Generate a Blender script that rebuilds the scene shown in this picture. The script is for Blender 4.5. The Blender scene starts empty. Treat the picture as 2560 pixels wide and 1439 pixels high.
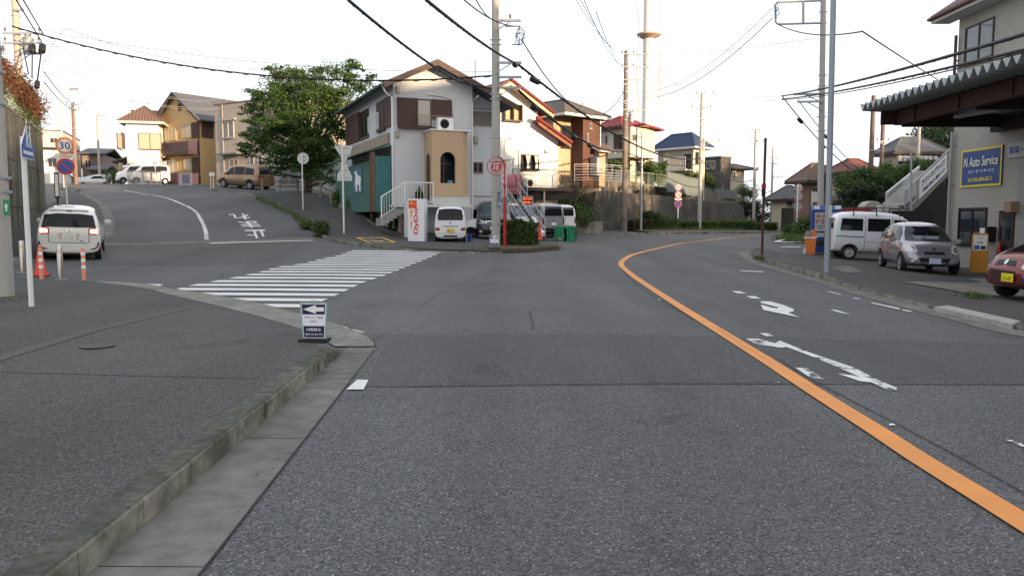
import bpy, bmesh, math, random
import numpy as np
from mathutils import Vector, Matrix
from mathutils.bvhtree import BVHTree
R = math.radians
rnd = random.Random(7)
sc = bpy.context.scene
COL = sc.collection
# ------------------------------------------------------------------ camera
F = 1991.0; PITCH = R(5.0); CX, CY = 1280.0, 719.5
cam = bpy.data.cameras.new('camera'); camo = bpy.data.objects.new('camera', cam); COL.objects.link(camo)
camo.location = (0, 0, 1.5); camo.rotation_euler = (R(90)-PITCH, 0, 0)
cam.sensor_width = 36; cam.lens = 36*F/2560; cam.clip_end = 3000; cam.clip_start = .05
sc.camera = camo
# ------------------------------------------------------------------ world, sun, exposure
SUN_AZ = R(-42.0)      # sun stands to the right and behind: direction to the sun = (cos az, sin az)
SUN_EL = R(8.0)
W = bpy.data.worlds.new('World'); sc.world = W; W.use_nodes = True
nt = W.node_tree; nt.nodes.clear()
out = nt.nodes.new('ShaderNodeOutputWorld'); bg = nt.nodes.new('ShaderNodeBackground')
sky = nt.nodes.new('ShaderNodeTexSky'); sky.sky_type = 'NISHITA'; sky.sun_disc = False
sky.sun_elevation = SUN_EL; sky.sun_rotation = math.pi/2-SUN_AZ
sky.air_density = 1.0; sky.dust_density = 3.0; sky.ozone_density = 1.0
mixn = nt.nodes.new('ShaderNodeMix'); mixn.data_type = 'RGBA'; mixn.inputs[0].default_value = .72
mixn.inputs[7].default_value = (5.6, 5.75, 6.1, 1)        # thin bright high cloud over the whole sky
nt.links.new(sky.outputs[0], mixn.inputs[6]); nt.links.new(mixn.outputs[2], bg.inputs[0])
bg.inputs[1].default_value = .12
nt.links.new(bg.outputs[0], out.inputs[0])
sl = bpy.data.lights.new('sun', 'SUN'); so = bpy.data.objects.new('sun', sl); COL.objects.link(so)
sl.energy = 4.6; sl.angle = R(1.0); sl.color = (1.0, .71, .44)
sdir = Vector((math.cos(SUN_AZ)*math.cos(SUN_EL), math.sin(SUN_AZ)*math.cos(SUN_EL), math.sin(SUN_EL)))
so.rotation_euler = sdir.to_track_quat('Z', 'Y').to_euler()
sc.view_settings.view_transform = 'Standard'; sc.view_settings.look = 'None'
sc.view_settings.exposure = 1.15; sc.view_settings.gamma = 1; sc.view_settings.use_curve_mapping = False
# ------------------------------------------------------------------ photo geometry helpers
CAMP = np.array([0, 0, 1.5]); cp_, sp_ = math.cos(PITCH), math.sin(PITCH)
def ray(px, py):
    u = (px-CX)/F; v = (CY-py)/F
    return np.array([u, cp_+v*sp_, -sp_+v*cp_])
def at(px, py, Y):
    d = ray(px, py); return Vector(CAMP+d*(Y/d[1]))
# terrain: heights measured off the photograph, thin-plate spline
TP = np.array([(0,0,0),(-7,0,0),(10,0,-.12),(0,10,0),(-9,11,.04),(8,12,-.15),(16,14,-.32),(-20,5,.1),(24,5,-.35),
 (-12.8,23,.23),(-17,22,.45),(-4,20,.12),(-4.5,31,.32),(0,25,.12),(5,25,-.02),(8.7,22,-.14),(12.5,23,-.25),(14.5,32,-.19),(15.3,25.6,-.3),
 (-.6,30,.34),(-2.9,35.5,.4),(-.5,40,.47),(3,58,.48),(4.9,30,.15),(8.2,39,.28),(15.9,51,.34),(14.5,70,.42),(21.4,60,.36),(30,85,0.0),(45,100,-1),
 (14,40,.15),(22,34,-.2),(9,63,.45),(8,55,.45),
 (-8.9,35.5,.55),(-8,38,.62),(-14.9,29,.68),(-20,39,1.8),(-12.6,43,1.75),(-11.2,45,1.8),(-8.3,43,1.95),(-6.3,38.6,.95),(-19.7,57,3.2),(-28.6,52,3.15),
 (-21.6,64,3.85),(-24,74,4.5),(-37,70,4.5),(-31,79,4.7),(-18.5,29.5,1.0),(-22.5,38,2.0),(-45,90,5.1),(-60,100,5.2),(-10.5,48,2.6),(-13,58,3.3),(-4,48,.6),(0,90,1.5),(-20,95,4.8)],float)
def _U(r2): return np.where(r2 > 1e-9, .5*r2*np.log(np.maximum(r2, 1e-9)), 0)
_n = len(TP); _P = np.c_[np.ones(_n), TP[:, :2]]
_K = _U(((TP[:, None, :2]-TP[None, :, :2])**2).sum(-1))+np.eye(_n)*.6
_A = np.block([[_K, _P], [_P.T, np.zeros((3, 3))]])
_w = np.linalg.solve(_A, np.r_[TP[:, 2], 0, 0, 0])
def TZ(X, Y):
    X = np.atleast_1d(np.asarray(X, float)); Y = np.atleast_1d(np.asarray(Y, float))
    d2 = (X[:, None]-TP[None, :, 0])**2+(Y[:, None]-TP[None, :, 1])**2
    return _U(d2)@_w[:_n]+_w[_n]+_w[_n+1]*X+_w[_n+2]*Y
def tz(x, y): return float(TZ(x, y)[0])
def G(px, py, h=0.0, ymax=200):
    d = ray(px, py); ts = np.arange(1.0, ymax, .05)
    P = CAMP+np.outer(ts, d); z = TZ(P[:, 0], P[:, 1])+h
    k = np.argmax(P[:, 2] <= z)
    if P[k, 2] > z[k]: k = len(ts)-1
    a = ts[max(k-1, 0)]; b = ts[k]
    for _ in range(12):
        m = (a+b)/2; p = CAMP+d*m
        if p[2] <= tz(p[0], p[1])+h: b = m
        else: a = m
    p = CAMP+d*b
    return Vector(p)
# ------------------------------------------------------------------ materials
MATS = {}
def new_mat(name):
    m = bpy.data.materials.new(name); m.use_nodes = True; nt = m.node_tree
    b = nt.nodes['Principled BSDF']; return m, nt, b
def nd(nt, t, **kw):
    n = nt.nodes.new('ShaderNode'+t)
    for k, v in kw.items():
        if k.startswith('i'): n.inputs[int(k[1:])].default_value = v
        else: setattr(n, k, v)
    return n
def mth(nt, op, a, b=None, clamp=False):
    n = nt.nodes.new('ShaderNodeMath'); n.operation = op; n.use_clamp = clamp
    for i, s in enumerate((a, b)):
        if s is None: continue
        if isinstance(s, (int, float)): n.inputs[i].default_value = s
        else: nt.links.new(s, n.inputs[i])
    return n.outputs[0]
def mixc(nt, f, a, b, mode='MIX'):
    n = nt.nodes.new('ShaderNodeMix'); n.data_type = 'RGBA'; n.blend_type = mode
    for i, s in ((0, f), (6, a), (7, b)):
        if isinstance(s, (int, float)): n.inputs[i].default_value = s
        elif isinstance(s, tuple): n.inputs[i].default_value = s if len(s) == 4 else (*s, 1)
        else: nt.links.new(s, n.inputs[i])
    return n.outputs[2]
def ramp(nt, fac, stops):
    n = nt.nodes.new('ShaderNodeValToRGB'); e = n.color_ramp.elements
    while len(e) < len(stops): e.new(.5)
    for el, (p, c) in zip(e, stops):
        el.position = p; el.color = c if isinstance(c, tuple) and len(c) == 4 else ((*c, 1) if isinstance(c, tuple) else (c, c, c, 1))
    nt.links.new(fac, n.inputs[0]); return n.outputs[0]
def noise(nt, vec, scale, detail=3, rough=.55):
    n = nd(nt, 'TexNoise'); n.inputs['Scale'].default_value = scale; n.inputs['Detail'].default_value = detail; n.inputs['Roughness'].default_value = rough
    nt.links.new(vec, n.inputs['Vector']); return n.outputs['Fac']
def mat(name, col, rough=.75, var=.18, scale=1.3, metal=0.0, bump=0.0, spec=.35, streak=0.0, emit=None, coat=0.0, alpha=None, grime=0.0):
    """plain weathered surface: base colour with soft large blotches, optional vertical rain streaks"""
    if name in MATS: return MATS[name]
    m, nt, b = new_mat(name)
    tc = nd(nt, 'TexCoord'); o = tc.outputs['Object']
    c = (*col, 1)
    f = noise(nt, o, scale, 5, .6)
    v = mth(nt, 'MULTIPLY_ADD', mth(nt, 'SUBTRACT', f, .5), var*2); v.node.inputs[2].default_value = 1.0
    if streak:
        mp = nd(nt, 'Mapping'); mp.inputs['Scale'].default_value = (6, 6, .35); nt.links.new(o, mp.inputs['Vector'])
        s = noise(nt, mp.outputs[0], 1.5, 4, .6)
        s = mth(nt, 'MULTIPLY_ADD', mth(nt, 'SUBTRACT', s, .45), -streak*2.2); s.node.inputs[2].default_value = 1.0
        v = mth(nt, 'MULTIPLY', v, s)
    cc = nd(nt, 'VectorMath', operation='SCALE'); cc.inputs[0].default_value = col; nt.links.new(v, cc.inputs['Scale'])
    nt.links.new(cc.outputs[0], b.inputs['Base Color'])
    b.inputs['Roughness'].default_value = rough; b.inputs['Metallic'].default_value = metal
    b.inputs['Specular IOR Level'].default_value = spec
    if coat: b.inputs['Coat Weight'].default_value = coat; b.inputs['Coat Roughness'].default_value = .06
    if emit: b.inputs['Emission Color'].default_value = (*emit[0], 1); b.inputs['Emission Strength'].default_value = emit[1]
    if bump:
        bn = nd(nt, 'Bump'); bn.inputs['Strength'].default_value = bump; bn.inputs['Distance'].default_value = .01
        nt.links.new(noise(nt, o, 60, 3), bn.inputs['Height']); nt.links.new(bn.outputs[0], b.inputs['Normal'])
    MATS[name] = m; return m
def lined(name, col, axis='z', period=.15, gap=.1, dark=.6, var=.12, rough=.7, bumpd=.01, tilt=0, cross=None, metal=0.0, round_=False, col2=None):
    """boards, siding, tiles, corrugation: dark joints and relief every period along an axis of the object"""
    if name in MATS: return MATS[name]
    m, nt, b = new_mat(name); tc = nd(nt, 'TexCoord'); o = tc.outputs['Object']
    sp = nd(nt, 'SeparateXYZ'); nt.links.new(o, sp.inputs[0])
    def co(ax):
        if ax == 'h': return mth(nt, 'ADD', sp.outputs[0], sp.outputs[1])
        return sp.outputs['xyz'.index(ax)]
    fr = mth(nt, 'FRACT', mth(nt, 'DIVIDE', co(axis), period))
    if round_:
        h = mth(nt, 'ABSOLUTE', mth(nt, 'SINE', mth(nt, 'MULTIPLY', mth(nt, 'DIVIDE', co(axis), period), math.pi)))
        line = mth(nt, 'LESS_THAN', h, gap*2)
    else:
        line = mth(nt, 'LESS_THAN', fr, gap); h = mth(nt, 'SUBTRACT', 1.0, line)
    if cross:
        fc = mth(nt, 'LESS_THAN', mth(nt, 'FRACT', mth(nt, 'DIVIDE', co(cross[0]), cross[1])), cross[2])
        line = mth(nt, 'MAXIMUM', line, fc); h = mth(nt, 'SUBTRACT', h, mth(nt, 'MULTIPLY', fc, .6))
    f = noise(nt, o, 1.1, 5, .6)
    c1 = mixc(nt, f, tuple(x*(1-var) for x in col), tuple(min(1, x*(1+var)) for x in col))
    if col2:
        fl = mth(nt, 'FLOOR', mth(nt, 'DIVIDE', co(axis), period)); w = nd(nt, 'TexWhiteNoise'); w.noise_dimensions = '1D'; nt.links.new(fl, w.inputs['W'])
        c1 = mixc(nt, w.outputs[0], c1, col2)
    c2 = mixc(nt, mth(nt, 'MULTIPLY', line, 1-dark), c1, (0.0, 0.0, 0.0))
    nt.links.new(c2, b.inputs['Base Color']); b.inputs['Roughness'].default_value = rough; b.inputs['Metallic'].default_value = metal
    b.inputs['Specular IOR Level'].default_value = .3
    bn = nd(nt, 'Bump'); bn.inputs['Strength'].default_value = .8; bn.inputs['Distance'].default_value = bumpd
    nt.links.new(h, bn.inputs['Height']); nt.links.new(bn.outputs[0], b.inputs['Normal'])
    MATS[name] = m; return m
def brick(name, c1, c2, cm, bw=.23, bh=.075, mortar=.012, rough=.75, bumpd=.004, bias=0.0):
    if name in MATS: return MATS[name]
    m, nt, b = new_mat(name); tc = nd(nt, 'TexCoord'); o = tc.outputs['Object']
    sp = nd(nt, 'SeparateXYZ'); nt.links.new(o, sp.inputs[0])
    cb = nd(nt, 'CombineXYZ'); nt.links.new(mth(nt, 'ADD', sp.outputs[0], sp.outputs[1]), cb.inputs[0]); nt.links.new(sp.outputs[2], cb.inputs[1])
    br = nd(nt, 'TexBrick'); nt.links.new(cb.outputs[0], br.inputs['Vector'])
    br.inputs['Color1'].default_value = (*c1, 1); br.inputs['Color2'].default_value = (*c2, 1); br.inputs['Mortar'].default_value = (*cm, 1)
    br.inputs['Scale'].default_value = 1; br.inputs['Mortar Size'].default_value = mortar; br.inputs['Brick Width'].default_value = bw; br.inputs['Row Height'].default_value = bh
    br.inputs['Bias'].default_value = bias
    f = noise(nt, o, .8, 4); c = mixc(nt, .5, br.outputs['Color'], mixc(nt, f, (.35, .35, .35), (.72, .72, .72)), 'OVERLAY')
    nt.links.new(c, b.inputs['Base Color']); b.inputs['Roughness'].default_value = rough; b.inputs['Specular IOR Level'].default_value = .3
    bn = nd(nt, 'Bump'); bn.inputs['Strength'].default_value = .6; bn.inputs['Distance'].default_value = bumpd; bn.invert = True
    nt.links.new(br.outputs['Fac'], bn.inputs['Height']); nt.links.new(bn.outputs[0], b.inputs['Normal'])
    MATS[name] = m; return m
def asphalt(name, base, chip=.5, tint=(1, 1, .98), blot=.12, chips=.75):
    m, nt, b = new_mat(name); o = nd(nt, 'TexCoord').outputs['Object']
    f1 = noise(nt, o, 140, 3, .7); f2 = noise(nt, o, .33, 5, .6); f3 = noise(nt, o, 22, 3, .6)
    vo = nd(nt, 'TexVoronoi'); vo.inputs['Scale'].default_value = 95; nt.links.new(o, vo.inputs['Vector'])
    cellv = nd(nt, 'SeparateColor'); nt.links.new(vo.outputs['Color'], cellv.inputs[0])
    g = mth(nt, 'MULTIPLY_ADD', mth(nt, 'SUBTRACT', cellv.outputs[0], .5), base*1.1); g.node.inputs[2].default_value = base
    g = mth(nt, 'MULTIPLY', g, ramp(nt, f1, [(.3, .7), (.7, 1.32)]))
    g = mth(nt, 'MULTIPLY', g, ramp(nt, f2, [(.3, 1-blot), (.7, 1+blot)]))
    mp = nd(nt, 'Mapping'); mp.inputs['Scale'].default_value = (.55, .05, 1); nt.links.new(o, mp.inputs['Vector']); g = mth(nt, 'MULTIPLY', g, ramp(nt, noise(nt, mp.outputs[0], 1.0, 4, .55), [(.32, .80), (.68, 1.17)]))
    g = mth(nt, 'MULTIPLY', g, ramp(nt, f3, [(.3, .9), (.7, 1.1)])); g = mth(nt, 'MULTIPLY', g, ramp(nt, noise(nt, o, 1.1, 6, .7), [(.30, .72), (.42, 1.0)]))
    ch = mth(nt, 'MULTIPLY', mth(nt, 'GREATER_THAN', cellv.outputs[1], 1-(1-chips)*.35), mth(nt, 'LESS_THAN', vo.outputs['Distance'], .45))
    g = mth(nt, 'ADD', g, mth(nt, 'MULTIPLY', ch, chip*.35))
    cc = nd(nt, 'VectorMath', operation='SCALE'); cc.inputs[0].default_value = tint; nt.links.new(g, cc.inputs['Scale'])
    nt.links.new(cc.outputs[0], b.inputs['Base Color']); b.inputs['Roughness'].default_value = .85; b.inputs['Specular IOR Level'].default_value = .25
    bn = nd(nt, 'Bump'); bn.inputs['Strength'].default_value = .55; bn.inputs['Distance'].default_value = .006
    nt.links.new(mth(nt, 'SUBTRACT', f1, mth(nt, 'MULTIPLY', vo.outputs['Distance'], .6)), bn.inputs['Height']); nt.links.new(bn.outputs[0], b.inputs['Normal'])
    MATS[name] = m; return m
def concrete(name, col, dark=.5, sc_=1.0, bump=.5, moss=0.0, vert=False, topdirt=0.0):
    m, nt, b = new_mat(name); o = nd(nt, 'TexCoord').outputs['Object']
    f1 = noise(nt, o, 1.2*sc_, 6, .65); f2 = noise(nt, o, 120, 3, .7); f3 = noise(nt, o, 9*sc_, 5, .6)
    v = mth(nt, 'MULTIPLY', ramp(nt, f1, [(.32, dark), (.62, 1.12)]), ramp(nt, f2, [(.3, .78), (.7, 1.2)]))
    v = mth(nt, 'MULTIPLY', v, ramp(nt, f3, [(.35, .8), (.6, 1.1)]))
    if vert:
        mp = nd(nt, 'Mapping'); mp.inputs['Scale'].default_value = (1.6, 1.6, .12); nt.links.new(o, mp.inputs['Vector'])
        v = mth(nt, 'MULTIPLY', v, ramp(nt, noise(nt, mp.outputs[0], 1.6, 5, .65), [(.35, .5), (.6, 1.15)]))
    cc = nd(nt, 'VectorMath', operation='SCALE'); cc.inputs[0].default_value = col; nt.links.new(v, cc.inputs['Scale'])
    c = cc.outputs[0]
    if moss: c = mixc(nt, mth(nt, 'MULTIPLY', ramp(nt, noise(nt, o, 2.7, 5, .7), [(.5, 0.0), (.68, 1.0)]), moss), c, (.03, .035, .015))
    if topdirt:   # grime settled on the level top of the stone
        sn = nd(nt, 'SeparateXYZ'); nt.links.new(nd(nt, 'NewGeometry').outputs['Normal'], sn.inputs[0]); tf = mth(nt, 'MULTIPLY', mth(nt, 'GREATER_THAN', sn.outputs[2], .8), ramp(nt, f3, [(.3, topdirt), (.75, topdirt*.6)])); c = mixc(nt, tf, c, (.045, .048, .042))
    nt.links.new(c, b.inputs['Base Color']); b.inputs['Roughness'].default_value = .9; b.inputs['Specular IOR Level'].default_value = .2
    bn = nd(nt, 'Bump'); bn.inputs['Strength'].default_value = bump; bn.inputs['Distance'].default_value = .006
    nt.links.new(f2, bn.inputs['Height']); nt.links.new(bn.outputs[0], b.inputs['Normal'])
    MATS[name] = m; return m
def paint_worn(name, col, under, thr=.42, scale=5.0):
    """road paint with chips worn through to the asphalt below (the gaps are see-through)"""
    m, nt, b = new_mat(name); o = nd(nt, 'TexCoord').outputs['Object']
    f = noise(nt, o, scale, 8, .75); g = noise(nt, o, 90, 3, .7)
    v = mixc(nt, ramp(nt, g, [(.3, 0.0), (.7, 1.0)]), tuple(x*.78 for x in col), col)
    v = mixc(nt, ramp(nt, noise(nt, o, 1.5, 6, .7), [(.35, 0.0), (.7, .55)]), v, tuple(x*.55+.02 for x in col))
    nt.links.new(v, b.inputs['Base Color']); b.inputs['Roughness'].default_value = .7
    a = mth(nt, 'GREATER_THAN', mth(nt, 'ADD', f, mth(nt, 'MULTIPLY', mth(nt, 'SUBTRACT', g, .5), .25)), thr)
    nt.links.new(a, b.inputs['Alpha']); MATS[name] = m; return m
def glassm(name, col=(.02, .025, .03), rough=.06, spec=.6, alpha=None):
    if name in MATS: return MATS[name]
    m, nt, b = new_mat(name); o = nd(nt, 'TexCoord').outputs['Object']
    c = mixc(nt, noise(nt, o, 1.7, 3), tuple(x*.6 for x in col), tuple(min(1, x*1.5) for x in col))
    nt.links.new(c, b.inputs['Base Color']); b.inputs['Roughness'].default_value = rough; b.inputs['Specular IOR Level'].default_value = spec
    b.inputs['Coat Weight'].default_value = 0
    MATS[name] = m; return m
def leafm(name, c1, c2, c3, trans=.25):
    m, nt, b = new_mat(name); ge = nd(nt, 'NewGeometry'); o = nd(nt, 'TexCoord').outputs['Object']
    c = ramp(nt, ge.outputs['Random Per Island'], [(0, c1), (.55, c2), (1, c3)])
    c = mixc(nt, mth(nt, 'MULTIPLY', noise(nt, o, 1.3, 3), .5), c, tuple(x*.55 for x in c2))
    nt.links.new(c, b.inputs['Base Color']); b.inputs['Roughness'].default_value = .55; b.inputs['Specular IOR Level'].default_value = .25
    tr = nd(nt, 'BsdfTranslucent'); nt.links.new(c, tr.inputs[0]); mx = nd(nt, 'MixShader'); mx.inputs[0].default_value = trans
    nt.links.new(b.outputs[0], mx.inputs[1]); nt.links.new(tr.outputs[0], mx.inputs[2])
    nt.links.new(mx.outputs[0], nt.nodes['Material Output'].inputs[0]); MATS[name] = m; return m
# ------------------------------------------------------------------ mesh building
def link(o, parent=None):
    COL.objects.link(o)
    if parent is not None: o.parent = parent
    return o
def thing(name, label, cat, loc=(0, 0, 0), rz=0.0, group=None):
    o = bpy.data.objects.new(name, None); o.empty_display_size = .2; COL.objects.link(o)
    o.location = loc; o.rotation_euler = (0, 0, rz); o['label'] = label; o['category'] = cat
    if group: o['group'] = group
    return o
def tag(o, label, cat, group=None):
    o['label'] = label; o['category'] = cat
    if group: o['group'] = group
    return o
class MB:
    def __init__(s): s.v = []; s.f = []
    def add(s, vs, fs):
        n = len(s.v); s.v += [tuple(v) for v in vs]; s.f += [tuple(i+n for i in f) for f in fs]; return s
    def box(s, x0, x1, y0, y1, z0, z1):
        return s.add([(x0, y0, z0), (x1, y0, z0), (x1, y1, z0), (x0, y1, z0), (x0, y0, z1), (x1, y0, z1), (x1, y1, z1), (x0, y1, z1)],
                     [(0, 3, 2, 1), (4, 5, 6, 7), (0, 1, 5, 4), (1, 2, 6, 5), (2, 3, 7, 6), (3, 0, 4, 7)])
    def obox(s, p, a, b, c):
        """box from corner p along vectors a, b, c"""
        p, a, b, c = map(Vector, (p, a, b, c))
        if a.cross(b).dot(c) < 0: a, b = b, a
        return s.add([p, p+a, p+a+b, p+b, p+c, p+a+c, p+a+b+c, p+b+c], [(0, 3, 2, 1), (4, 5, 6, 7), (0, 1, 5, 4), (1, 2, 6, 5), (2, 3, 7, 6), (3, 0, 4, 7)])
    def bar(s, p, q, w=.05, h=None):
        """rectangular bar from p to q"""
        p, q = Vector(p), Vector(q); d = (q-p).normalized(); h = h or w
        up = Vector((0, 0, 1)) if abs(d.z) < .95 else Vector((0, 1, 0))
        a = d.cross(up).normalized(); b = a.cross(d).normalized()
        return s.obox(p-a*w/2-b*h/2, a*w, b*h, q-p)
    def tube(s, pts, r, n=8, cap=True):
        pts = [Vector(p) for p in pts]; rs = r if isinstance(r, (list, tuple)) else [r]*len(pts)
        base = len(s.v); N = len(pts)
        ref = None
        for i, p in enumerate(pts):
            d = (pts[min(i+1, N-1)]-pts[max(i-1, 0)])
            d = d.normalized() if d.length > 1e-9 else Vector((0, 0, 1))
            if ref is None or abs(ref.dot(d)) > .95: ref = Vector((0, 0, 1)) if abs(d.z) < .9 else Vector((1, 0, 0))
            a = d.cross(ref).normalized(); b = d.cross(a).normalized(); 
            for k in range(n):
                t = 2*math.pi*k/n; s.v.append(tuple(p+(a*math.cos(t)+b*math.sin(t))*rs[i]))
        for i in range(N-1):
            for k in range(n):
                k2 = (k+1) % n; s.f.append((base+i*n+k, base+i*n+k2, base+(i+1)*n+k2, base+(i+1)*n+k))
        if cap: s.f.append(tuple(base+k for k in range(n))); s.f.append(tuple(base+(N-1)*n+k for k in reversed(range(n))))
        return s
    def lathe(s, prof, c=(0, 0, 0), axis='z', n=20, cap=True):
        """profile [(radius, height)...] turned about an axis"""
        base = len(s.v); c = Vector(c)
        for r, h in prof:
            for k in range(n):
                t = 2*math.pi*k/n; a, b = r*math.cos(t), r*math.sin(t)
                p = {'z': (a, b, h), 'y': (a, h, b), 'x': (h, a, b)}[axis]; s.v.append(tuple(c+Vector(p)))
        for i in range(len(prof)-1):
            for k in range(n):
                k2 = (k+1) % n; s.f.append((base+i*n+k, base+i*n+k2, base+(i+1)*n+k2, base+(i+1)*n+k))
        if cap: s.f.append(tuple(base+k for k in range(n))); s.f.append(tuple(base+(len(prof)-1)*n+k for k in range(n)))
        return s
    def prism(s, poly, d, origin=(0, 0, 0), ax=((1, 0, 0), (0, 0, 1))):
        """polygon (2D) in the plane origin+u*ax0+v*ax1, extruded by vector d"""
        o = Vector(origin); a, b = Vector(ax[0]), Vector(ax[1]); d = Vector(d); n = len(poly); base = len(s.v)
        for k in (0, 1):
            for u, v in poly: s.v.append(tuple(o+a*u+b*v+d*k))
        s.f.append(tuple(base+i for i in range(n))); s.f.append(tuple(base+n+i for i in reversed(range(n))))
        for i in range(n):
            j = (i+1) % n; s.f.append((base+i, base+n+i, base+n+j, base+j))
        return s
    def quad(s, a, b, c, d): return s.add([a, b, c, d], [(0, 1, 2, 3)])
    def build(s, name, m, parent=None, smooth=False, bevel=0.0, fix=True):
        me = bpy.data.meshes.new(name); me.from_pydata(s.v, [], s.f); me.materials.append(m)
        if fix:
            bm = bmesh.new(); bm.from_mesh(me); bmesh.ops.recalc_face_normals(bm, faces=bm.faces)
            if bevel:
                bmesh.ops.remove_doubles(bm, verts=bm.verts, dist=1e-5)
                bmesh.ops.bevel(bm, geom=[e for e in bm.edges if len(e.link_faces) == 2 and e.calc_face_angle(0) > .5], offset=bevel, segments=2, affect='EDGES', clamp_overlap=True)
            bm.to_mesh(me); bm.free()
        if smooth:
            for p in me.polygons: p.use_smooth = True
            try: me.set_sharp_from_angle(angle=R(35))
            except Exception: pass
        o = bpy.data.objects.new(name, me); link(o, parent); return o
def drape_mesh(poly, h, grid=.7, skirt=0.0, hf=None):
    """polygon in plan laid on the terrain h above it"""
    bm = bmesh.new(); vs = [bm.verts.new((p[0], p[1], 0)) for p in poly]
    f = bm.faces.new(vs); f.normal_update()
    if f.normal.z < 0: f.normal_flip()
    xs = [p[0] for p in poly]; ys = [p[1] for p in poly]
    if grid:
        for ax, lo, hi in ((0, min(xs), max(xs)), (1, min(ys), max(ys))):
            n = int((hi-lo)/grid); k0 = math.ceil(lo/grid)
            for k in range(k0, k0+n+1):
                c = k*grid
                if c <= lo+1e-4 or c >= hi-1e-4: continue
                co = (c, 0, 0) if ax == 0 else (0, c, 0); no = (1, 0, 0) if ax == 0 else (0, 1, 0)
                bmesh.ops.bisect_plane(bm, geom=bm.verts[:]+bm.edges[:]+bm.faces[:], plane_co=co, plane_no=no)
    if any(len(f.verts) > 4 for f in bm.faces): bmesh.ops.triangulate(bm, faces=[f for f in bm.faces if len(f.verts) > 4])
    P = np.array([v.co[:2] for v in bm.verts]); Z = TZ(P[:, 0], P[:, 1])
    for v, z in zip(bm.verts, Z): v.co.z = z+(hf(v.co.x, v.co.y) if hf else h)
    if skirt:
        be = [e for e in bm.edges if len(e.link_faces) == 1]
        r = bmesh.ops.extrude_edge_only(bm, edges=be)
        for v in [g for g in r['geom'] if isinstance(g, bmesh.types.BMVert)]: v.co.z -= skirt
    me = bpy.data.meshes.new('m'); bm.to_mesh(me); bm.free(); return me
def drape(name, poly, h, m, grid=.7, skirt=0.0, hf=None, parent=None, kind='structure'):
    me = drape_mesh(poly, h, grid, skirt, hf); me.materials.append(m); o = bpy.data.objects.new(name, me); link(o, parent)
    if kind and parent is None: o['kind'] = kind
    return o
def drape_many(name, polys, h, m, grid=.7, kind='structure'):
    bm = bmesh.new()
    for p in polys:
        me = drape_mesh(p, h, grid); bm.from_mesh(me); bpy.data.meshes.remove(me)
    me = bpy.data.meshes.new(name); bm.to_mesh(me); bm.free(); me.materials.append(m)
    o = bpy.data.objects.new(name, me); link(o); o['kind'] = kind; return o
def densify(pts, step=.5):
    o = []
    for a, b in zip(pts[:-1], pts[1:]):
        a, b = Vector(a), Vector(b); n = max(1, int((b-a).length/step))
        o += [a+(b-a)*k/n for k in range(n)]
    return o+[Vector(pts[-1])]
def smooth_line(pts, step=.4):
    """Catmull-Rom through plan points"""
    P = [Vector((p[0], p[1])) for p in pts]; P = [P[0]*2-P[1]]+P+[P[-1]*2-P[-2]]; o = []
    for i in range(1, len(P)-2):
        n = max(2, int((P[i+1]-P[i]).length/step))
        for k in range(n):
            t = k/n; a, b, c, d = P[i-1], P[i], P[i+1], P[i+2]
            o.append(.5*((2*b)+(c-a)*t+(2*a-5*b+4*c-d)*t*t+(3*b-a-3*c+d)*t**3))
    o.append(P[-2]); return o
def offset_line(L, d):
    o = []
    for i, p in enumerate(L):
        t = (L[min(i+1, len(L)-1)]-L[max(i-1, 0)]); t = t.normalized() if t.length else Vector((1, 0))
        o.append(p+Vector((-t.y, t.x))*d)
    return o
def strip(name, L, w0, w1, h, m, kind='structure', parent=None, hf=None):
    """band between offsets w0 and w1 (to the left of travel) of a plan line, laid h above the terrain"""
    A, B = offset_line(L, w0), offset_line(L, w1); mb = MB()
    Z = [TZ([p.x for p in X], [p.y for p in X]) for X in (A, B)]
    for i in range(len(L)-1):
        q = [(A[i], Z[0][i]), (A[i+1], Z[0][i+1]), (B[i+1], Z[1][i+1]), (B[i], Z[1][i])]
        mb.quad(*[(p.x, p.y, z+(hf(p.x, p.y) if hf else h)) for p, z in q])
    o = mb.build(name, m, parent); me = o.data
    if me.polygons and me.polygons[0].normal.z < 0: me.flip_normals()
    if kind and parent is None: o['kind'] = kind
    return o
def kerb(name, L, side, m, h=.14, w=.16, stone=.6, hf=None, gap=.008):
    """kerb stones along a plan line; side +1 puts the pavement to the left of travel. Real joints between stones."""
    # cut line into stones
    mb = MB(); s = [0]
    for a, b in zip(L[:-1], L[1:]): s.append(s[-1]+(b-a).length)
    def P(t):
        t = max(0, min(s[-1], t))
        for i in range(len(s)-1):
            if t <= s[i+1]: 
                d = s[i+1]-s[i]; return L[i].lerp(L[i+1], (t-s[i])/d if d else 0)
        return L[-1]
    n = max(1, round(s[-1]/stone)); st = s[-1]/n
    for k in range(n):
        a, b = P(k*st+gap/2), P((k+1)*st-gap/2); t = (b-a).normalized(); nn = Vector((-t.y, t.x))*side
        za, zb = tz(*a), tz(*b); ha = hf(*a) if hf else h; hb = hf(*b) if hf else h; j = rnd.uniform(-.004, .004)
        c = .018
        prof = lambda z, hh: [(0, -.15), (0, max(.002, hh-c)+j), (c*.3, max(.004, hh-c*.3)+j), (c, hh+.003+j), (w, hh+.005+j), (w, -.15)]
        va = [(a.x+nn.x*u, a.y+nn.y*u, za+v) for u, v in prof(za, ha)]; vb = [(b.x+nn.x*u, b.y+nn.y*u, zb+v) for u, v in prof(zb, hb)]
        m6 = len(va); mb.add(va+vb, [(i, i+1, m6+i+1, m6+i) for i in range(m6-1)]+[tuple(range(m6)), tuple(range(2*m6-1, m6-1, -1))])
    o = mb.build(name, m); o['kind'] = 'structure'; return o
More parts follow.
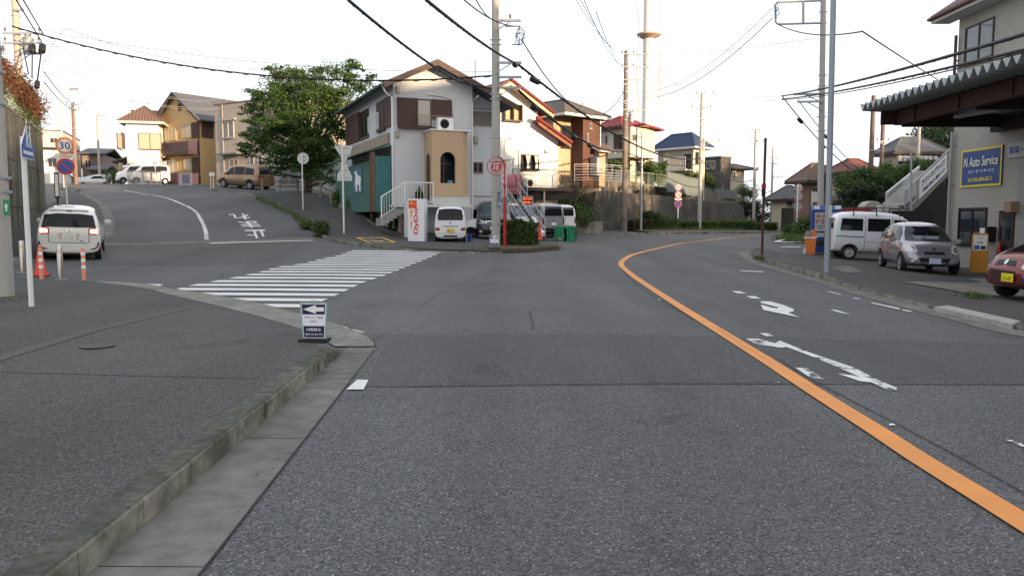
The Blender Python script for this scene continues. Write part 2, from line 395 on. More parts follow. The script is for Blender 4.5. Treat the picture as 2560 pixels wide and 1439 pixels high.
def text_mesh(body, m, name, parent, loc, right, up, h, width=None, off=.006, align='CENTER', bold=0.0, ext=.002, shear=0.0):
    """lettering as a thin mesh on a surface: right/up are the reading directions, h the letter height"""
    cu = bpy.data.curves.new('t', 'FONT'); cu.body = body; cu.align_x = align; cu.align_y = 'CENTER'; cu.size = 1; cu.extrude = 0; cu.offset = bold; cu.shear = shear
    cu.resolution_u = 3
    o = bpy.data.objects.new('t', cu); COL.objects.link(o); bpy.context.view_layer.update()
    me = bpy.data.meshes.new_from_object(o); bpy.data.objects.remove(o); bpy.data.curves.remove(cu)
    co = np.array([v.co[:] for v in me.vertices]); 
    if not len(co): return None
    wd = np.ptp(co[:, 0]); hh = np.ptp(co[:, 1]); sy = h/hh; sx = (width/wd) if width else sy
    mid = (co[:, 1].max()+co[:, 1].min())/2; mx = (co[:, 0].max()+co[:, 0].min())/2 if align == 'CENTER' else co[:, 0].min()
    r, u = Vector(right).normalized(), Vector(up).normalized(); n = r.cross(u); L = Vector(loc)
    for v in me.vertices: v.co = L+r*((v.co.x-mx)*sx)+u*((v.co.y-mid)*sy)+n*off
    me.materials.clear(); me.materials.append(m); o = bpy.data.objects.new(name, me); link(o, parent); return o
# ------------------------------------------------------------------ ground materials
A_ROAD = asphalt('asphalt_road', .094, chip=.65, tint=(.985, 1, 1.01), chips=.87)
A_PATCH = asphalt('asphalt_patch', .076, chip=.4, tint=(.98, 1, 1.02), chips=.85)
A_PATCH2 = asphalt('asphalt_patch_smooth', .088, chip=.2, tint=(1.0, .985, .96), chips=.95, blot=.1)
A_WALK = asphalt('asphalt_pavement', .067, chip=.5, tint=(1, 1, .98), blot=.2, chips=.88)
A_WALK2 = asphalt('asphalt_pavement_smooth', .066, chip=.15, tint=(1, .99, .97), blot=.12, chips=.95)
K_STONE = concrete('kerb_stone', (.29, .28, .235), dark=.35, sc_=1.6, bump=.9, moss=.8, topdirt=.9)
K_GUT = concrete('gutter_concrete', (.165, .162, .148), dark=.68, sc_=.7, bump=.5)
K_STRIP = concrete('edge_concrete', (.2, .198, .175), dark=.8, sc_=.8, bump=.6)
K_LOT = concrete('lot_concrete', (.20, .195, .175), dark=.75, sc_=.6, bump=.3)
P_WHITE = paint_worn('road_paint_white', (.74, .74, .72), None, thr=.30)
P_WHITEW = paint_worn('road_paint_white_worn', (.72, .72, .70), None, thr=.455, scale=3.5)
P_GHOST = paint_worn('road_paint_ghost', (.4, .4, .4), None, thr=.60, scale=28)
P_ORANGE = paint_worn('road_paint_orange', (.78, .30, .065), None, thr=.30)
M_SEAM = mat('asphalt_seam_tar', (.034, .034, .034), .9)
M_SOIL = mat('soil', (.09, .07, .045), .95, var=.4, bump=.8)
def g2(px, py, h=0.0):
    p = G(px, py, h); return Vector((p.x, p.y))
def gl(pts, h=0.0): return [g2(x, y, h) for x, y in pts]
# ground sheet out to the horizon (far earth and distant land), then the fine terrain around the junction
XS = np.concatenate([np.arange(-44, 34.01, .5)]); YS = np.arange(-8, 100.01, .5)
GX, GY = np.meshgrid(XS, YS); GZ = TZ(GX.ravel(), GY.ravel()).reshape(GX.shape)
vs = np.c_[GX.ravel(), GY.ravel(), GZ.ravel()]; nx, ny = len(XS), len(YS)
fs = [(j*nx+i, j*nx+i+1, (j+1)*nx+i+1, (j+1)*nx+i) for j in range(ny-1) for i in range(nx-1)]
me = bpy.data.meshes.new('road'); me.from_pydata(vs.tolist(), [], fs); me.materials.append(A_ROAD)
for p in me.polygons: p.use_smooth = True
road = link(bpy.data.objects.new('road', me)); road['kind'] = 'structure'
# rim of outer land joined at the terrain's border and falling gently away
mb = MB(); border = []
for i in range(0, nx, 4): border.append((XS[i], YS[0], GZ[0, i]))
for j in range(4, ny, 4): border.append((XS[-1], YS[j], GZ[j, -1]))
for i in range(nx-5, -1, -4): border.append((XS[i], YS[-1], GZ[-1, i]))
for j in range(ny-5, 0, -4): border.append((XS[0], YS[j], GZ[j, 0]))
c = Vector((-5, 45)); ring1 = []; ring2 = []
for x, y, z in border:
    d = (Vector((x, y))-c); d1 = d.normalized()
    p = c+d1*(d.length+60); q = c+d1*1500
    ring1.append((p.x, p.y, min(z, 1.0)-1.5)); ring2.append((q.x, q.y, -6.0))
n = len(border)
mb.add([(x, y, z-.02) for x, y, z in border]+ring1+ring2, [(i, (i+1) % n, n+(i+1) % n, n+i) for i in range(n)]+[(n+i, n+(i+1) % n, 2*n+(i+1) % n, 2*n+i) for i in range(n)])
o = mb.build('ground', mat('far_ground', (.10, .10, .07), .95, var=.3, scale=.05)); o['kind'] = 'structure'
# --- side street surface and patches, drain
drape('road_patch', gl([(262, 612), (520, 608), (770, 606), (720, 640), (660, 655), (560, 663), (262, 662)]), .004, A_PATCH2)
drape('road_patch', gl([(935, 836), (1500, 836), (1845, 843), (2560, 862), (2700, 868), (2700, 966), (2560, 962), (1700, 960), (1000, 968), (870, 966)]), .004, A_PATCH)
# foreground main road is one lane of coarser surfacing (already the base); far carriageway smoother
for pts in [[(935, 836), (1500, 836), (1845, 843), (2200, 852), (2560, 862)], [(1010, 967), (1700, 959), (2100, 962), (2560, 962)],
            [(1040, 775), (1100, 735), (1200, 690), (1330, 655), (1480, 633)], [(1620, 664), (1800, 668), (2000, 674)]]:
    strip('road_seam', smooth_line(gl(pts), .5), 0, .008 if pts[0][1] > 700 else .02, .009, M_SEAM)
strip('road_seam', smooth_line(gl([(1556, 676), (1590, 710), (1660, 757), (1740, 802), (1815, 838)]), .4), 0, .016, .009, M_SEAM)
strip('road_seam', smooth_line(gl([(1945, 897), (2010, 940), (2100, 988), (2300, 1092), (2480, 1190), (2640, 1280)]), .4), 0, .012, .009, M_SEAM)
# cracks
for seed, (x0, y0, x1, y1) in enumerate([(1322, 778, 1330, 825), (556, 682, 545, 745)]):
    r2 = random.Random(seed); a, b = g2(x0, y0), g2(x1, y1); L = [a.lerp(b, k/14)+Vector((r2.uniform(-.05, .05), r2.uniform(-.04, .04))) for k in range(15)]
    strip('road_crack', L, 0, .012, .009, M_SEAM)
# --- near left pavement
KL = gl([(829, 872), (580, 1034), (334, 1255), (195, 1373)], .14)
kx = sum(p.x for p in KL)/4
kdir = (KL[0]-KL[-1]).normalized(); k0 = KL[-1]-kdir*6; KLINE = [k0+kdir*t for t in np.arange(0, (KL[0]-k0).length+.01, .3)]
EDGE_IN = gl([(838, 868), (760, 826), (640, 790), (540, 765), (440, 741), (380, 725), (300, 712), (240, 707)])
EDGE_OUT = gl([(940, 868), (930, 850), (905, 835), (860, 816), (800, 800), (640, 757), (520, 736), (430, 722), (370, 711), (300, 706), (240, 704)])
_ei = [(p.x, p.y) for p in EDGE_IN][::-1]
def walk_h(x, y):
    xs = [p[0] for p in _ei]; ys = [p[1] for p in _ei]
    ye = float(np.interp(x, xs, ys)); t = max(0, min(1, (ye-y)/.8)); t = t*t*(3-2*t)
    return .012+.126*t
walk = [KLINE[0]+Vector((-.1, 0))]+[KL[0]+Vector((-.1, -.1))]+EDGE_IN[1:]+[Vector((-10.5, 18.3)), Vector((-30, 21)), Vector((-30, -7.5)), Vector((KLINE[0].x-.1, -7.5))]
drape('pavement', walk, .14, A_WALK, grid=.45, hf=walk_h)
kerb('kerb', KLINE, 1, K_STONE, h=.14, hf=lambda x, y: .145, stone=.6)
# dropped kerb end
e0 = KL[0]; kerb('kerb', [e0+kdir*t for t in (0.01, .2, .4, .6)], 1, K_STONE, hf=lambda x, y: .145-.12*min(1, ((Vector((x, y))-e0).length)/.6), stone=.6)
GUT = gl([(940, 869.5), (668, 1214), (514, 1419)]); gd = (GUT[0]-GUT[-1]).normalized(); g0 = GUT[-1]-gd*6
# gutter slabs, each 2 m, tilted to the kerb
s_ = 0; Lg = (GUT[0]-g0).length; mbg = MB()
while s_ < Lg:
    e = min(Lg, s_+2.0); A, B = g0+gd*(s_+.004), g0+gd*(e-.004)
    def kx_at(p):
        t = (p.y-k0.y)/kdir.y; return k0+kdir*t
    C, D = kx_at(B)+Vector((.002, 0)), kx_at(A)+Vector((.002, 0))
    q = [(A.x, A.y, tz(*A)+.006), (B.x, B.y, tz(*B)+.006), (C.x, C.y, tz(*C)-.028+.035), (D.x, D.y, tz(*D)-.028+.035)]
    mbg.quad(*q); s_ += 2.0
o = mbg.build('gutter', K_GUT); o['kind'] = 'structure'
if o.data.polygons[0].normal.z < 0: o.data.flip_normals()
strip('gutter_seam', [g0+gd*t for t in np.arange(0, Lg, .4)], -.006, .004, .011, M_SEAM)
drape('pavement_edge', EDGE_OUT[:]+EDGE_IN[::-1], .016, K_STRIP, grid=.6)
strip('gutter_seam', smooth_line(EDGE_OUT, .3), 0, .01, .02, M_SEAM)
# repaired strip across the pavement and joints
strip('pavement_repair', densify(gl([(-120, 935), (0, 897), (235, 826), (470, 770)], .14), .4), -.06, .12, 0, asphalt('asphalt_repair', .085, chip=.1, blot=.08, chips=.97), hf=lambda x, y: walk_h(x, y)+.005)
strip('pavement_seam', densify(gl([(-60, 928), (0, 930), (300, 938), (640, 947)], .14), .4), 0, .014, 0, M_SEAM, hf=lambda x, y: walk_h(x, y)+.004)
strip('pavement_seam', densify(gl([(110, 768), (200, 762), (330, 752), (470, 770)], .14), .4), 0, .012, 0, M_SEAM, hf=lambda x, y: walk_h(x, y)+.004)
mc = G(243, 866, .14); mb = MB(); mb.lathe([(0, .0), (.17, .0), (.17, .004)], (mc.x, mc.y, tz(mc.x, mc.y)+walk_h(mc.x, mc.y)+.010), n=24)
mh = mb.build('manhole_cover', mat('cast_iron', (.07, .07, .065), .8, bump=.5)); mh['kind'] = 'structure'
mb = MB(); rr = random.Random(77)
for k in range(70):
    if k < 45: t = rr.uniform(0, Lg); c0 = g0+gd*t+Vector((-abs(rr.gauss(0, .14))-.02, 0)); z0_ = tz(*c0)+.012
    else: c0 = Vector((rr.uniform(-4.5, -2.1), rr.uniform(3, 9))); z0_ = tz(*c0)+.145
    a_ = rr.uniform(0, 6.28); s_ = rr.uniform(.008, .02); u_ = Vector((math.cos(a_), math.sin(a_), rr.uniform(-.2, .4)))*s_; v_ = Vector((-math.sin(a_), math.cos(a_), rr.uniform(-.2, .3)))*s_*.5; p_ = Vector((c0.x, c0.y, z0_+.004)); mb.quad(p_-u_, p_+v_, p_+u_, p_-v_)
o = mb.build('fallen_leaves', leafm('leaf_litter', (.06, .035, .015), (.14, .09, .04), (.3, .26, .2), .1), fix=False); o['kind'] = 'stuff'; tag(o, 'scattered small dry leaves and grit in the near gutter', 'leaf litter')
# --- zebra crossing: bars measured off the photo (left x, right x, top y, bottom y)
# regenerate evenly in plan: 19 bars, 0.45 m wide, 0.9 m apart, between the left and right borders of the crossing
right = gl([(762, 773), (835, 741), (905, 708), (965, 688), (1035, 660), (1104, 631)])
rx = lambda y: float(np.interp(y, [p.y for p in right], [p.x for p in right]))
lx_pts = gl([(598, 763), (492, 742), (424, 727), (470, 715), (556, 700), (612, 689), (652, 680), (690, 668), (755, 660), (800, 648), (842, 640), (873, 629), (897, 621)])
lx = lambda y: float(np.interp(y, [p.y for p in lx_pts], [p.x for p in lx_pts]))
y_n, y_f = g2(700, 769).y, g2(1000, 627).y; nb = 19; st = (y_f-y_n)/(nb-.5); polys = []
for k in range(nb):
    a = y_n+k*st; b = a+st*.5; tilt = -.028
    x0, x1 = lx(a), rx(a); x2, x3 = rx(b), lx(b)
    f = lambda x, y: (x, y+(x-x1)*tilt)
    polys.append([f(x0, a), f(x1, a), f(x2, b), f(x3, b)])
drape_many('crosswalk', polys, .010, P_WHITE)
# --- white lines
def wl(pts, w, m=P_WHITE, name='road_line', h=.012): return strip(name, smooth_line(gl(pts), .3) if len(pts) > 2 else densify([p.to_3d() for p in gl(pts)], .5) and [Vector((p.x, p.y)) for p in densify([q.to_3d() for q in gl(pts)], .5)], -w/2, w/2, h, m)
wl([(524, 608.5), (600, 606), (700, 603.5), (782, 601)], .28, P_WHITE)
wl([(310, 475.5), (380, 488), (440, 504), (485, 526), (505, 555), (514, 578), (517, 600)], .17, P_WHITEW)
drape_many('road_line', [gl([(368, 710), (408, 712), (400, 715.5), (375, 714)]), gl([(733, 790), (760, 795), (760, 799), (738, 794)])], .012, P_WHITE)
drape_many('road_line', [gl([(450, 487), (458, 484), (525, 494), (505, 501)])], .012, P_GHOST)
# edge line stub by the gutter and its worn trail
drape_many('road_line', [gl([(893, 951), (921, 952), (909, 976), (866, 976)])], .012, P_WHITE)
drape_many('road_line', [gl([(930, 850), (965, 852), (921, 952), (893, 951)]), gl([(930, 834), (1180, 836), (1180, 839), (930, 837)])], .0105, P_GHOST)
for q in [[(880, 826), (905, 832), (912, 836), (884, 829)], [(852, 818), (870, 823), (870, 825)]]: drape_many('road_line', [gl(q)], .022, P_WHITE)
# orange centre line
OL = gl([(2620, 1347), (2450, 1242), (2300, 1150), (2198, 1083), (2042, 984), (1886, 883), (1730, 786), (1600, 702), (1568, 678), (1553, 662), (1562, 648), (1600, 632), (1700, 609), (1800, 597), (1905, 589.5)])
near = OL[0]; d0 = (OL[0]-OL[1]).normalized(); OL = [OL[0]+d0*5]+OL
OLs = smooth_line(OL, .35); strip('centre_line', OLs, -.09, .09, .0135, P_ORANGE)
for a, b, sd in (((1790, 822), (1850, 860), 5), ((1850, 864), (1925, 906), 6)):
    r2 = random.Random(sd); a, b = g2(*a), g2(*b); strip('road_crack', [a.lerp(b, k/20)+Vector((r2.uniform(-.012, .012), r2.uniform(-.01, .01))) for k in range(21)], 0, .005, .017, M_SEAM)
# right lane markings
drape_many('road_line', [gl(q) for q in [[(1829, 728.5), (1850, 729), (1866, 735), (1842, 733.5)], [(1865, 741), (1888, 741.5), (1903, 748), (1878, 747)],
    [(2075, 775), (2090, 776), (2126, 787), (2100, 783)], [(1850, 676.5), (1908, 679), (1910, 681), (1849, 678)], [(2064, 728.5), (2080, 731), (2108, 738.5), (2095, 737)],
    [(2135, 745), (2150, 747.5), (2148, 749), (2132, 746.5)], [(2180, 757), (2252, 772), (2246, 774.5), (2178, 758.5)], [(2258, 774.5), (2280, 779), (2276, 781), (2254, 776.5)]]], .012, P_WHITE)
# turn-back arrow head, freshly painted
drape_many('road_arrow', [gl([(1902, 754), (1926, 754.6), (1960, 764), (1983, 773.5), (1985, 779.5), (1970, 782.5), (1999, 795), (1908, 776), (1902, 762.5), (1930, 770.5), (1944, 772.5), (1946, 769.5), (1902, 758.5)])], .013, P_WHITE)
drape_many('road_line', [gl([(1949, 853), (2024, 883), (2133, 920), (2200, 954), (2243, 972), (2241, 977), (2215, 975), (2144, 942), (2050, 901), (1994, 879), (1938, 859)]), gl([(1899, 834), (1918, 834.5), (1936, 842), (1915, 842)]),
    gl([(1865, 848), (1895, 848), (1968, 868), (1952, 872), (1935, 868), (1890, 862)]), gl([(1988, 921), (2018, 922), (2060, 950), (2025, 946)]), gl([(2094, 936), (2130, 940), (2215, 962), (2150, 955)])], .012, P_WHITEW)
drape_many('road_line', [gl(q) for q in [[(2222, 1063), (2232, 1061), (2240, 1065), (2224, 1067)], [(2514, 1102), (2545, 1104), (2562, 1118), (2556, 1120)], [(1942, 960-3), (1948, 957), (1950, 959)], [(1640, 745), (1652, 750), (1648, 751)]]], .012, P_WHITEW)
# "止まれ" painted on the side street, read by drivers coming down the hill
def road_word(ch, corners, name='road_word'):
    """one painted character; corners: plan points for lower-left, lower-right, upper-left of the glyph box"""
    cu = bpy.data.curves.new('t', 'FONT'); cu.body = ch; cu.size = 1; cu.offset = .012; cu.resolution_u = 2
    o = bpy.data.objects.new('t', cu); COL.objects.link(o); bpy.context.view_layer.update(); me = bpy.data.meshes.new_from_object(o)
    bpy.data.objects.remove(o); bpy.data.curves.remove(cu)
    bm = bmesh.new(); bm.from_mesh(me); bmesh.ops.triangulate(bm, faces=bm.faces); bm.to_mesh(me); bm.free()
    co = np.array([v.co[:] for v in me.vertices]); mn = co.min(0); sz = np.maximum(np.ptp(co, axis=0), 1e-6); a, b, c = corners
    for v in me.vertices:
        u = (v.co.x-mn[0])/sz[0]; w = (v.co.y-mn[1])/sz[1]; p = a+(b-a)*u+(c-a)*w; v.co = (p.x, p.y, tz(p.x, p.y)+.014)
    me.materials.clear(); me.materials.append(P_WHITE); o = link(bpy.data.objects.new(name, me)); o['kind'] = 'structure'
# the word is seen from behind: its top points toward us, its left edge is on our right
road_word('止', [g2(662, 574.5), g2(612, 575.5), g2(672, 596)])
road_word('ま', [g2(641, 552), g2(592, 553.5), g2(656, 569)])
road_word('れ', [g2(620, 534.5), g2(570, 535), g2(630, 548.5)])
# drain grate across the side street
DR = smooth_line(gl([(262, 611.5), (400, 608.5), (520, 604.5), (660, 600.5), (795, 594)]), .3)
strip('drain_frame', DR, -.30, .30, .006, K_GUT)
mb = MB(); D1 = offset_line(DR, -.15); D2 = offset_line(DR, .15)
for i in range(len(DR)-1):
    for k in range(4):
        t = k/4; a = D1[i].lerp(D1[i+1], t); b = D2[i].lerp(D2[i+1], t); dv = (D1[i+1]-D1[i])/8; za = tz(*a)+.011
        mb.quad((a.x, a.y, za), (a.x+dv.x, a.y+dv.y, za), (b.x+dv.x, b.y+dv.y, za), (b.x, b.y, za))
o = mb.build('drain_grate', mat('galvanised_grate', (.03, .03, .03), .6)); o['kind'] = 'structure'
# --- far corner pavement with kerb (between side street and main road)
KC = smooth_line(gl([(500, 474), (590, 485), (640, 497), (700, 520), (745, 548), (778, 575), (800, 592), (830, 604), (890, 615), (960, 623), (1060, 630), (1160, 633), (1236, 635.5), (1262, 632)]), .3)
def kc_h(x, y): return .15 if y > 30.5 else .15-.09*min(1, max(0, (30.5-y)/2))
inner = [Vector((-1.0, 33.8)), Vector((-4.4, 34.4)), Vector((-5.4, 36.0)), Vector((-6.0, 37.4)), Vector((-8.0, 42.5)), Vector((-11.0, 48.7)), Vector((-16, 59))]
poly = KC+[g2(1300, 612)]+inner
drape('pavement', [Vector((p.x, p.y)) for p in offset_line(KC, .09)[::2]]+[KC[-1]]+[Vector((1.2, 30.4)), Vector((1.4, 33.2))]+inner, .13, A_WALK2, grid=.6, skirt=.2)
kerb('kerb', KC, 1, K_STONE, hf=kc_h, stone=.6)
# yellow framed bicycle mark on the corner pavement
fr_o = gl([(888, 594.5), (958, 594), (992, 606.5), (922, 607.5)], .13); ctr = sum(fr_o, Vector((0, 0)))/4
fr_i = [ctr+(p-ctr)*.80 for p in fr_o]; P_YEL = paint_worn('road_paint_yellow', (.72, .42, .08), None, thr=.3)
for k in range(4):
    a, b = fr_o[k], fr_o[(k+1) % 4]; c, d = fr_i[(k+1) % 4], fr_i[k]; drape('bicycle_mark_frame', [a, b, c, d], .142, P_YEL, grid=0)
drape('bicycle_mark_panel', fr_i, .140, mat('mark_black', (.03, .03, .03), .8), grid=0)
mb = MB(); ex = (fr_o[3]-fr_o[0]).normalized(); e1 = (fr_o[1]-fr_o[0]).normalized()
def bk(u, v): p = ctr+e1*u*1.0+ex*v*2.4; return (p.x, p.y, tz(p.x, p.y)+.147)
for cx_ in (-.28, .28):
    for k in range(14):
        t0, t1 = 2*math.pi*k/14, 2*math.pi*(k+1)/14
        mb.quad(bk(cx_+.17*math.cos(t0), .17*math.sin(t0)), bk(cx_+.17*math.cos(t1), .17*math.sin(t1)), bk(cx_+.13*math.cos(t1), .13*math.sin(t1)), bk(cx_+.13*math.cos(t0), .13*math.sin(t0)))
for a, b in (((-.28, 0), (-.1, .22)), ((-.1, .22), (.18, .22)), ((.18, .22), (.28, 0)), ((-.1, .22), (0, 0)), ((0, 0), (.18, .22)), ((-.28, 0), (0, 0)), ((.16, .3), (.24, .3))):
    d = (Vector(b)-Vector(a)); nn = Vector((-d.y, d.x)).normalized()*.02; mb.quad(bk(a[0]+nn.x, a[1]+nn.y), bk(b[0]+nn.x, b[1]+nn.y), bk(b[0]-nn.x, b[1]-nn.y), bk(a[0]-nn.x, a[1]-nn.y))
o = mb.build('bicycle_mark', P_WHITE); o['kind'] = 'structure'
# --- left pavement up the hill under the retaining wall
KU = smooth_line(gl([(-60, 668), (40, 655), (150, 636)])+[Vector((-14.3, 26.5)), Vector((-15.6, 29.5))]+gl([(252, 580), (256, 545), (243, 515), (215, 496), (180, 480), (140, 468)]), .4)
WALLP, WALLD = Vector((-17.6, 28)), Vector((-.445, 1)).normalized()
wl_ = [WALLP+WALLD*t for t in (30, 20, 10, 0, -8)]
drape('pavement', [Vector((p.x, p.y)) for p in offset_line(KU, .09)[::2]]+wl_, .12, A_WALK2, grid=.7, skirt=.2)
kerb('kerb', KU, 1, K_STONE, h=.13, stone=.6)
strip('gutter', KU, -.45, -.02, .008, K_GUT)
# --- right-hand pavement and forecourt
KR = smooth_line(gl([(1960, 640), (1905, 631), (1880, 630), (1884, 640), (1905, 655), (1960, 672), (2060, 700), (2160, 728), (2300, 765), (2450, 800), (2560, 828)])+[Vector((7.7, 9.0)), Vector((7.7, 3)), Vector((7.7, -7))], .35)
def kr_h(x, y): return .15 if y > 21.0 else (.15-.09*min(1, (21.0-y)/1.4))
KRi = [p for p in KR]
drape('pavement', [Vector((p.x, p.y)) for p in offset_line(KR, .10)[::2]]+[Vector((33.5, -7)), Vector((33.5, 36)), Vector((20, 37)), Vector((14.8, 36.5)), Vector((12.5, 33.5)), Vector((11.2, 32.2))], .06, A_WALK2, grid=.7, skirt=.2, hf=lambda x, y: .13 if y > 22 and x < 12 else .055+.075*max(0, min(1, (y-20)/2))*max(0, min(1, (13-x)/1.2)))
kerb('kerb', KR, 1, K_STONE, hf=kr_h, stone=.6, w=.18)
strip('gutter', KR, -.5, -.02, .008, K_GUT)
drape('forecourt_concrete', gl([(2262, 712), (2420, 703), (2560, 698), (2750, 690), (2750, 800), (2560, 755), (2430, 742)]), .075, K_LOT, grid=.7)
drape('kerb_ramp', gl([(2334, 770), (2370, 766), (2552, 806), (2530, 814)], .06), .085, concrete('ramp_concrete', (.33, .33, .3), dark=.9, bump=.3), grid=0, skirt=.1)
drape('manhole_cover', gl([(2196, 708), (2225, 704), (2262, 708), (2250, 714), (2215, 714)]), .066, mat('cast_iron', (.05, .05, .045), .8), grid=0)
drape('forecourt_repair', gl([(2075, 678), (2120, 674), (2160, 690), (2120, 696)]), .139, K_GUT, grid=0)
# driveway opening line and parking lines at the far side road on the right
drape_many('road_line', [gl(q) for q in [[(1935, 606), (1962, 600), (1968, 601), (1946, 607)], [(1936, 607.2), (2030, 607.6), (2030, 608.8), (1936, 608.2)], [(1952, 620), (2000, 620.4), (2000, 621.6), (1952, 621.2)]]], .07, P_WHITE)
# --- far pavement with planted verge under the dark retaining wall
KF = smooth_line(gl([(1340, 617), (1420, 605), (1500, 598), (1545, 594), (1562, 588.5), (1620, 586.5), (1700, 585.5), (1800, 584.5), (1900, 583)])+[Vector((26, 72)), Vector((33, 88))], .6)
kerb('kerb', KF, 1, K_STONE, hf=lambda x, y: .04 if x < 7.2 else .16, stone=.6)
# ------------------------------------------------------------------ shared materials
WHITE = mat('white_paint', (.74, .74, .72), .5, var=.06)
GLASS = glassm('window_glass'); GLASS2 = glassm('window_glass_pale', (.16, .17, .17), .12)
CURT = mat('curtain_cloth', (.50, .47, .42), .9, var=.15)
ALU = mat('aluminium', (.42, .42, .41), .4, metal=.6, var=.1); BRONZE = mat('bronze_frame', (.055, .04, .032), .5); DARK = mat('dark_frame', (.02, .018, .018), .5)
STEEL = mat('galvanised_steel', (.36, .38, .40), .5, metal=.35, var=.12, streak=.12); CONC_P = mat('pole_concrete', (.40, .39, .36), .85, var=.14, streak=.2, bump=.2)
RUBBER = mat('rubber', (.012, .012, .012), .8); BLACKP = mat('black_plastic', (.015, .015, .016), .5)
CHROME = mat('chrome', (.6, .6, .6), .18, metal=1.0, var=.03); CABLE = mat('cable_black', (.012, .012, .013), .6); CABLE2 = mat('cable_grey', (.10, .10, .10), .7)
INSUL = mat('porcelain', (.12, .10, .09), .4); RUST = mat('rust', (.10, .045, .025), .9, var=.4, scale=5, bump=.5)
REDL = mat('red_lens', (.30, .015, .012), .25, spec=.6); LAMPL = mat('lamp_lens', (.55, .56, .56), .1, spec=.7, var=.25, scale=30)
GREYMET = mat('grey_metal', (.30, .31, .31), .5, metal=.3)
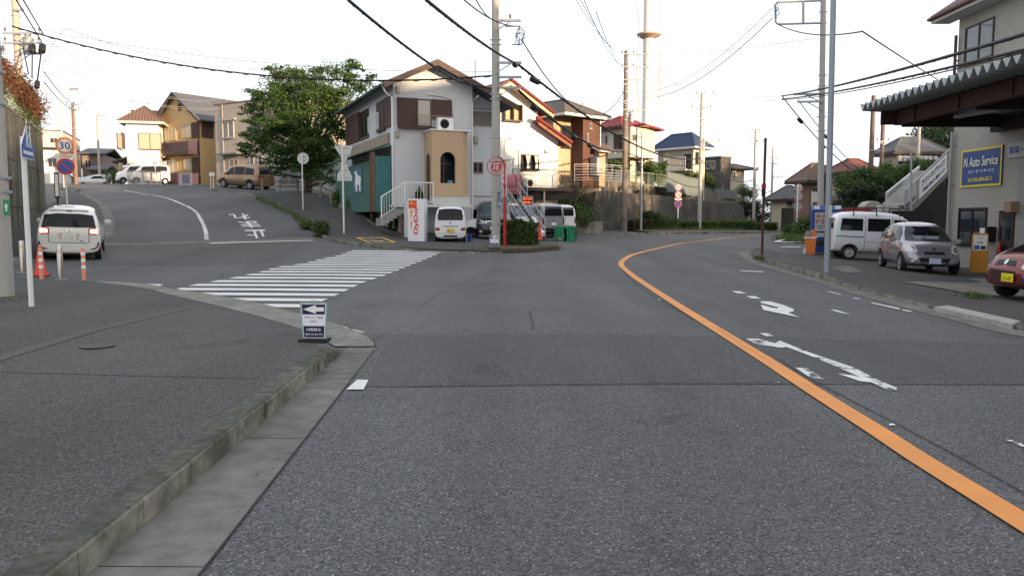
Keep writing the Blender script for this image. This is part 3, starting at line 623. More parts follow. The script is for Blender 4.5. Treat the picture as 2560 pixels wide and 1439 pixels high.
# ------------------------------------------------------------------ houses
class House:
    """local frame: x along the front, y into the depth, z up; faces F (y=0), L (x=0), R (x=w), B (y=d)"""
    def __init__(s, name, label, P, rot, w, d, h, cat='house', group=None):
        s.root = thing(name, label, cat, P, rot, group); s.P = Vector(P); s.rot = rot; s.w, s.d, s.h = w, d, h
        s.Mi = Matrix.Rotation(-rot, 3, 'Z')
    def loc(s, p): return s.Mi @ (Vector(p)-s.P)
    def hit(s, face, px, py, off=0.0):
        o = s.loc(Vector(CAMP)); d = s.Mi @ Vector(ray(px, py))
        if face == 'F': t = (-off-o.y)/d.y; p = o+d*t; return p.x, p.z
        if face == 'L': t = (-off-o.x)/d.x; p = o+d*t; return p.y, p.z
        if face == 'R': t = (s.w+off-o.x)/d.x; p = o+d*t; return p.y, p.z
    def fbox(s, mb, face, s0, s1, z0, z1, d0, d1):
        if s0 > s1: s0, s1 = s1, s0
        if face == 'F': mb.box(s0, s1, -d1, -d0, z0, z1)
        elif face == 'B': mb.box(s0, s1, s.d+d0, s.d+d1, z0, z1)
        elif face == 'L': mb.box(-d1, -d0, s0, s1, z0, z1)
        else: mb.box(s.w+d0, s.w+d1, s0, s1, z0, z1)
        return mb
    def fp(s, face, u, z, off=0.0):
        return {'F': (u, -off, z), 'L': (-off, u, z), 'R': (s.w+off, u, z)}[face]
    def axes(s, face):  # reading direction along the wall seen from outside
        return {'F': Vector((1, 0, 0)), 'L': Vector((0, -1, 0)), 'R': Vector((0, 1, 0))}[face]
    def rect(s, face, x0, x1, yt, yb, off=0.0):
        xm, ym = (x0+x1)/2, (yt+yb)/2
        a = s.hit(face, x0, ym, off)[0]; b = s.hit(face, x1, ym, off)[0]; t = s.hit(face, xm, yt, off)[1]; q = s.hit(face, xm, yb, off)[1]
        return min(a, b), max(a, b), q, t
    def walls(s, m, z0=-1.5, h=None, gable=None, gh=0, name='wall'):
        """wall box, gable='x' ridge runs along x, 'y' ridge along y"""
        h = h or s.h; mb = MB(); w, d = s.w, s.d
        if not gable: mb.box(0, w, 0, d, z0, h)
        elif gable == 'y': mb.prism([(0, z0), (w, z0), (w, h), (w/2, h+gh), (0, h)], (0, d, 0), (0, 0, 0))
        else: mb.prism([(0, z0), (d, z0), (d, h), (d/2, h+gh), (0, h)], (w, 0, 0), (0, 0, 0), ((0, 1, 0), (0, 0, 1)))
        return mb.build(name, m, s.root)
    def gable_roof(s, m, gh, ov=.5, axis='y', th=.14, h=None, trim=None, x0=0, x1=None, y0=0, y1=None):
        h = h or s.h; x1 = x1 or s.w; y1 = y1 or s.d
        a0, a1, b0, b1 = (x0, x1, y0, y1) if axis == 'y' else (y0, y1, x0, x1)
        mid = (a0+a1)/2; half = (a1-a0)/2; k = gh/half; c0, c1 = b0-ov, b1+ov; r = None
        for sgn in (-1, 1):
            e = mid+sgn*(half+ov); ze = h-k*ov; zr = h+gh
            pr = [(e, ze), (mid, zr), (mid, zr+th), (e, ze+th)]
            mb = MB()
            if axis == 'y': mb.prism(pr, (0, c1-c0, 0), (0, c0, .004 if sgn > 0 else 0))
            else: mb.prism(pr, (c1-c0, 0, 0), (c0, 0, .004 if sgn > 0 else 0), ((0, 1, 0), (0, 0, 1)))
            q = mb.build('roof', m, s.root); r = r or q
        if trim:
            mb = MB()
            for c in (c0-.03, c1+.005):
                for sgn in (-1, 1):
                    e = mid+sgn*(half+ov+.02); ze = h-k*ov; zr = h+gh; pr = [(e, ze-.06), (mid, zr-.06), (mid, zr+th*.6), (e, ze+th*.6)]
                    if axis == 'y': mb.prism(pr, (0, .025, 0), (0, c, 0))
                    else: mb.prism(pr, (.025, 0, 0), (c, 0, 0), ((0, 1, 0), (0, 0, 1)))
            for sgn in (-1, 1):
                e = mid+sgn*(half+ov+.07); ze = h-k*ov+.02; p, q = ((e, c0, ze), (e, c1, ze)) if axis == 'y' else ((c0, e, ze), (c1, e, ze)); mb.tube([p, q], .055, 6)
            mb.build('fascia', trim, s.root)
        return r
    def hip_roof(s, m, gh, ov=.5, th=.12, h=None, trim=None, x0=0, x1=None, y0=0, y1=None):
        h = h or s.h; x1 = x1 or s.w; y1 = y1 or s.d; x0 -= ov; x1 += ov; y0 -= ov; y1 += ov
        w, d = x1-x0, y1-y0; k = min(w, d)/2; cx, cy = (x0+x1)/2, (y0+y1)/2
        if w > d: r0, r1 = (x0+k, cy), (x1-k, cy)
        else: r0, r1 = (cx, y0+k), (cx, y1-k)
        z, zt = h, h+gh
        v = [(x0, y0, z), (x1, y0, z), (x1, y1, z), (x0, y1, z), (x0, y0, z+th), (x1, y0, z+th), (x1, y1, z+th), (x0, y1, z+th), (*r0, zt), (*r1, zt+.001)]
        f = [(3, 2, 1, 0), (0, 1, 5, 4), (1, 2, 6, 5), (2, 3, 7, 6), (3, 0, 4, 7)]
        f += [(4, 5, 9, 8), (5, 6, 9), (6, 7, 8, 9), (7, 4, 8)] if w > d else [(4, 5, 8), (5, 6, 9, 8), (6, 7, 9), (7, 4, 8, 9)]
        ro = MB().add(v, f).build('roof', m, s.root)
        mb = MB()
        for i, r in ((4, 8), (5, 9 if w > d else 8), (6, 9), (7, 8 if w > d else 9), (8, 9)): mb.tube([v[i], v[r]], .09, 6)
        mb.build('ridge_tiles', m, ro)
        if trim:
            mb = MB(); e = .03; mb.box(x0-e, x1+e, y0-e, y0-.002, z-.12, z+th*.7); mb.box(x0-e, x1+e, y1+.002, y1+e, z-.12, z+th*.7); mb.box(x0-e, x0-.002, y0, y1, z-.12, z+th*.7); mb.box(x1+.002, x1+e, y0, y1, z-.12, z+th*.7); mb.build('fascia', trim, s.root)
        return ro
    def flat_roof(s, m, ov=.05, th=.15, h=None):
        h = h or s.h; return MB().box(-ov, s.w+ov, -ov, s.d+ov, h, h+th).build('roof', m, s.root)
    def win(s, face, x0=None, x1=None, yt=None, yb=None, style='slide', frame=ALU, glass=GLASS, r=None, sill=True, curtain=False, proud=.05):
        a, b, z0, z1 = r if r else s.rect(face, x0, x1, yt, yb)
        fr = .05; mb = MB()
        for q in ((a, b, z0, z0+fr), (a, b, z1-fr, z1), (a, a+fr, z0+fr, z1-fr), (b-fr, b, z0+fr, z1-fr)): s.fbox(mb, face, *q, -.02, proud)
        if style in ('slide', 'curtain'): m_ = (a+b)/2; s.fbox(mb, face, m_-fr*.5, m_+fr*.5, z0+fr, z1-fr, -.02, proud-.008)
        if style == 'bars':
            n = max(2, int((b-a)/.11))
            for k in range(1, n): s.fbox(mb, face, a+(b-a)*k/n-.008, a+(b-a)*k/n+.008, z0, z1, proud+.03, proud+.046)
        if sill: s.fbox(mb, face, a-.04, b+.04, z0-.05, z0-.004, 0, proud+.04)
        f = mb.build('window', frame, s.root)
        gb = MB(); s.fbox(gb, face, a+fr, b-fr, z0+fr, z1-fr, -.01, .012); gb.build('pane', glass, f)
        if curtain:
            gb = MB(); n = 14
            for k in range(n):
                u0 = a+fr+(b-a-2*fr)*k/n; u1 = a+fr+(b-a-2*fr)*(k+.93)/n; s.fbox(gb, face, u0, u1, z0+fr+.02, z1-fr, .013, .018+.006*(k % 2))
            gb.build('curtain', CURT, f)
        return f
    def shutter(s, face, x0=None, x1=None, yt=None, yb=None, m=None, r=None, name='shutter', d=.09):
        a, b, z0, z1 = r if r else s.rect(face, x0, x1, yt, yb); mb = MB(); s.fbox(mb, face, a, b, z0, z1, .003, d)
        n = max(1, round((b-a)/.7))
        for k in range(n+1): u = a+(b-a)*k/n; s.fbox(mb, face, u-.02, u+.02, z0, z1, d, d+.015)
        return mb.build(name, m, s.root)
    def ac_unit(s, face, u, z, off=.05, parent=None):
        mb = MB(); s.fbox(mb, face, u, u+.78, z, z+.58, off, off+.3); o = mb.build('air_conditioner', WHITE, parent or s.root, bevel=.015)
        gb = MB(); p = Vector(s.fp(face, u+.33, z+.29, off+.304)); nrm = {'F': 'y', 'L': 'x', 'R': 'x'}[face]
        for rr in (.22, .17, .12, .07): gb.lathe([(rr, -.004), (rr, .008), (rr-.015, .008)], p, nrm, 20)
        gb.build('fan_grille', DARK, o); return o
    def pipe(s, face, u, z0, z1, m=WHITE, off=.06, r=.035, name='downpipe'):
        mb = MB(); mb.tube([s.fp(face, u, z0, off), s.fp(face, u, z1, off)], r, 8)
        for z in np.arange(z0+.4, z1, 1.4): s.fbox(mb, face, u-.05, u+.05, z, z+.03, 0, off+.03)
        return mb.build(name, m, s.root, smooth=True)
    def railing(s, pts, h=.9, m=WHITE, name='railing', sp=.12, rail=.03, bars=True, panel=None):
        return railing(pts, h, m, name, s.root, sp, rail, bars, panel)
def railing(pts, h=.9, m=None, name='railing', parent=None, sp=.12, rail=.03, bars=True, panel=None, mids=()):
    mb = MB(); pts = [Vector(p) for p in pts]
    for a, b in zip(pts[:-1], pts[1:]):
        mb.bar(a+Vector((0, 0, h)), b+Vector((0, 0, h)), rail*1.3); mb.bar(a+Vector((0, 0, .08)), b+Vector((0, 0, .08)), rail*.9)
        for q in mids: mb.bar(a+Vector((0, 0, q)), b+Vector((0, 0, q)), rail*.9)
        L = (b-a).length; n = max(1, int(L/sp))
        if bars:
            for k in range(n+1): p = a.lerp(b, k/n); mb.bar(p+Vector((0, 0, .06)), p+Vector((0, 0, h-.01)), rail*.45)
    for p in pts: mb.bar(p, p+Vector((0, 0, h+.02)), rail*1.4)
    o = mb.build(name, m, parent)
    if panel:
        pb = MB()
        for a, b in zip(pts[:-1], pts[1:]):
            d = (b-a).normalized(); n_ = Vector((d.y, -d.x, 0))*.02; pb.obox(a+Vector((0, 0, .12))+n_, b-a, n_*.6, Vector((0, 0, h-.2)))
        pb.build('privacy_panel', panel, o if parent else o)
    return o
def uext(P, t, px):
    """distance along plan direction t from P until the picture column px"""
    u = (px-CX)/F; k = cp_   # column plane: X = u*(Y*cos + ...) ~ for points near eye level
    # exact column depends on height; use depth along the lens for a point near z=P.z+3
    z = P[2]+3-1.5; a = cp_; b = -sp_*z  # lens depth = Y*cos - (z)*sin
    return (P[0]-u*(P[1]*a+b))/(u*a*t[1]-t[0])
# ------------------------------------------------------------------ foliage
def leaf_cloud(name, blobs, n, size, m, parent=None, seed=1, shell=.6, squash=1.0, gap=0.0, stuff=False):
    """many small leaf faces scattered through ellipsoid clumps; blobs: (x,y,z,rx,ry,rz)"""
    rg = np.random.default_rng(seed); B = np.array(blobs, float); vol = (B[:, 3]*B[:, 4]*B[:, 5])**.72; pr = vol/vol.sum()
    idx = rg.choice(len(B), n, p=pr); d = rg.normal(size=(n, 3)); d /= np.linalg.norm(d, axis=1)[:, None]
    r = rg.random(n)**(shell); r *= 1+rg.normal(size=n)*.09
    c = B[idx, :3]+d*B[idx, 3:]*r[:, None]
    nr = d*.7+rg.normal(size=(n, 3))*.55+np.array([0, 0, .5]); nr /= np.linalg.norm(nr, axis=1)[:, None]
    t = np.cross(nr, rg.normal(size=(n, 3))); t /= np.linalg.norm(t, axis=1)[:, None]; b = np.cross(nr, t)
    s = size*(.6+.8*rg.random(n))[:, None]
    V = np.empty((n, 4, 3)); V[:, 0] = c-t*s; V[:, 1] = c+b*s*.45; V[:, 2] = c+t*s; V[:, 3] = c-b*s*.45
    V[:, 0, 2] -= s[:, 0]*.15; V[:, 2, 2] -= s[:, 0]*.15
    me = bpy.data.meshes.new(name); me.vertices.add(n*4); me.vertices.foreach_set('co', V.ravel())
    me.loops.add(n*4); me.loops.foreach_set('vertex_index', np.arange(n*4)); me.polygons.add(n); me.polygons.foreach_set('loop_start', np.arange(0, n*4, 4)); me.polygons.foreach_set('loop_total', np.full(n, 4))
    me.update(); me.materials.append(m); o = bpy.data.objects.new(name, me); link(o, parent); return o
LEAF_T = leafm('leaf_cherry', (.03, .065, .018), (.06, .12, .03), (.13, .19, .04), .35)
LEAF_H = leafm('leaf_hedge', (.035, .07, .02), (.07, .12, .032), (.14, .19, .05))
LEAF_Y = leafm('leaf_young', (.05, .09, .02), (.09, .15, .035), (.17, .22, .06))
LEAF_D = leafm('leaf_dark', (.010, .022, .010), (.018, .038, .014), (.035, .06, .02))
LEAF_R = leafm('leaf_ivy_red', (.13, .045, .025), (.19, .07, .035), (.08, .09, .03))
LEAF_B = leafm('leaf_dry', (.10, .08, .045), (.06, .065, .03), (.14, .11, .06))
BARK = mat('bark', (.07, .055, .04), .9, var=.4, scale=8, bump=.8)
GRASSM = leafm('grass_blades', (.06, .11, .025), (.10, .16, .04), (.18, .2, .07))
def tree(name, label, P, H, blobs, n, size, m, trunk_r=.2, seed=3, group=None, cat='tree', trunk_h=None, leaf_label=None):
    """tapered trunk, limbs to every clump, crown of leaves; blobs relative to the foot"""
    T = thing(name, label, cat, P, 0, group); rg = random.Random(seed); mb = MB(); th = trunk_h or H*.35
    mb.tube([(0, 0, -.4), (rg.uniform(-.1, .1), rg.uniform(-.1, .1), th*.5), (rg.uniform(-.15, .15), rg.uniform(-.15, .15), th), (0, 0, H*.75)], [trunk_r*1.25, trunk_r, trunk_r*.8, trunk_r*.25], 8)
    for b in blobs:
        z0 = min(th*rg.uniform(.7, 1.3), b[2]*.8); e = Vector(b[:3]); s0 = Vector((0, 0, z0)); md = s0.lerp(e, .5)+Vector((rg.uniform(-.2, .2), rg.uniform(-.2, .2), -.1*H*rg.random()*.3))
        mb.tube([s0, md, e], [trunk_r*.45, trunk_r*.28, trunk_r*.1], 5)
    mb.build('trunk', BARK, T, smooth=True)
    leaf_cloud('crown', blobs, n, size, m, T, seed); return T
def shrub(name, label, P, rx, ry, h, n, size, m, seed=1, group=None, cat='shrub', lumpy=True, box=False):
    rg = random.Random(seed); T = thing(name, label, cat, P, 0, group)
    bl = []
    k = 9 if box else 7
    for i in range(k):
        a = rg.random()*6.28; q = rg.random()**.5
        bl.append((math.cos(a)*rx*.55*q, math.sin(a)*ry*.55*q, h*rg.uniform(.35, .7), rx*rg.uniform(.4, .6), ry*rg.uniform(.4, .6), h*rg.uniform(.25, .42)))
    bl.append((0, 0, h*.45, rx*.9, ry*.9, h*.5))
    leaf_cloud('foliage', bl, n, size, m, T, seed, shell=.45)
    mb = MB()
    for i in range(5): a = i*1.3; mb.tube([(0, 0, -.1), (math.cos(a)*rx*.3, math.sin(a)*ry*.3, h*.45), (math.cos(a)*rx*.5, math.sin(a)*ry*.5, h*.7)], [.025, .018, .006], 5)
    mb.build('stem', BARK, T); return T
def hedge_box(name, label, A, B, width, h, n, size, m, seed=1, group=None, cat='hedge'):
    """clipped hedge between plan points A and B: a box of leaves with an uneven clipped face"""
    A = Vector(A); B = Vector(B); mid = (A+B)/2; z = tz(mid.x, mid.y); L = (B-A).length; ang = math.atan2(B.y-A.y, B.x-A.x)
    T = thing(name, label, cat, (mid.x, mid.y, z), ang, group); rg = np.random.default_rng(seed)
    p = rg.uniform(-1, 1, (n, 3)); k = rg.integers(0, 3, n); top = rg.random(n)
    # push most leaves to the sides and the top
    for i in range(n):
        if top[i] < .35: p[i, 2] = 1-abs(rg.normal())*.12
        elif top[i] < .9: ax = 1 if rg.random() < L/(L+width) else 0; p[i, ax] = math.copysign(1-abs(rg.normal())*.1, p[i, ax])
    bulge = 1+.10*np.sin(p[:, 0]*L*2.1+seed)+.06*np.sin(p[:, 0]*L*5.3)
    P = np.c_[p[:, 0]*L/2, p[:, 1]*width/2*bulge, (p[:, 2]*.5+.5)*h*(1+.07*np.sin(p[:, 0]*L*1.7+seed*2)+.04*np.sin(p[:, 0]*L*6+p[:, 1]*4))]
    cr = np.abs(p).max(axis=1) > 0; P = P[cr]
    o = leaf_cloud('foliage', [(0, 0, 0, .01, .01, .01)], len(P), size, m, T, seed); V = np.empty(len(P)*12); o.data.vertices.foreach_get('co', V); V = V.reshape(len(P), 4, 3); V += P[:, None, :]-V.mean(axis=1)[:, None, :]; o.data.vertices.foreach_set('co', V.ravel()); o.data.update()
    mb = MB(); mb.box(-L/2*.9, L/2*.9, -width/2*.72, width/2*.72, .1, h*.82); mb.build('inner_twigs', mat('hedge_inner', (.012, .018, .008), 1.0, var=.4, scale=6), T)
    return T
def grass(name, pts, n, h, m=None, seed=1, spread=.15, kind='stuff', label=None, hbase=0.0):
    rg = random.Random(seed); mb = MB()
    for i in range(n):
        a = rg.choice(pts) if len(pts) == 1 else None
        if a is None:
            k = rg.randrange(len(pts)-1); t = rg.random(); a = Vector(pts[k]).lerp(Vector(pts[k+1]), t)
        x = a[0]+rg.gauss(0, spread); y = a[1]+rg.gauss(0, spread); z = tz(x, y)+hbase; hh = h*rg.uniform(.4, 1.2); w = .012+hh*.02; an = rg.random()*6.28; l = hh*rg.uniform(.1, .6)
        dx, dy = math.cos(an), math.sin(an); px, py = -dy*w, dx*w
        mb.add([(x-px, y-py, z), (x+px, y+py, z), (x+dx*l*.4+px*.7, y+dy*l*.4+py*.7, z+hh*.6), (x+dx*l*.4-px*.7, y+dy*l*.4-py*.7, z+hh*.6), (x+dx*l, y+dy*l, z+hh)], [(0, 1, 2, 3), (3, 2, 4)])
    o = mb.build(name, m or GRASSM, fix=False); o['kind'] = kind
    if label: o['label'] = label; o['category'] = 'grass'
    return o
# ------------------------------------------------------------------ utility poles and wires
def pole(name, label, px, py, ytop, Y=None, r0=.15, r1=.10, m=CONC_P, arms=(), group='utility poles along the streets', cat='utility pole', pxt=None, bands=(), trafo=(), h=0.0, steps=False, ztop=None, lean=0):
    """arms: (pixel y, pixel x0, pixel x1, n insulators)"""
    P = at(px, py, Y) if Y else G(px, py, h); zt = ztop or at(px, ytop, P.y).z
    T = thing(name, label, cat, P, 0, group); T.rotation_euler[1] = lean; H = zt-P.z; mb = MB(); mb.tube([(0, 0, -.3), (0, 0, H)], [r0, r1], 16)
    mb.tube([(0, 0, H), (0, 0, H+.05)], [r1*.9, r1*.4], 12)
    mb.build('shaft', m, T, smooth=True)
    rad = lambda z: r0+(r1-r0)*z/H
    for (ya, x0, x1, n) in arms:
        a = Vector(at(x0, ya, P.y-.12))-P; b = Vector(at(x1, ya, P.y-.12))-P; mb = MB(); a.z = b.z = (a.z+b.z)/2; a.y = b.y = -rad(a.z)-.04
        ab = mb
        ab.bar(a, b, .085); far = a if abs(a.x) > abs(b.x) else b
        if far.length and abs(far.x) > .5: ab.bar((0, -rad(a.z)-.02, a.z-.4*min(1, abs(far.x))), (far.x*.6, a.y, a.z-.03), .035)
        o = ab.build('crossarm', STEEL, T)
        for k in range(n):
            p = a.lerp(b, (k+.08)/(n-.84) if n > 1 else .5); MB().lathe([(.012, .03), (.012, .09), (.05, .10), (.035, .14), (.055, .16), (.03, .22), (.02, .24)], p, 'z', 8).build('insulator', INSUL, o, smooth=True)
    if bands:
        mb = MB()
        for yb in bands: z = at(px, yb, P.y).z-P.z; mb.lathe([(rad(z)+.004, z-.025), (rad(z)+.014, z-.02), (rad(z)+.014, z+.02), (rad(z)+.004, z+.025)], (0, 0, 0), 'z', 16); mb.box(rad(z), rad(z)+.07, -.02, .02, z-.02, z+.02); mb.box(-rad(z)-.07, -rad(z), -.02, .02, z-.02, z+.02)
        mb.build('steel_band', STEEL, T)
    for (xa, ya, w, hh) in trafo:
        p = Vector(at(xa, ya, P.y))-P; mb = MB(); mb.lathe([(w*.4, -hh/2), (w/2, -hh/2+.04), (w/2, hh/2-.05), (w/2+.02, hh/2-.04), (w/2+.02, hh/2), (w*.3, hh/2+.06)], p, 'z', 16)
        for q in (-.15, .15): mb.lathe([(.02, hh/2), (.04, hh/2+.1), (.02, hh/2+.2)], p+Vector((q*w*1.6, 0, .03)), 'z', 8)
        o = mb.build('transformer', GREYMET, T, smooth=True); bb = MB(); bb.bar((0, 0, p.z), (p.x, 0, p.z), .06); bb.build('bracket', STEEL, o)
    if steps:
        mb = MB(); k = 0
        for z in np.arange(2.2, H-.5, .45): k += 1; s = 1 if k % 2 else -1; mb.bar((s*rad(z), 0, z), (s*(rad(z)+.12), 0, z), .018)
        mb.build('climbing_step', STEEL, T)
    return T
WN = [0]
def wire(a, b, sag=.3, r=.01, m=CABLE, label=None, group='overhead wires', seg=18, loops=False, closures=(), wrap=0.0):
    """hanging cable between two photo points with depth (px, py, Y) or 3D vectors"""
    A = Vector(at(*a)) if not isinstance(a, Vector) else a; B = Vector(at(*b)) if not isinstance(b, Vector) else b
    pts = [A.lerp(B, k/seg)-Vector((0, 0, 4*sag*(k/seg)*(1-k/seg))) for k in range(seg+1)]
    mb = MB(); mb.tube(pts, r, 6)
    if wrap:   # lashed service drops spiralled around the messenger
        n = int((B-A).length/.12); q = []
        for k in range(n+1):
            t = k/n; p = A.lerp(B, t)-Vector((0, 0, 4*sag*t*(1-t))); a_ = k*1.1; q.append(p+Vector((math.sin(a_)*wrap*.6, 0, math.cos(a_)*wrap-wrap*.3)))
        mb.tube(q, r*.45, 4)
    o = mb.build('overhead_wire' if r < .014 else 'overhead_cable', m, None, smooth=True)
    tag(o, label or 'thin overhead wire crossing the white sky', 'cable', group)
    for (t, L, rr) in closures:
        p = A.lerp(B, t)-Vector((0, 0, 4*sag*t*(1-t)+rr*.8)); d = (B-A).normalized(); MB().tube([p-d*L/2, p-d*L*.4, p+d*L*.4, p+d*L/2], [rr*.4, rr, rr, rr*.4], 8).build('splice_box', BLACKP, o, smooth=True)
    return o
# ------------------------------------------------------------------ cars
def fill_poly(poly, step):
    bm = bmesh.new(); vs = [bm.verts.new((u, v, 0)) for u, v in poly]; bm.faces.new(vs)
    us = [p[0] for p in poly]; vv = [p[1] for p in poly]
    for ax, lo, hi in ((0, min(us), max(us)), (1, min(vv), max(vv))):
        n = max(1, int((hi-lo)/step))
        for k in range(1, n):
            c = lo+(hi-lo)*k/n; bmesh.ops.bisect_plane(bm, geom=bm.verts[:]+bm.edges[:]+bm.faces[:], plane_co=(c, 0, 0) if ax == 0 else (0, c, 0), plane_no=(1, 0, 0) if ax == 0 else (0, 1, 0))
    bmesh.ops.triangulate(bm, faces=[f for f in bm.faces if len(f.verts) > 4]); return bm
class Car:
    def __init__(s, name, label, P, ang, stations, paint, cat='car', group=None, sub=2, slope=True):
        """stations (x, z_bottom, z_belt, z_top, half_w_belt, half_w_top) rear to front; x forward"""
        s.root = thing(name, label, cat, P, ang, group)
        if slope:   # sit on the sloping ground
            e = .8; X = Vector((math.cos(ang), math.sin(ang))); zf, zb = tz(P[0]+X.x*e, P[1]+X.y*e), tz(P[0]-X.x*e, P[1]-X.y*e); zl, zr = tz(P[0]-X.y*e, P[1]+X.x*e), tz(P[0]+X.y*e, P[1]-X.x*e)
            vx = Vector((X.x*2*e, X.y*2*e, zf-zb)).normalized(); vy = Vector((-X.y*2*e, X.x*2*e, zl-zr)).normalized(); vz = vx.cross(vy).normalized(); vy = vz.cross(vx)
            s.root.matrix_world = Matrix.Translation(Vector(P)) @ Matrix((vx, vy, vz)).transposed().to_4x4()
        mb = MB(); rings = []
        for (x, zb, zs, zt, wb, wt) in stations:
            hh = zs-zb
            half = [(0, zb), (wb*.8, zb), (wb*.96, zb+hh*.18), (wb*1.0, zb+hh*.55), (wb*.975, zs), (wb+(wt-wb)*.72, zs+(zt-zs)*.72), (wt*.86, zt-(zt-zs)*.04), (wt*.45, zt), (0, zt+.012)]
            ring = half+[(-y, z) for y, z in half[-2:0:-1]]; rings.append([(x, y, z) for y, z in ring])
        n = len(rings[0]); vs = [v for r in rings for v in r]; fs = []
        for i in range(len(rings)-1):
            for k in range(n): k2 = (k+1) % n; fs.append((i*n+k, i*n+k2, (i+1)*n+k2, (i+1)*n+k))
        for i, rev in ((0, False), (len(rings)-1, True)):   # quad caps
            b = i*n
            for k in range(n//2-1): q = (b+k, b+k+1, b+n-1-k-1 if n-1-k-1 > k+1 else b+k+1, b+(n-k) % n); 
            L = [b+k for k in range(0, n//2+1)]; Rr = [b+(n-k) % n for k in range(0, n//2+1)]
            for k in range(n//2):
                f = [L[k], L[k+1], Rr[k+1], Rr[k]]; f = list(dict.fromkeys(f))
                if len(f) > 2: fs.append(tuple(f))
        me = bpy.data.meshes.new('body'); me.from_pydata(vs, [], fs); bm = bmesh.new(); bm.from_mesh(me); bmesh.ops.recalc_face_normals(bm, faces=bm.faces); bm.to_mesh(me); bm.free()
        o = bpy.data.objects.new('body', me); COL.objects.link(o); md = o.modifiers.new('s', 'SUBSURF'); md.levels = sub; md.render_levels = sub
        bpy.context.view_layer.update(); m2 = bpy.data.meshes.new_from_object(o.evaluated_get(bpy.context.evaluated_depsgraph_get())); o.modifiers.clear(); o.data = m2; m2.materials.clear(); m2.materials.append(paint); o.parent = s.root
        ca = np.array(vs); su = np.array([v.co[:] for v in m2.vertices]); a0, a1, b0, b1 = ca.min(0), ca.max(0), su.min(0), su.max(0)
        for v, c_ in zip(m2.vertices, (su-b0)/(b1-b0)*(a1-a0)+a0): v.co = c_
        for p in m2.polygons: p.use_smooth = True
        s.body = o; s.bvh = BVHTree.FromPolygons([v.co for v in m2.vertices], [p.vertices for p in m2.polygons])
        s.x0, s.x1 = stations[0][0], stations[-1][0]
    def decal(s, name, poly, view, m, off=.010, th=.0, step=.09, parent=None, smooth=True):
        """panel cut to a 2D outline and laid on the body; view 'l','r' (x,z), 'f','b' (y,z), 't' (x,y)"""
        bm = fill_poly(poly, step); bad = []
        for v in bm.verts:
            u, w = v.co.x, v.co.y
            o, d = {'l': ((u, 3, w), (0, -1, 0)), 'r': ((u, -3, w), (0, 1, 0)), 'f': ((6, u, w), (-1, 0, 0)), 'b': ((-6, u, w), (1, 0, 0)), 't': ((u, w, 4), (0, 0, -1))}[view]
            h, nn, i, dd = s.bvh.ray_cast(Vector(o), Vector(d))
            if h is None: bad.append(v)
            else:
                if nn.dot(Vector(d)) > 0: nn = -nn
                v.co = h+nn*off
        bmesh.ops.delete(bm, geom=bad, context='VERTS'); me = bpy.data.meshes.new(name); bm.to_mesh(me); bm.free(); me.materials.append(m)
        if smooth:
            for p in me.polygons: p.use_smooth = True
        q = bpy.data.objects.new(name, me); link(q, parent or s.root); return q
    def both(s, name, poly, m, **k): return [s.decal(name, poly, v, m, **k) for v in 'lr']
    def wheels(s, xs, yw, r=.29, wd=.18, rimm=None, style='spoke', tyre=RUBBER):
        rimm = rimm or mat('alloy', (.42, .42, .44), .35, metal=.6)
        for x in xs:
            for sg in (1, -1):
                c = (x, sg*(yw-wd/2-.012), r); mb = MB(); o_ = lambda q: sg*q
                mb.lathe([(r*.62, o_(-wd/2)), (r*.92, o_(-wd/2)), (r, o_(-wd/2+.03)), (r, o_(wd/2-.03)), (r*.93, o_(wd/2)), (r*.66, o_(wd/2)), (r*.62, o_(wd/2-.05))], c, 'y', 28, False)
                w = mb.build('wheel', tyre, s.root, smooth=True); q = MB()
                q.lathe([(r*.66, o_(wd/2-.012)), (r*.62, o_(wd/2-.002)), (r*.56, o_(wd/2-.012)), (r*.54, o_(wd/2-.035))]+([(r*.1, o_(wd/2-.02))] if style == 'plain' else []), c, 'y', 28, False)
                ns = 5 if style == 'spoke' else (10 if style == 'multi' else 0)
                for k in range(ns):
                    a = k*2*math.pi/ns; d = Vector((math.cos(a), 0, math.sin(a))); p0 = Vector(c)+d*r*.08+Vector((0, o_(wd/2-.012), 0)); p1 = Vector(c)+d*r*.6+Vector((0, o_(wd/2-.008), 0)); q.bar(p0, p1, r*(.17 if ns == 5 else .07), .02)
                q.lathe([(r*.14, o_(wd/2-.03)), (r*.13, o_(wd/2)), (.01, o_(wd/2+.004))], c, 'y', 12)
                q.build('rim', rimm, w, smooth=False)
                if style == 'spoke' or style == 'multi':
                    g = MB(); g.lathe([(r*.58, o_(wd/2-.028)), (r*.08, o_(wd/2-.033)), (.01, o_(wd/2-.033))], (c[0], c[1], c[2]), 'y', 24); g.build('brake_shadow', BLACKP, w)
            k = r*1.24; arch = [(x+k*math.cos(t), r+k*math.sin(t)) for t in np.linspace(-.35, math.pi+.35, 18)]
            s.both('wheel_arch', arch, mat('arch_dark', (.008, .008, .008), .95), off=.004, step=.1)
    def mirrors(s, x, z, y, m):
        for sg in (1, -1): MB().box(x-.06, x+.07, min(sg*y, sg*(y+.2)), max(sg*y, sg*(y+.2)), z-.07, z+.07).build('wing_mirror', m, s.root, smooth=True, bevel=.03)
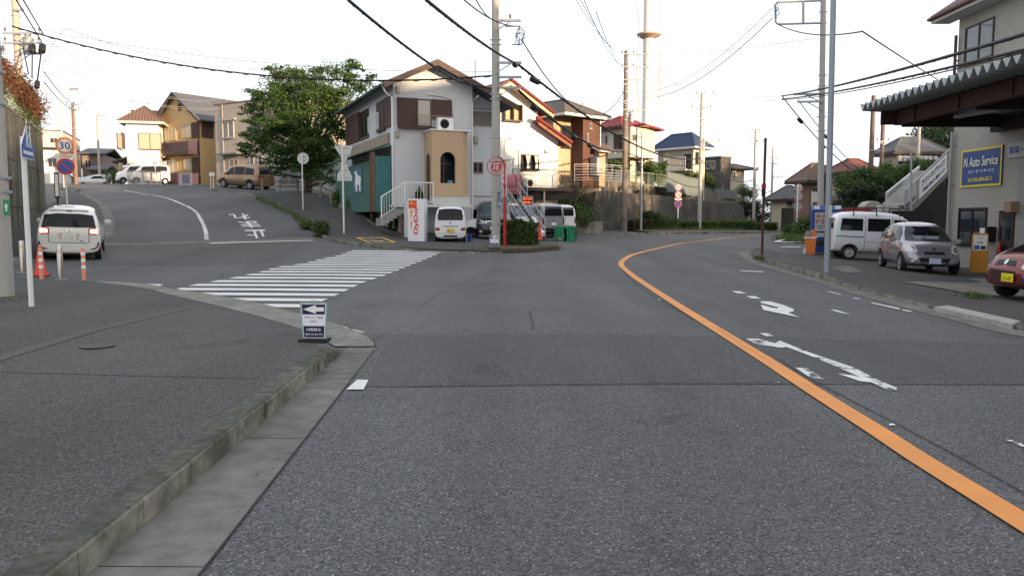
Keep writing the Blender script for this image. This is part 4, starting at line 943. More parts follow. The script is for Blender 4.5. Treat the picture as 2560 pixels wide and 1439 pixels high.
    def plate(s, view, x, y, z, txt, col=(.8, .8, .78), tc=(.02, .12, .05), w=.33, h=.165, small=None):
        sg = 1 if view == 'f' else -1; pm = mat('plate_%d' % int(col[2]*100), col, .5, var=.03)
        o = MB().box(min(x, x+sg*.015), max(x, x+sg*.015), y-w/2, y+w/2, z-h/2, z+h/2).build('number_plate', pm, s.root); tm = mat('plate_ink_%d' % int(tc[0]*100), tc, .6)
        rt = Vector((0, 1, 0)) if view == 'f' else Vector((0, -1, 0))
        if txt: text_mesh(txt, tm, 'plate_digits', o, (x+sg*.015, y, z-.02), rt, (0, 0, 1), h*.5, w*.72, off=.003)
        if small: text_mesh(small, tm, 'plate_region', o, (x+sg*.015, y, z+h*.34), rt, (0, 0, 1), h*.2, w*.4, off=.003)
        return o
def paint(name, col, metal=0.3, rough=.3):
    return mat(name, col, rough, metal=metal, var=.03, coat=.6, spec=.5)
def circle(cx, cy, r, n=20, ry=None): return [(cx+r*math.cos(2*math.pi*k/n), cy+(ry or r)*math.sin(2*math.pi*k/n)) for k in range(n)]
# ================================================================== LEFT SIDE
def uv(a): return Vector((math.cos(a), math.sin(a)))
# --- tall retaining wall with the fence and red creeper on it
WD, WP = WALLD, WALLP; wn = Vector((WD.y, -WD.x))          # wn points to the road
WT = thing('retaining_wall', 'tall stained concrete retaining wall on the left edge beside the uphill street', 'retaining wall')
a, b = WP-WD*9, WP+WD*10.4
mb = MB(); mb.prism([(a.x, a.y), (b.x, b.y), (b.x-wn.x*6, b.y-wn.y*6), (a.x-wn.x*6, a.y-wn.y*6)], (0, 0, 6.4), (0, 0, -1), ((1, 0, 0), (0, 1, 0)))
mb.build('wall', concrete('stained_wall', (.19, .18, .145), dark=.45, sc_=.5, bump=.5, moss=.3, vert=True), WT)
mb = MB()
for k in range(0, 10): p = a+WD*(k*2.1+.3)+wn*.012; mb.obox((p.x, p.y, -.6), (WD.x*.02, WD.y*.02, 0), (wn.x*.004, wn.y*.004, 0), (0, 0, 5.9))
for z in (1.9, 3.6): p = a+wn*.012; mb.obox((p.x, p.y, z), (WD.x*19.2, WD.y*19.2, 0), (wn.x*.004, wn.y*.004, 0), (0, 0, .018))
mb.build('joint', M_SEAM, WT)
mb = MB(); p = a+wn*.02; mb.obox((p.x-wn.x*.3, p.y-wn.y*.3, 5.4), (WD.x*19.4, WD.y*19.4, 0), (wn.x*.3, wn.y*.3, 0), (0, 0, .09)); mb.build('coping', concrete('coping', (.24, .22, .18), dark=.7), WT)
FT = thing('mesh_fence', 'rusty mesh fence on top of the tall retaining wall, below red creeper', 'fence')
for k in range(10): p = a+WD*(k*2.1+.6)-wn*.12; MB().bar((p.x, p.y, 5.45), (p.x, p.y, 7.25), .07).build('post', mat('fence_green', (.22, .30, .24), .6, var=.3), FT)
mb = MB()
for z in (5.6, 6.1, 6.6, 7.2): p, q = a-wn*.12, b-wn*.12; mb.bar((p.x, p.y, z), (q.x, q.y, z), .03)
for k in range(150): p = a+WD*(19.4*k/150)-wn*.12; mb.bar((p.x, p.y, 5.5), (p.x, p.y, 7.2), .012)
mb.build('mesh', mat('fence_wire', (.32, .36, .33), .6), FT)
IV = thing('creeper', 'red and green creeper hanging thickly over the fence on the tall wall', 'climbing plant')
bl = []; r2 = random.Random(4)
for k in range(70):
    t = k/70*19.2; p = a+WD*t-wn*r2.uniform(-.1, .3)
    if 10.3 < t < 11.2: continue
    bl.append((p.x, p.y, 6.45+r2.uniform(-.25, .35), .42, .42, .62))
leaf_cloud('foliage', bl, 15000, .055, LEAF_R, IV, 8, shell=.4)
bl2 = [(x, y, z-.75, rx, ry, .35) for x, y, z, rx, ry, rz in bl[::2]]
leaf_cloud('foliage', bl2, 2500, .05, LEAF_H, IV, 9, shell=.4)
# brace on the wall top
# --- left foreground pole and school crossing sign
pole('utility_pole', 'cracked concrete utility pole at the left edge, standing nearest to the camera', 13, 770, -140, Y=13.4, r0=.155, r1=.13, ztop=10.5, bands=(120, 180, 260, 445, 480), cat='utility pole')
pn = at(36, 500, 13.4); GT = thing('wall_sign', 'small green sign with a white arrow on the left-hand pole', 'sign', (pn.x-.02, 13.22, pn.z-.1))
MB().box(-.05, .05, -.012, 0, -.16, .10).build('plate', mat('sign_green', (.02, .25, .09), .5), GT)
MB().prism([(-.03, -.02), (.0, .05), (.03, -.02), (.012, -.02), (.012, -.09), (-.012, -.09), (-.012, -.02)], (0, -.004, 0), (0, -.013, 0)).build('arrow', WHITE, GT)
grass('weeds', [G(15, 772).to_2d().to_3d()], 160, .16, seed=3, spread=.22, hbase=.02, label='weeds and grass tuft at the foot of the left edge pole')
SB = mat('sign_blue', (.035, .12, .42), .45, var=.08); SW = mat('sign_white', (.78, .78, .76), .5, var=.05); SR = mat('sign_red', (.55, .05, .035), .45, var=.1); SO = mat('sign_orange_rim', (.72, .24, .08), .5, var=.15)
SG = mat('sign_back_grey', (.56, .57, .54), .6, var=.12, scale=4)
P0 = G(79, 765, .14); P0.z = tz(P0.x, P0.y)+walk_h(P0.x, P0.y)
SS = thing('school_crossing_sign', 'blue pentagon school crossing sign seen edge-on atop a white pole on the left pavement', 'road sign', P0)
zt = at(62, 316, P0.y).z-P0.z; MB().tube([(0, 0, -.1), (0, 0, zt-.15)], .038, 14).build('post', WHITE, SS, smooth=True)
rx_ = Vector((math.cos(R(109)), math.sin(R(109)), 0)); n_ = Vector((rx_.y, -rx_.x, 0)); sh = .84
zb = at(72, 397, P0.y).z-P0.z; hh = zt-zb+.02; S = [(-.38, 0), (.38, 0), (.38, .24*hh/.66), (0, hh), (-.38, .24*hh/.66)]
bo = n_*.045; pl = MB().prism(S, n_*.012, bo+Vector((0, 0, zb)), (rx_, (0, 0, 1))).build('sign_plate', SW, SS)
c0 = (0, hh*.38); I = [(c0[0]+(x-c0[0])*.92, c0[1]+(y-c0[1])*.93) for x, y in S]; MB().prism(I, n_*.003, bo+n_*.013+Vector((0, 0, zb)), (rx_, (0, 0, 1))).build('blue_field', SB, pl)
mb = MB(); o3 = bo+n_*.0165+Vector((0, 0, zb)); ax = (rx_, (0, 0, 1))
mb.prism([(-.28, .06), (.28, .06), (.28, .11), (-.28, .11)], n_*.003, o3, ax)
for cx_, s_ in ((-.07, 1.0), (.13, .8)):   # two walking figures
    f = lambda x, y: (cx_+x*s_, .17+y*s_)
    mb.prism([f(-.05, 0), f(-.01, .16), f(-.05, .30), f(.05, .31), f(.06, .15), f(.11, 0), f(.06, 0), f(.02, .12), f(-.01, 0)], n_*.003, o3, ax)
    mb.prism([f(.03+.045*math.cos(t), .37+.045*math.sin(t)) for t in np.linspace(0, 6.28, 11)[:-1]], n_*.003, o3, ax); mb.prism([f(-.12, .18), f(-.04, .29), f(-.04, .25), f(-.1, .15)], n_*.003, o3, ax)
mb.build('walking_figures', SW, pl)
# --- bollards, cone, flexible posts
SSM = mat('stainless_steel', (.46, .45, .42), .28, metal=.9, var=.1)
def bollard(px, py, label, h=.8):
    P = G(px, py, .01); T = thing('bollard', label, 'bollard', P, 0, 'steel bollards at the pavement end')
    MB().lathe([(.062, -.05), (.062, h-.03), (.052, h-.005), (.02, h)], n=20).build('tube', SSM, T, smooth=True)
    MB().lathe([(.13, 0), (.13, .012), (.065, .015)], n=20).build('base_flange', GREYMET, T); mb = MB()
    for z in (h-.14, h-.18): mb.lathe([(.0625, z), (.0645, z+.004), (.0645, z+.012), (.0625, z+.016)], n=20)
    mb.build('reflective_band', mat('band_yellow', (.5, .35, .05), .4), T)
bollard(57, 682, 'stainless steel bollard left of the white sign pole', .8); bollard(152, 699, 'stainless steel bollard between the two pink flexible posts', .8)
ORG = mat('faded_orange_plastic', (.72, .26, .17), .5, var=.15); ORR = mat('red_plastic', (.62, .045, .03), .45, var=.15, coat=.2)
for i, (px, py, lb) in enumerate(((105, 711, 'faded pink orange flexible post in front of the red traffic cone'), (211, 712, 'faded pink orange flexible post standing alone on the right of the bollards'))):
    P = G(px, py, .01); T = thing('delineator_post', lb, 'flexible post', P, 0, 'flexible delineator posts')
    MB().lathe([(.15, 0), (.145, .015), (.09, .045), (.05, .06)], n=20).build('base', ORG, T, smooth=True); MB().lathe([(.045, .05), (.04, .1), (.04, .76), (.035, .78), (.01, .785)], n=16).build('tube', ORG, T, smooth=True)
    for z in (.34, .48, .62): MB().lathe([(.041, z), (.043, z+.004), (.043, z+.066), (.041, z+.07)], n=16).build('reflective_band', SW, T, smooth=True)
def cone(px, py, label, h=.7, P=None, r=.18):
    P = P or G(px, py, .01); T = thing('traffic_cone', label, 'traffic cone', P, .3, 'traffic cones')
    MB().lathe([(r*.82, .03), (r*.72, .06), (.035, h), (.028, h+.005), (.0, h+.005)], n=22).build('cone', ORR, T, smooth=True); MB().box(-r*1.1, r*1.1, -r*1.1, r*1.1, 0, .032).build('base', ORR, T, bevel=.02)
cone(102, 689, 'tall red traffic cone behind the flexible posts, beside the white hatchback')
# --- speed limit and no parking signs
def disc(parent, name, c, r, m, n_, th=.006, n=32): 
    n_ = Vector(n_).normalized(); u = Vector((0, 0, 1)).cross(n_).normalized(); v = n_.cross(u)
    return MB().prism([(r*math.cos(2*math.pi*k/n), r*math.sin(2*math.pi*k/n)) for k in range(n)], n_*th, c, (u, v)).build(name, m, parent)
def ring_sign(T, z, r, kind, rim, fwd=(0, -1, 0), txt=None, off=.05):
    f = Vector(fwd).normalized(); u = Vector((0, 0, 1)).cross(f).normalized(); c = Vector((0, 0, z))+f*off
    o = disc(T, 'round_sign', c, r, SW, f); disc(o, 'rim', c+f*.007, r*.97, rim, f, .003)
    if kind == 'num':
        disc(o, 'face', c+f*.011, r*.74, SW, f, .003); text_mesh(txt, mat('sign_ink_blue', (.02, .05, .3), .5), 'numerals', o, c+f*.0145, u, (0, 0, 1), r*.85, r*1.12, off=.002, bold=.012)
    elif kind == 'nopark':
        disc(o, 'face', c+f*.011, r*.74, SB, f, .003); q = MB(); d = Vector((0, 0, 1))*-.707+u*.707; s_ = d.cross(f); q.obox(c+f*.0145-d*r*.76-s_*r*.075, d*r*1.52, s_*r*.15, f*.003); q.build('red_bar', rim, o)
    elif kind == 'noturn':
        disc(o, 'face', c+f*.011, r*.74, SW, f, .003); q = MB(); X = lambda a, b: c+f*.0145+u*a*r+Vector((0, 0, 1))*b*r
        for p, q_ in (((-.3, -.45), (-.3, .2)), ((-.3, .2), (0, .42)), ((0, .42), (.3, .2)), ((.3, .2), (.3, -.1))): q.bar(X(*p), X(*q_), r*.16, .004)
        q.prism([(-.02, -.1), (.3, -.45), (.58, -.1)], f*.003, c+f*.0145, (u*r, Vector((0, 0, r)))); q.build('arrow', mat('sign_ink_blue', (.02, .05, .3), .5), o)
        q = MB(); d = Vector((0, 0, 1))*-.707+u*.707; s_ = d.cross(f); q.obox(c+f*.018-d*r*.76-s_*r*.07, d*r*1.52, s_*r*.14, f*.003); q.build('red_bar', rim, o)
    return o
zs_ = 1.75; P0 = at(170, 528, 29.5); P0.z = tz(P0.x, P0.y)+.1
T = thing('speed_limit_sign', 'orange rimmed 30 sign above a no parking sign on a post beside the left wall', 'road sign', P0)
Z = lambda y, Y=P0.y: at(160, y, Y).z-P0.z
MB().tube([(0, 0, -.2), (-.07, 0, Z(345))], .032, 12).build('post', SW, T, smooth=True)
fw = Vector((.42, -.9, 0)); ring_sign(T, Z(364.5), .31, 'num', SO, fw, '30'); ring_sign(T, Z(416.5), .31, 'nopark', SR, fw)
o = MB().prism([(-.33, -.09), (.33, -.09), (.33, .09), (-.33, .09)], fw.normalized()*.008, Vector((0, 0, Z(391)))+fw.normalized()*.04, (Vector((0, 0, 1)).cross(fw).normalized(), (0, 0, 1))).build('supplementary_plate', SW, T)
u = Vector((0, 0, 1)).cross(fw).normalized(); MB().obox(Vector((0, 0, Z(391)-.018))+fw.normalized()*.05-u*.2, u*.4, fw.normalized()*.003, (0, 0, .036)).build('double_arrow', SO, o)
# --- edge-on black framed board on the pavement
P0 = at(145, 520, 28.6); P0.z = tz(P0.x, P0.y)+.1; T = thing('notice_board', 'narrow black framed white board on a post beside the speed limit sign', 'notice board', P0, R(28))
zt = at(141, 432, P0.y).z-P0.z; zb = at(141, 495, P0.y).z-P0.z
MB().box(-.03, .03, -.03, .03, -.2, zb).build('post', BLACKP, T); MB().box(-.08, .08, -.25, .25, zb, zt).build('frame', BLACKP, T); MB().box(.08, .084, -.2, .2, zb+.06, zt-.06).build('board', SW, T); MB().box(-.05, .05, -.253, -.25, zb+.06, zt-.06).build('board_edge', SW, T)
# --- white hatchback seen from behind
WP_ = paint('paint_pearl_white', (.72, .72, .70), .05, .25)
PC = at(172, 655, 23.4); PC.z = tz(PC.x, PC.y)
c = Car('hatchback_car', 'white hatchback with brake lights lit, stopped at the left by the cone, seen from behind', (PC.x-.72, PC.y+1.6, tz(PC.x-.7, PC.y+1.6)), R(115), [
 (-1.84, .30, .62, .74, .72, .68), (-1.82, .24, .88, 1.00, .80, .72), (-1.76, .22, .95, 1.22, .825, .70), (-1.60, .22, .97, 1.46, .83, .67), (-1.3, .2, .97, 1.54, .835, .65), (-.5, .19, .95, 1.55, .835, .61), (.3, .19, .93, 1.53, .835, .60), (.75, .19, .91, 1.36, .83, .58), (1.15, .2, .88, 1.02, .82, .62), (1.55, .22, .78, .90, .80, .64), (1.78, .25, .66, .76, .72, .6), (1.84, .32, .5, .58, .6, .5)], WP_)
gl_ = glassm('car_glass', (.008, .010, .012), .06, .25)
c.decal('rear_window', [(-.70, 1.0), (.70, 1.0), (.62, 1.34), (.3, 1.38), (-.3, 1.38), (-.62, 1.34)], 'b', gl_, off=.014)
c.both('side_window', [(-1.3, 1.02), (-.55, .99), (-.55, 1.42), (-1.1, 1.40)], gl_); c.both('side_window', [(-.47, .99), (.75, .97), (.3, 1.38), (-.47, 1.42)], gl_)
c.decal('windscreen', [(-.62, .98), (.62, .98), (.5, 1.42), (-.5, 1.42)], 'f', gl_)
LIT = mat('brake_light_lit', (.8, .25, .15), .3, emit=((1, .42, .22), 2.2)); 
for s_ in (1, -1):
    q = c.decal('tail_lamp', [(s_*.50, .80), (s_*.80, .78), (s_*.80, 1.0), (s_*.66, 1.02), (s_*.5, .97)], 'b', REDL, off=.008); c.decal('lamp_glow', [(s_*.54, .84), (s_*.73, .83), (s_*.74, .96), (s_*.55, .95)], 'b', LIT, off=.013, parent=q)
    c.decal('bumper_vent', [(s_*.66, .36), (s_*.80, .42), (s_*.76, .62), (s_*.70, .42), (s_*.5, .36)], 'b', BLACKP, off=.008)
c.decal('bumper_reflector', [(-.76, .42), (-.70, .40), (-.70, .46), (-.76, .48)], 'b', REDL, off=.014)
c.decal('tailgate_gap', [(-.5, .56), (.5, .56), (.47, .545), (-.47, .545)], 'b', mat('panel_gap', (.05, .05, .05), .8), off=.008, step=.1); 
for s_ in (1, -1): c.decal('tailgate_gap', [(s_*.5, .56), (s_*.52, .56), (s_*.535, .80), (s_*.52, .80)], 'b', MATS['panel_gap'], off=.008)
c.decal('lower_trim', [(-.6, .30), (.6, .30), (.5, .36), (-.5, .36)], 'b', WP_, off=.01)
c.decal('plate_recess', [(-.26, .64), (.26, .64), (.28, .84), (-.28, .84)], 'b', mat('recess_white', (.5, .5, .47), .4), off=.006)
c.plate('b', -1.835, 0, .735, '11-33', small='横浜 500')
c.decal('emblem', circle(0, .905, .055, 16, .035), 'b', CHROME, off=.012, step=.05); MB().bar((-1.80, .02, .985), (-1.79, -.18, .965), .02).build('rear_wiper', BLACKP, c.root)
MB().box(-1.58, -1.38, -.5, .5, 1.475, 1.50).build('roof_spoiler', WP_, c.root, bevel=.01); MB().box(-1.60, -1.57, -.08, .08, 1.455, 1.475).build('high_brake_lamp', REDL, c.root)
c.decal('badge', [(-.36, .60), (-.27, .60), (-.27, .625), (-.36, .625)], 'b', SB, off=.012)
c.wheels((-1.25, 1.22), .83, .29); c.mirrors(.62, 1.0, .84, WP_)
MB().box(-1.6, 1.6, -.6, .6, .15, .3).build('underbody', BLACKP, c.root)
# --- signs on the far corner pavement: round sign back, give way and lower plate backs
P0 = at(758, 533, 45); P0.z = tz(P0.x, P0.y)+.13; T = thing('road_sign', 'back of a round grey road sign on a thin white post up the side street', 'road sign', P0)
zt = at(763, 396, 45).z-P0.z; MB().tube([(0, 0, -.2), (.0, 0, at(763, 385, 45).z-P0.z)], .035, 12).build('post', SW, T, smooth=True); f = Vector((-.1, 1, 0)); disc(T, 'sign_plate', Vector((.05, .05, zt)), .32, SG, f); q = MB(); q.box(-.1, .2, .03, .05, zt+.1, zt+.13); q.box(-.1, .2, .03, .05, zt-.13, zt-.1); q.build('clamp', STEEL, T)
P0 = at(860, 592, 38); P0.z = tz(P0.x, P0.y)+.1; T = thing('road_sign', 'backs of a triangular and a lower flared sign on one white corner post', 'road sign', P0)
zz = lambda y: at(860, y, 38).z-P0.z; MB().tube([(0, 0, -.2), (0, 0, zz(360))], .042, 12).build('post', SW, T, smooth=True)
k = 38/1991; MB().prism([(-.36, zz(365)), (.46, zz(363)), (.46, zz(368)), (.14, zz(404)), (.06, zz(404)), (-.36, zz(369))], (0, .012, 0), (0, .05, 0)).build('triangle_sign', SG, T)
MB().prism([(.06, zz(408)), (.14, zz(408)), (.42, zz(440)), (.42, zz(452)), (-.28, zz(452)), (-.28, zz(436))], (0, .012, 0), (0, .05, 0)).build('lower_sign', SG, T)
q = MB(); [q.box(-.15, .3, .03, .05, zz(y)-.015, zz(y)+.015) for y in (370, 388, 425, 445)]; q.build('clamp', STEEL, T)
# --- street lamp, far poles
P0 = at(161, 470, 56); P0.z = tz(P0.x, P0.y); T = thing('street_lamp', 'tall thin curved street lamp rising behind the left wall', 'street lamp', P0)
zt = at(170, 222, 56).z-P0.z; x1 = at(190, 222, 56).x-P0.x
MB().tube([(0, 0, -.2), (0, 0, zt-1.7), (.06, 0, zt-.9), (.3, 0, zt-.3), (x1*.75, 0, zt)], [.08, .06, .05, .045, .04], 10).build('mast', mat('lamp_mast', (.5, .46, .42), .6), T, smooth=True); MB().box(x1*.65, x1*1.15, -.1, .1, zt-.06, zt+.05).build('lamp_head', GREYMET, T, bevel=.02)
pole('utility_pole', 'brown utility pole with two crossarms behind the speed limit sign', 191, 466, 258, Y=66, r0=.17, r1=.11, m=mat('pole_brown', (.20, .13, .10), .9, var=.2), arms=((261, 165, 207, 3), (274, 173, 200, 2), (322, 180, 192, 0)), steps=True)
pole('utility_pole', 'pale thin distant pole between the left houses', 250, 462, 288, Y=92, r0=.16, r1=.12, m=mat('pole_pale', (.42, .36, .30), .9), arms=((290, 245, 268, 2), (330, 250, 262, 0)))
pole('utility_pole', 'tall pole with a transformer rising behind the creeper wall on the left', 53, 300, -150, Y=34, r0=.15, r1=.12, m=mat('pole_sunlit', (.42, .34, .28), .85, var=.2), arms=((26, 38, 62, 0), (84, 8, 108, 2), (108, 8, 106, 2), (135, 55, 104, 0)), trafo=((71, 115, .42, .62),), bands=(40, 150, 165), steps=True, ztop=13)
# --- far left houses (street beyond the crest)
def hs(name, label, px, Y, rot, pr, pl, ybase, ytop, cat='house'):
    """house with its nearest corner at picture column px; front runs to column pr, left side to column pl"""
    P = at(px, (ybase+ytop)/2, Y); P.z = at(px, ybase, Y).z; a = R(rot); t = Vector((math.cos(a), math.sin(a))); n = Vector((-t.y, t.x))
    w = uext(P, t, pr); d = uext(P, n, pl) if pl is not None else 7
    return House(name, label, P, a, max(2, w), max(2, abs(d)) if d > 0 else 7, at(px, ytop, Y).z-P.z, cat)
def hsr(name, label, px, Y, rot, pl, pr, ybase, ytop, dmin=7):
    """house whose nearest corner (column px) joins the front (running left to column pl) and the right side (to column pr)"""
    C = at(px, (ybase+ytop)/2, Y); C.z = at(px, ybase, Y).z; a = R(rot); t = Vector((math.cos(a), math.sin(a))); n = Vector((-t.y, t.x))
    w = -uext(C, t, pl); d = uext(C, n, pr) if pr else dmin
    P = Vector((C.x-t.x*w, C.y-t.y*w, C.z)); return House(name, label, P, a, w, max(dmin, d) if d > 0 else dmin, at(px, ytop, Y).z-C.z)
STU_W = mat('stucco_white', (.74, .72, .68), .85, var=.06, bump=.2, streak=.06); STU_C = mat('stucco_cream', (.55, .50, .40), .85, var=.08, bump=.2, streak=.08)
STU_Y = mat('stucco_yellow', (.58, .40, .19), .85, var=.07, bump=.2, streak=.06); ROOF_G = lined('roof_slate', (.085, .09, .10), 'y', .2, .12, .5, col2=(.10, .105, .115)); ROOF_B = lined('roof_tile_brown', (.16, .10, .075), 'x', .28, .16, .4, round_=True, cross=('y', .3, .08), bumpd=.04)
FASC_B = mat('fascia_brown', (.045, .03, .025), .6); FASC_W = mat('fascia_white', (.60, .58, .54), .6)
SHUT = lined('shutter_beige', (.42, .37, .28), 'z', .06, .15, .7, bumpd=.004); SHUTB = lined('shutter_brown', (.085, .05, .042), 'z', .05, .2, .7, bumpd=.004)
SHUTD = lined('shutter_dark', (.045, .035, .034), 'z', .05, .2, .7, bumpd=.004)
h = hsr('house', 'cream sunlit house with a low roof beyond the retaining wall at the far left', 150, 88, 25, 100, 215, 466, 372, 6)
h.walls(STU_W); h.gable_roof(ROOF_B, 1.6, .6, 'x', trim=FASC_B); h.win('F', 120, 142, 395, 418); h.win('R', 168, 190, 388, 408); h.win('R', 172, 200, 425, 445)
h.railing([(h.w+.1, .5, 2.6), (h.w+1.3, .5, 2.6), (h.w+1.3, 5, 2.6)], .9, mat('rail_orange', (.45, .25, .12), .7), 'balcony_railing', .15)
h = hsr('house', 'pale block house with a flat top rising behind the speed limit sign', 157, 100, 20, 100, 200, 400, 328, 5); h.walls(mat('stucco_pink', (.55, .46, .40), .85)); h.flat_roof(FASC_B, .1, .1); h.win('F', 125, 145, 345, 358)
h = hsr('house', 'small grey house with dark balcony far up the street behind the brown pole', 255, 104, 15, 205, 300, 462, 385, 6); h.walls(mat('wall_greybrown', (.20, .16, .14), .85)); h.gable_roof(ROOF_G, 1.0, .5, 'x', trim=FASC_B); h.win('F', 212, 228, 400, 420); h.railing([(1, -.1, 1.6), (h.w, -.1, 1.6)], .9, DARK, 'balcony_railing', .15)
h = hsr('shed', 'brown shed with outside steps beside the street crest at the left', 262, 93, 10, 222, 275, 466, 425, 4); h.walls(mat('shed_brown', (.14, .075, .05), .9)); h.gable_roof(ROOF_G, .5, .3, 'x'); h.win('F', 232, 245, 438, 450)
q = MB(); [q.box(-1.2+k*.22, -1.0+k*.22, -.9, -.1, -.2, .2+k*.2) for k in range(7)]; q.build('steps', concrete('step_concrete', (.3, .27, .22)), h.root)
# --- white corner house (noodle shop) with lettering
h = hs('shop_house', 'white two storey noodle shop house with brown tiled hip roof and faded lettering', 317, 75, 14, 398, 288, 466, 306)
h.walls(STU_W); h.hip_roof(ROOF_B, 1.7, .55, trim=FASC_W); h.d = max(h.d, 8)
h.win('F', 346, 404, 334, 374, glass=SHUT, frame=BRONZE); h.win('L', 293, 305, 335, 372, style='plain', glass=SHUT, frame=BRONZE); h.shutter('L', 306, 313, 333, 372, SHUTB)
g = mat('faded_lettering', (.42, .38, .34), .8); u_, z_ = h.hit('F', 372, 388); text_mesh('らーめん', g, 'shop_lettering', h.root, h.fp('F', u_+.3, z_, .01), h.axes('F'), (0, 0, 1), .42, 2.3, off=.01, bold=.01)
u_, z_ = h.hit('F', 386, 404); text_mesh('二八', g, 'shop_lettering', h.root, h.fp('F', u_+.3, z_, .01), h.axes('F'), (0, 0, 1), .3, .7, off=.01)
a_, b_, z0, z1 = h.rect('F', 322, 408, 411, 424); q = MB(); h.fbox(q, 'F', a_, b_, z0, z1, .0, .35); q.build('shop_canopy', lined('canopy_brown', (.10, .065, .05), 'x', .12, .3, .5), h.root)
a_, b_, z0, z1 = h.rect('L', 289, 315, 375, 388); q = MB(); q.prism([(0, z0), (1.4, z0-.5), (1.4, z0-.4), (0, z0+.12)], (0, 5, 0), (0, .2, 0), ((-1, 0, 0), (0, 0, 1))); q.build('lean_to_roof', ROOF_G, h.root)
a_, b_, z0, z1 = h.rect('L', 299, 309, 408, 466); q = MB(); h.fbox(q, 'L', a_, b_, z0, z1, .0, .05); q.build('door', mat('door_beige', (.40, .33, .24), .6), h.root)
h2 = hs('house', 'white house with a brown flat-topped upper storey behind the noodle shop', 338, 94, 14, 420, 334, 380, 278); h2.walls(STU_W); h2.gable_roof(mat('roof_brown', (.16, .085, .06), .8), .35, .3, 'x', trim=FASC_B)
# --- yellow house
YH = hsr('house', 'yellow two storey house with steep slate gable and purple balcony panels', 500, 75, -34, 398, 545, 469, 292, 9)
YH.walls(STU_Y, gable='y', gh=2.35); YH.gable_roof(ROOF_G, 2.35, .6, 'y', trim=FASC_B); h = YH
h.shutter('F', 401, 413, 322, 358, SHUTB); h.shutter('F', 414, 441, 319, 352, SHUT); h.shutter('F', 457, 480, 312, 345, SHUT); h.shutter('F', 481, 499, 306, 345, SHUTB)
h.shutter('F', 447, 453, 259, 276, SHUTB, name='vent'); h.shutter('R', 504, 531, 306, 344, SHUTB); h.win('F', 418, 444, 400, 431, glass=CURT); h.win('F', 460, 482, 396, 425, glass=CURT); h.shutter('F', 482, 499, 394, 432, SHUTB); h.shutter('F', 404, 416, 402, 436, SHUTB)
PUR = mat('panel_purple', (.06, .038, .055), .5, var=.25, scale=3); a_, b_, z0, z1 = h.rect('F', 383, 500, 379, 384, 1.2); q = MB(); q.box(a_, h.w, -1.25, 0, z0-.12, z0+.06); q.build('balcony_floor', FASC_B, h.root)
o = h.railing([(a_+.05, -1.2, z0), (h.w-.05, -1.2, z0), (h.w-.05, -.05, z0)], 1.15, DARK, 'balcony_railing', .3, panel=PUR)
a_, b_, z0, z1 = h.rect('F', 405, 500, 432, 468, 2.4); h.railing([(a_, -2.4, z0+.05), (h.w, -2.4, z0+.05), (h.w, -.1, z0+.05)], 1.3, DARK, 'garden_fence', .3, panel=PUR)
h.pipe('F', h.w-.08, -.2, h.h-.3, FASC_B, r=.05); q = MB(); q.bar((h.w*.2, -2.2, 2.4), (h.w*.9, -2.2, 2.4), .04); [q.bar((x, -2.2, .2), (x, -2.2, 2.6), .04) for x in (h.w*.25, h.w*.55, h.w*.85)]; q.build('laundry_pole', ALU, h.root)
q = MB(); [q.box(h.w*x, h.w*x+.5, -2.22, -2.18, 1.6, 2.38) for x in (.42, .62)]; q.build('laundry', WHITE, h.root)
# --- beige block building
BB = lined('beige_siding', (.36, .315, .27), 'z', .3, .04, .75, cross=('h', .9, .012))
h = hsr('apartment_building', 'beige two storey building with a flat parapet behind the leafy tree', 760, 66, -34, 540, None, 474, 236, 9)
h.walls(BB); h.flat_roof(mat('parapet_red', (.18, .09, .08), .7), .06, .1); h.win('F', 558, 586, 305, 345, glass=GLASS2, frame=mat('frame_beige', (.34, .30, .26), .5), proud=.12); h.win('F', 573, 596, 399, 417, glass=mat('warm_glass', (.22, .16, .09), .3)); h.win('F', 628, 650, 290, 340, frame=BRONZE)
a_, b_, z0, z1 = h.rect('F', 558, 612, 384, 388); q = MB(); h.fbox(q, 'F', a_, b_, z0, z1, .0, .9); q.build('door_canopy', mat('canopy_grey', (.14, .15, .14), .6), h.root)
h.win('F', 625, 635, 390, 440, style='plain'); h.win('F', 646, 656, 388, 440, style='plain'); h.win('F', 670, 680, 386, 440, style='plain'); h.pipe('F', 1.2, 0, h.h, BB)
q = MB(); z_ = h.hit('F', 560, 300)[1]; h.fbox(q, 'F', *h.rect('F', 556, 590, 298, 303)[:2], z_-.1, z_+.1, 0, .15); q.build('window_hood', mat('frame_beige', (.34, .30, .26), .5), h.root)
h = hs('house', 'blue roofed house peak showing above the beige building behind the tree', 690, 84, -20, 770, 640, 330, 282); h.walls(mat('wall_bluegrey', (.30, .33, .38), .8)); h.gable_roof(mat('roof_blue_metal', (.10, .13, .20), .5), 3.4, .5, 'y')
# white building far behind the fence at lot edge
h = hs('house', 'pale low building with frosted windows behind the wooden posts under the tree', 690, 57, 8, 850, 640, 492, 380); h.walls(mat('wall_paleblue', (.42, .43, .44), .8, streak=.1)); h.flat_roof(FASC_W, .2, .12); h.win('F', 700, 745, 415, 462, glass=GLASS2); h.win('F', 760, 800, 418, 455, glass=GLASS2)
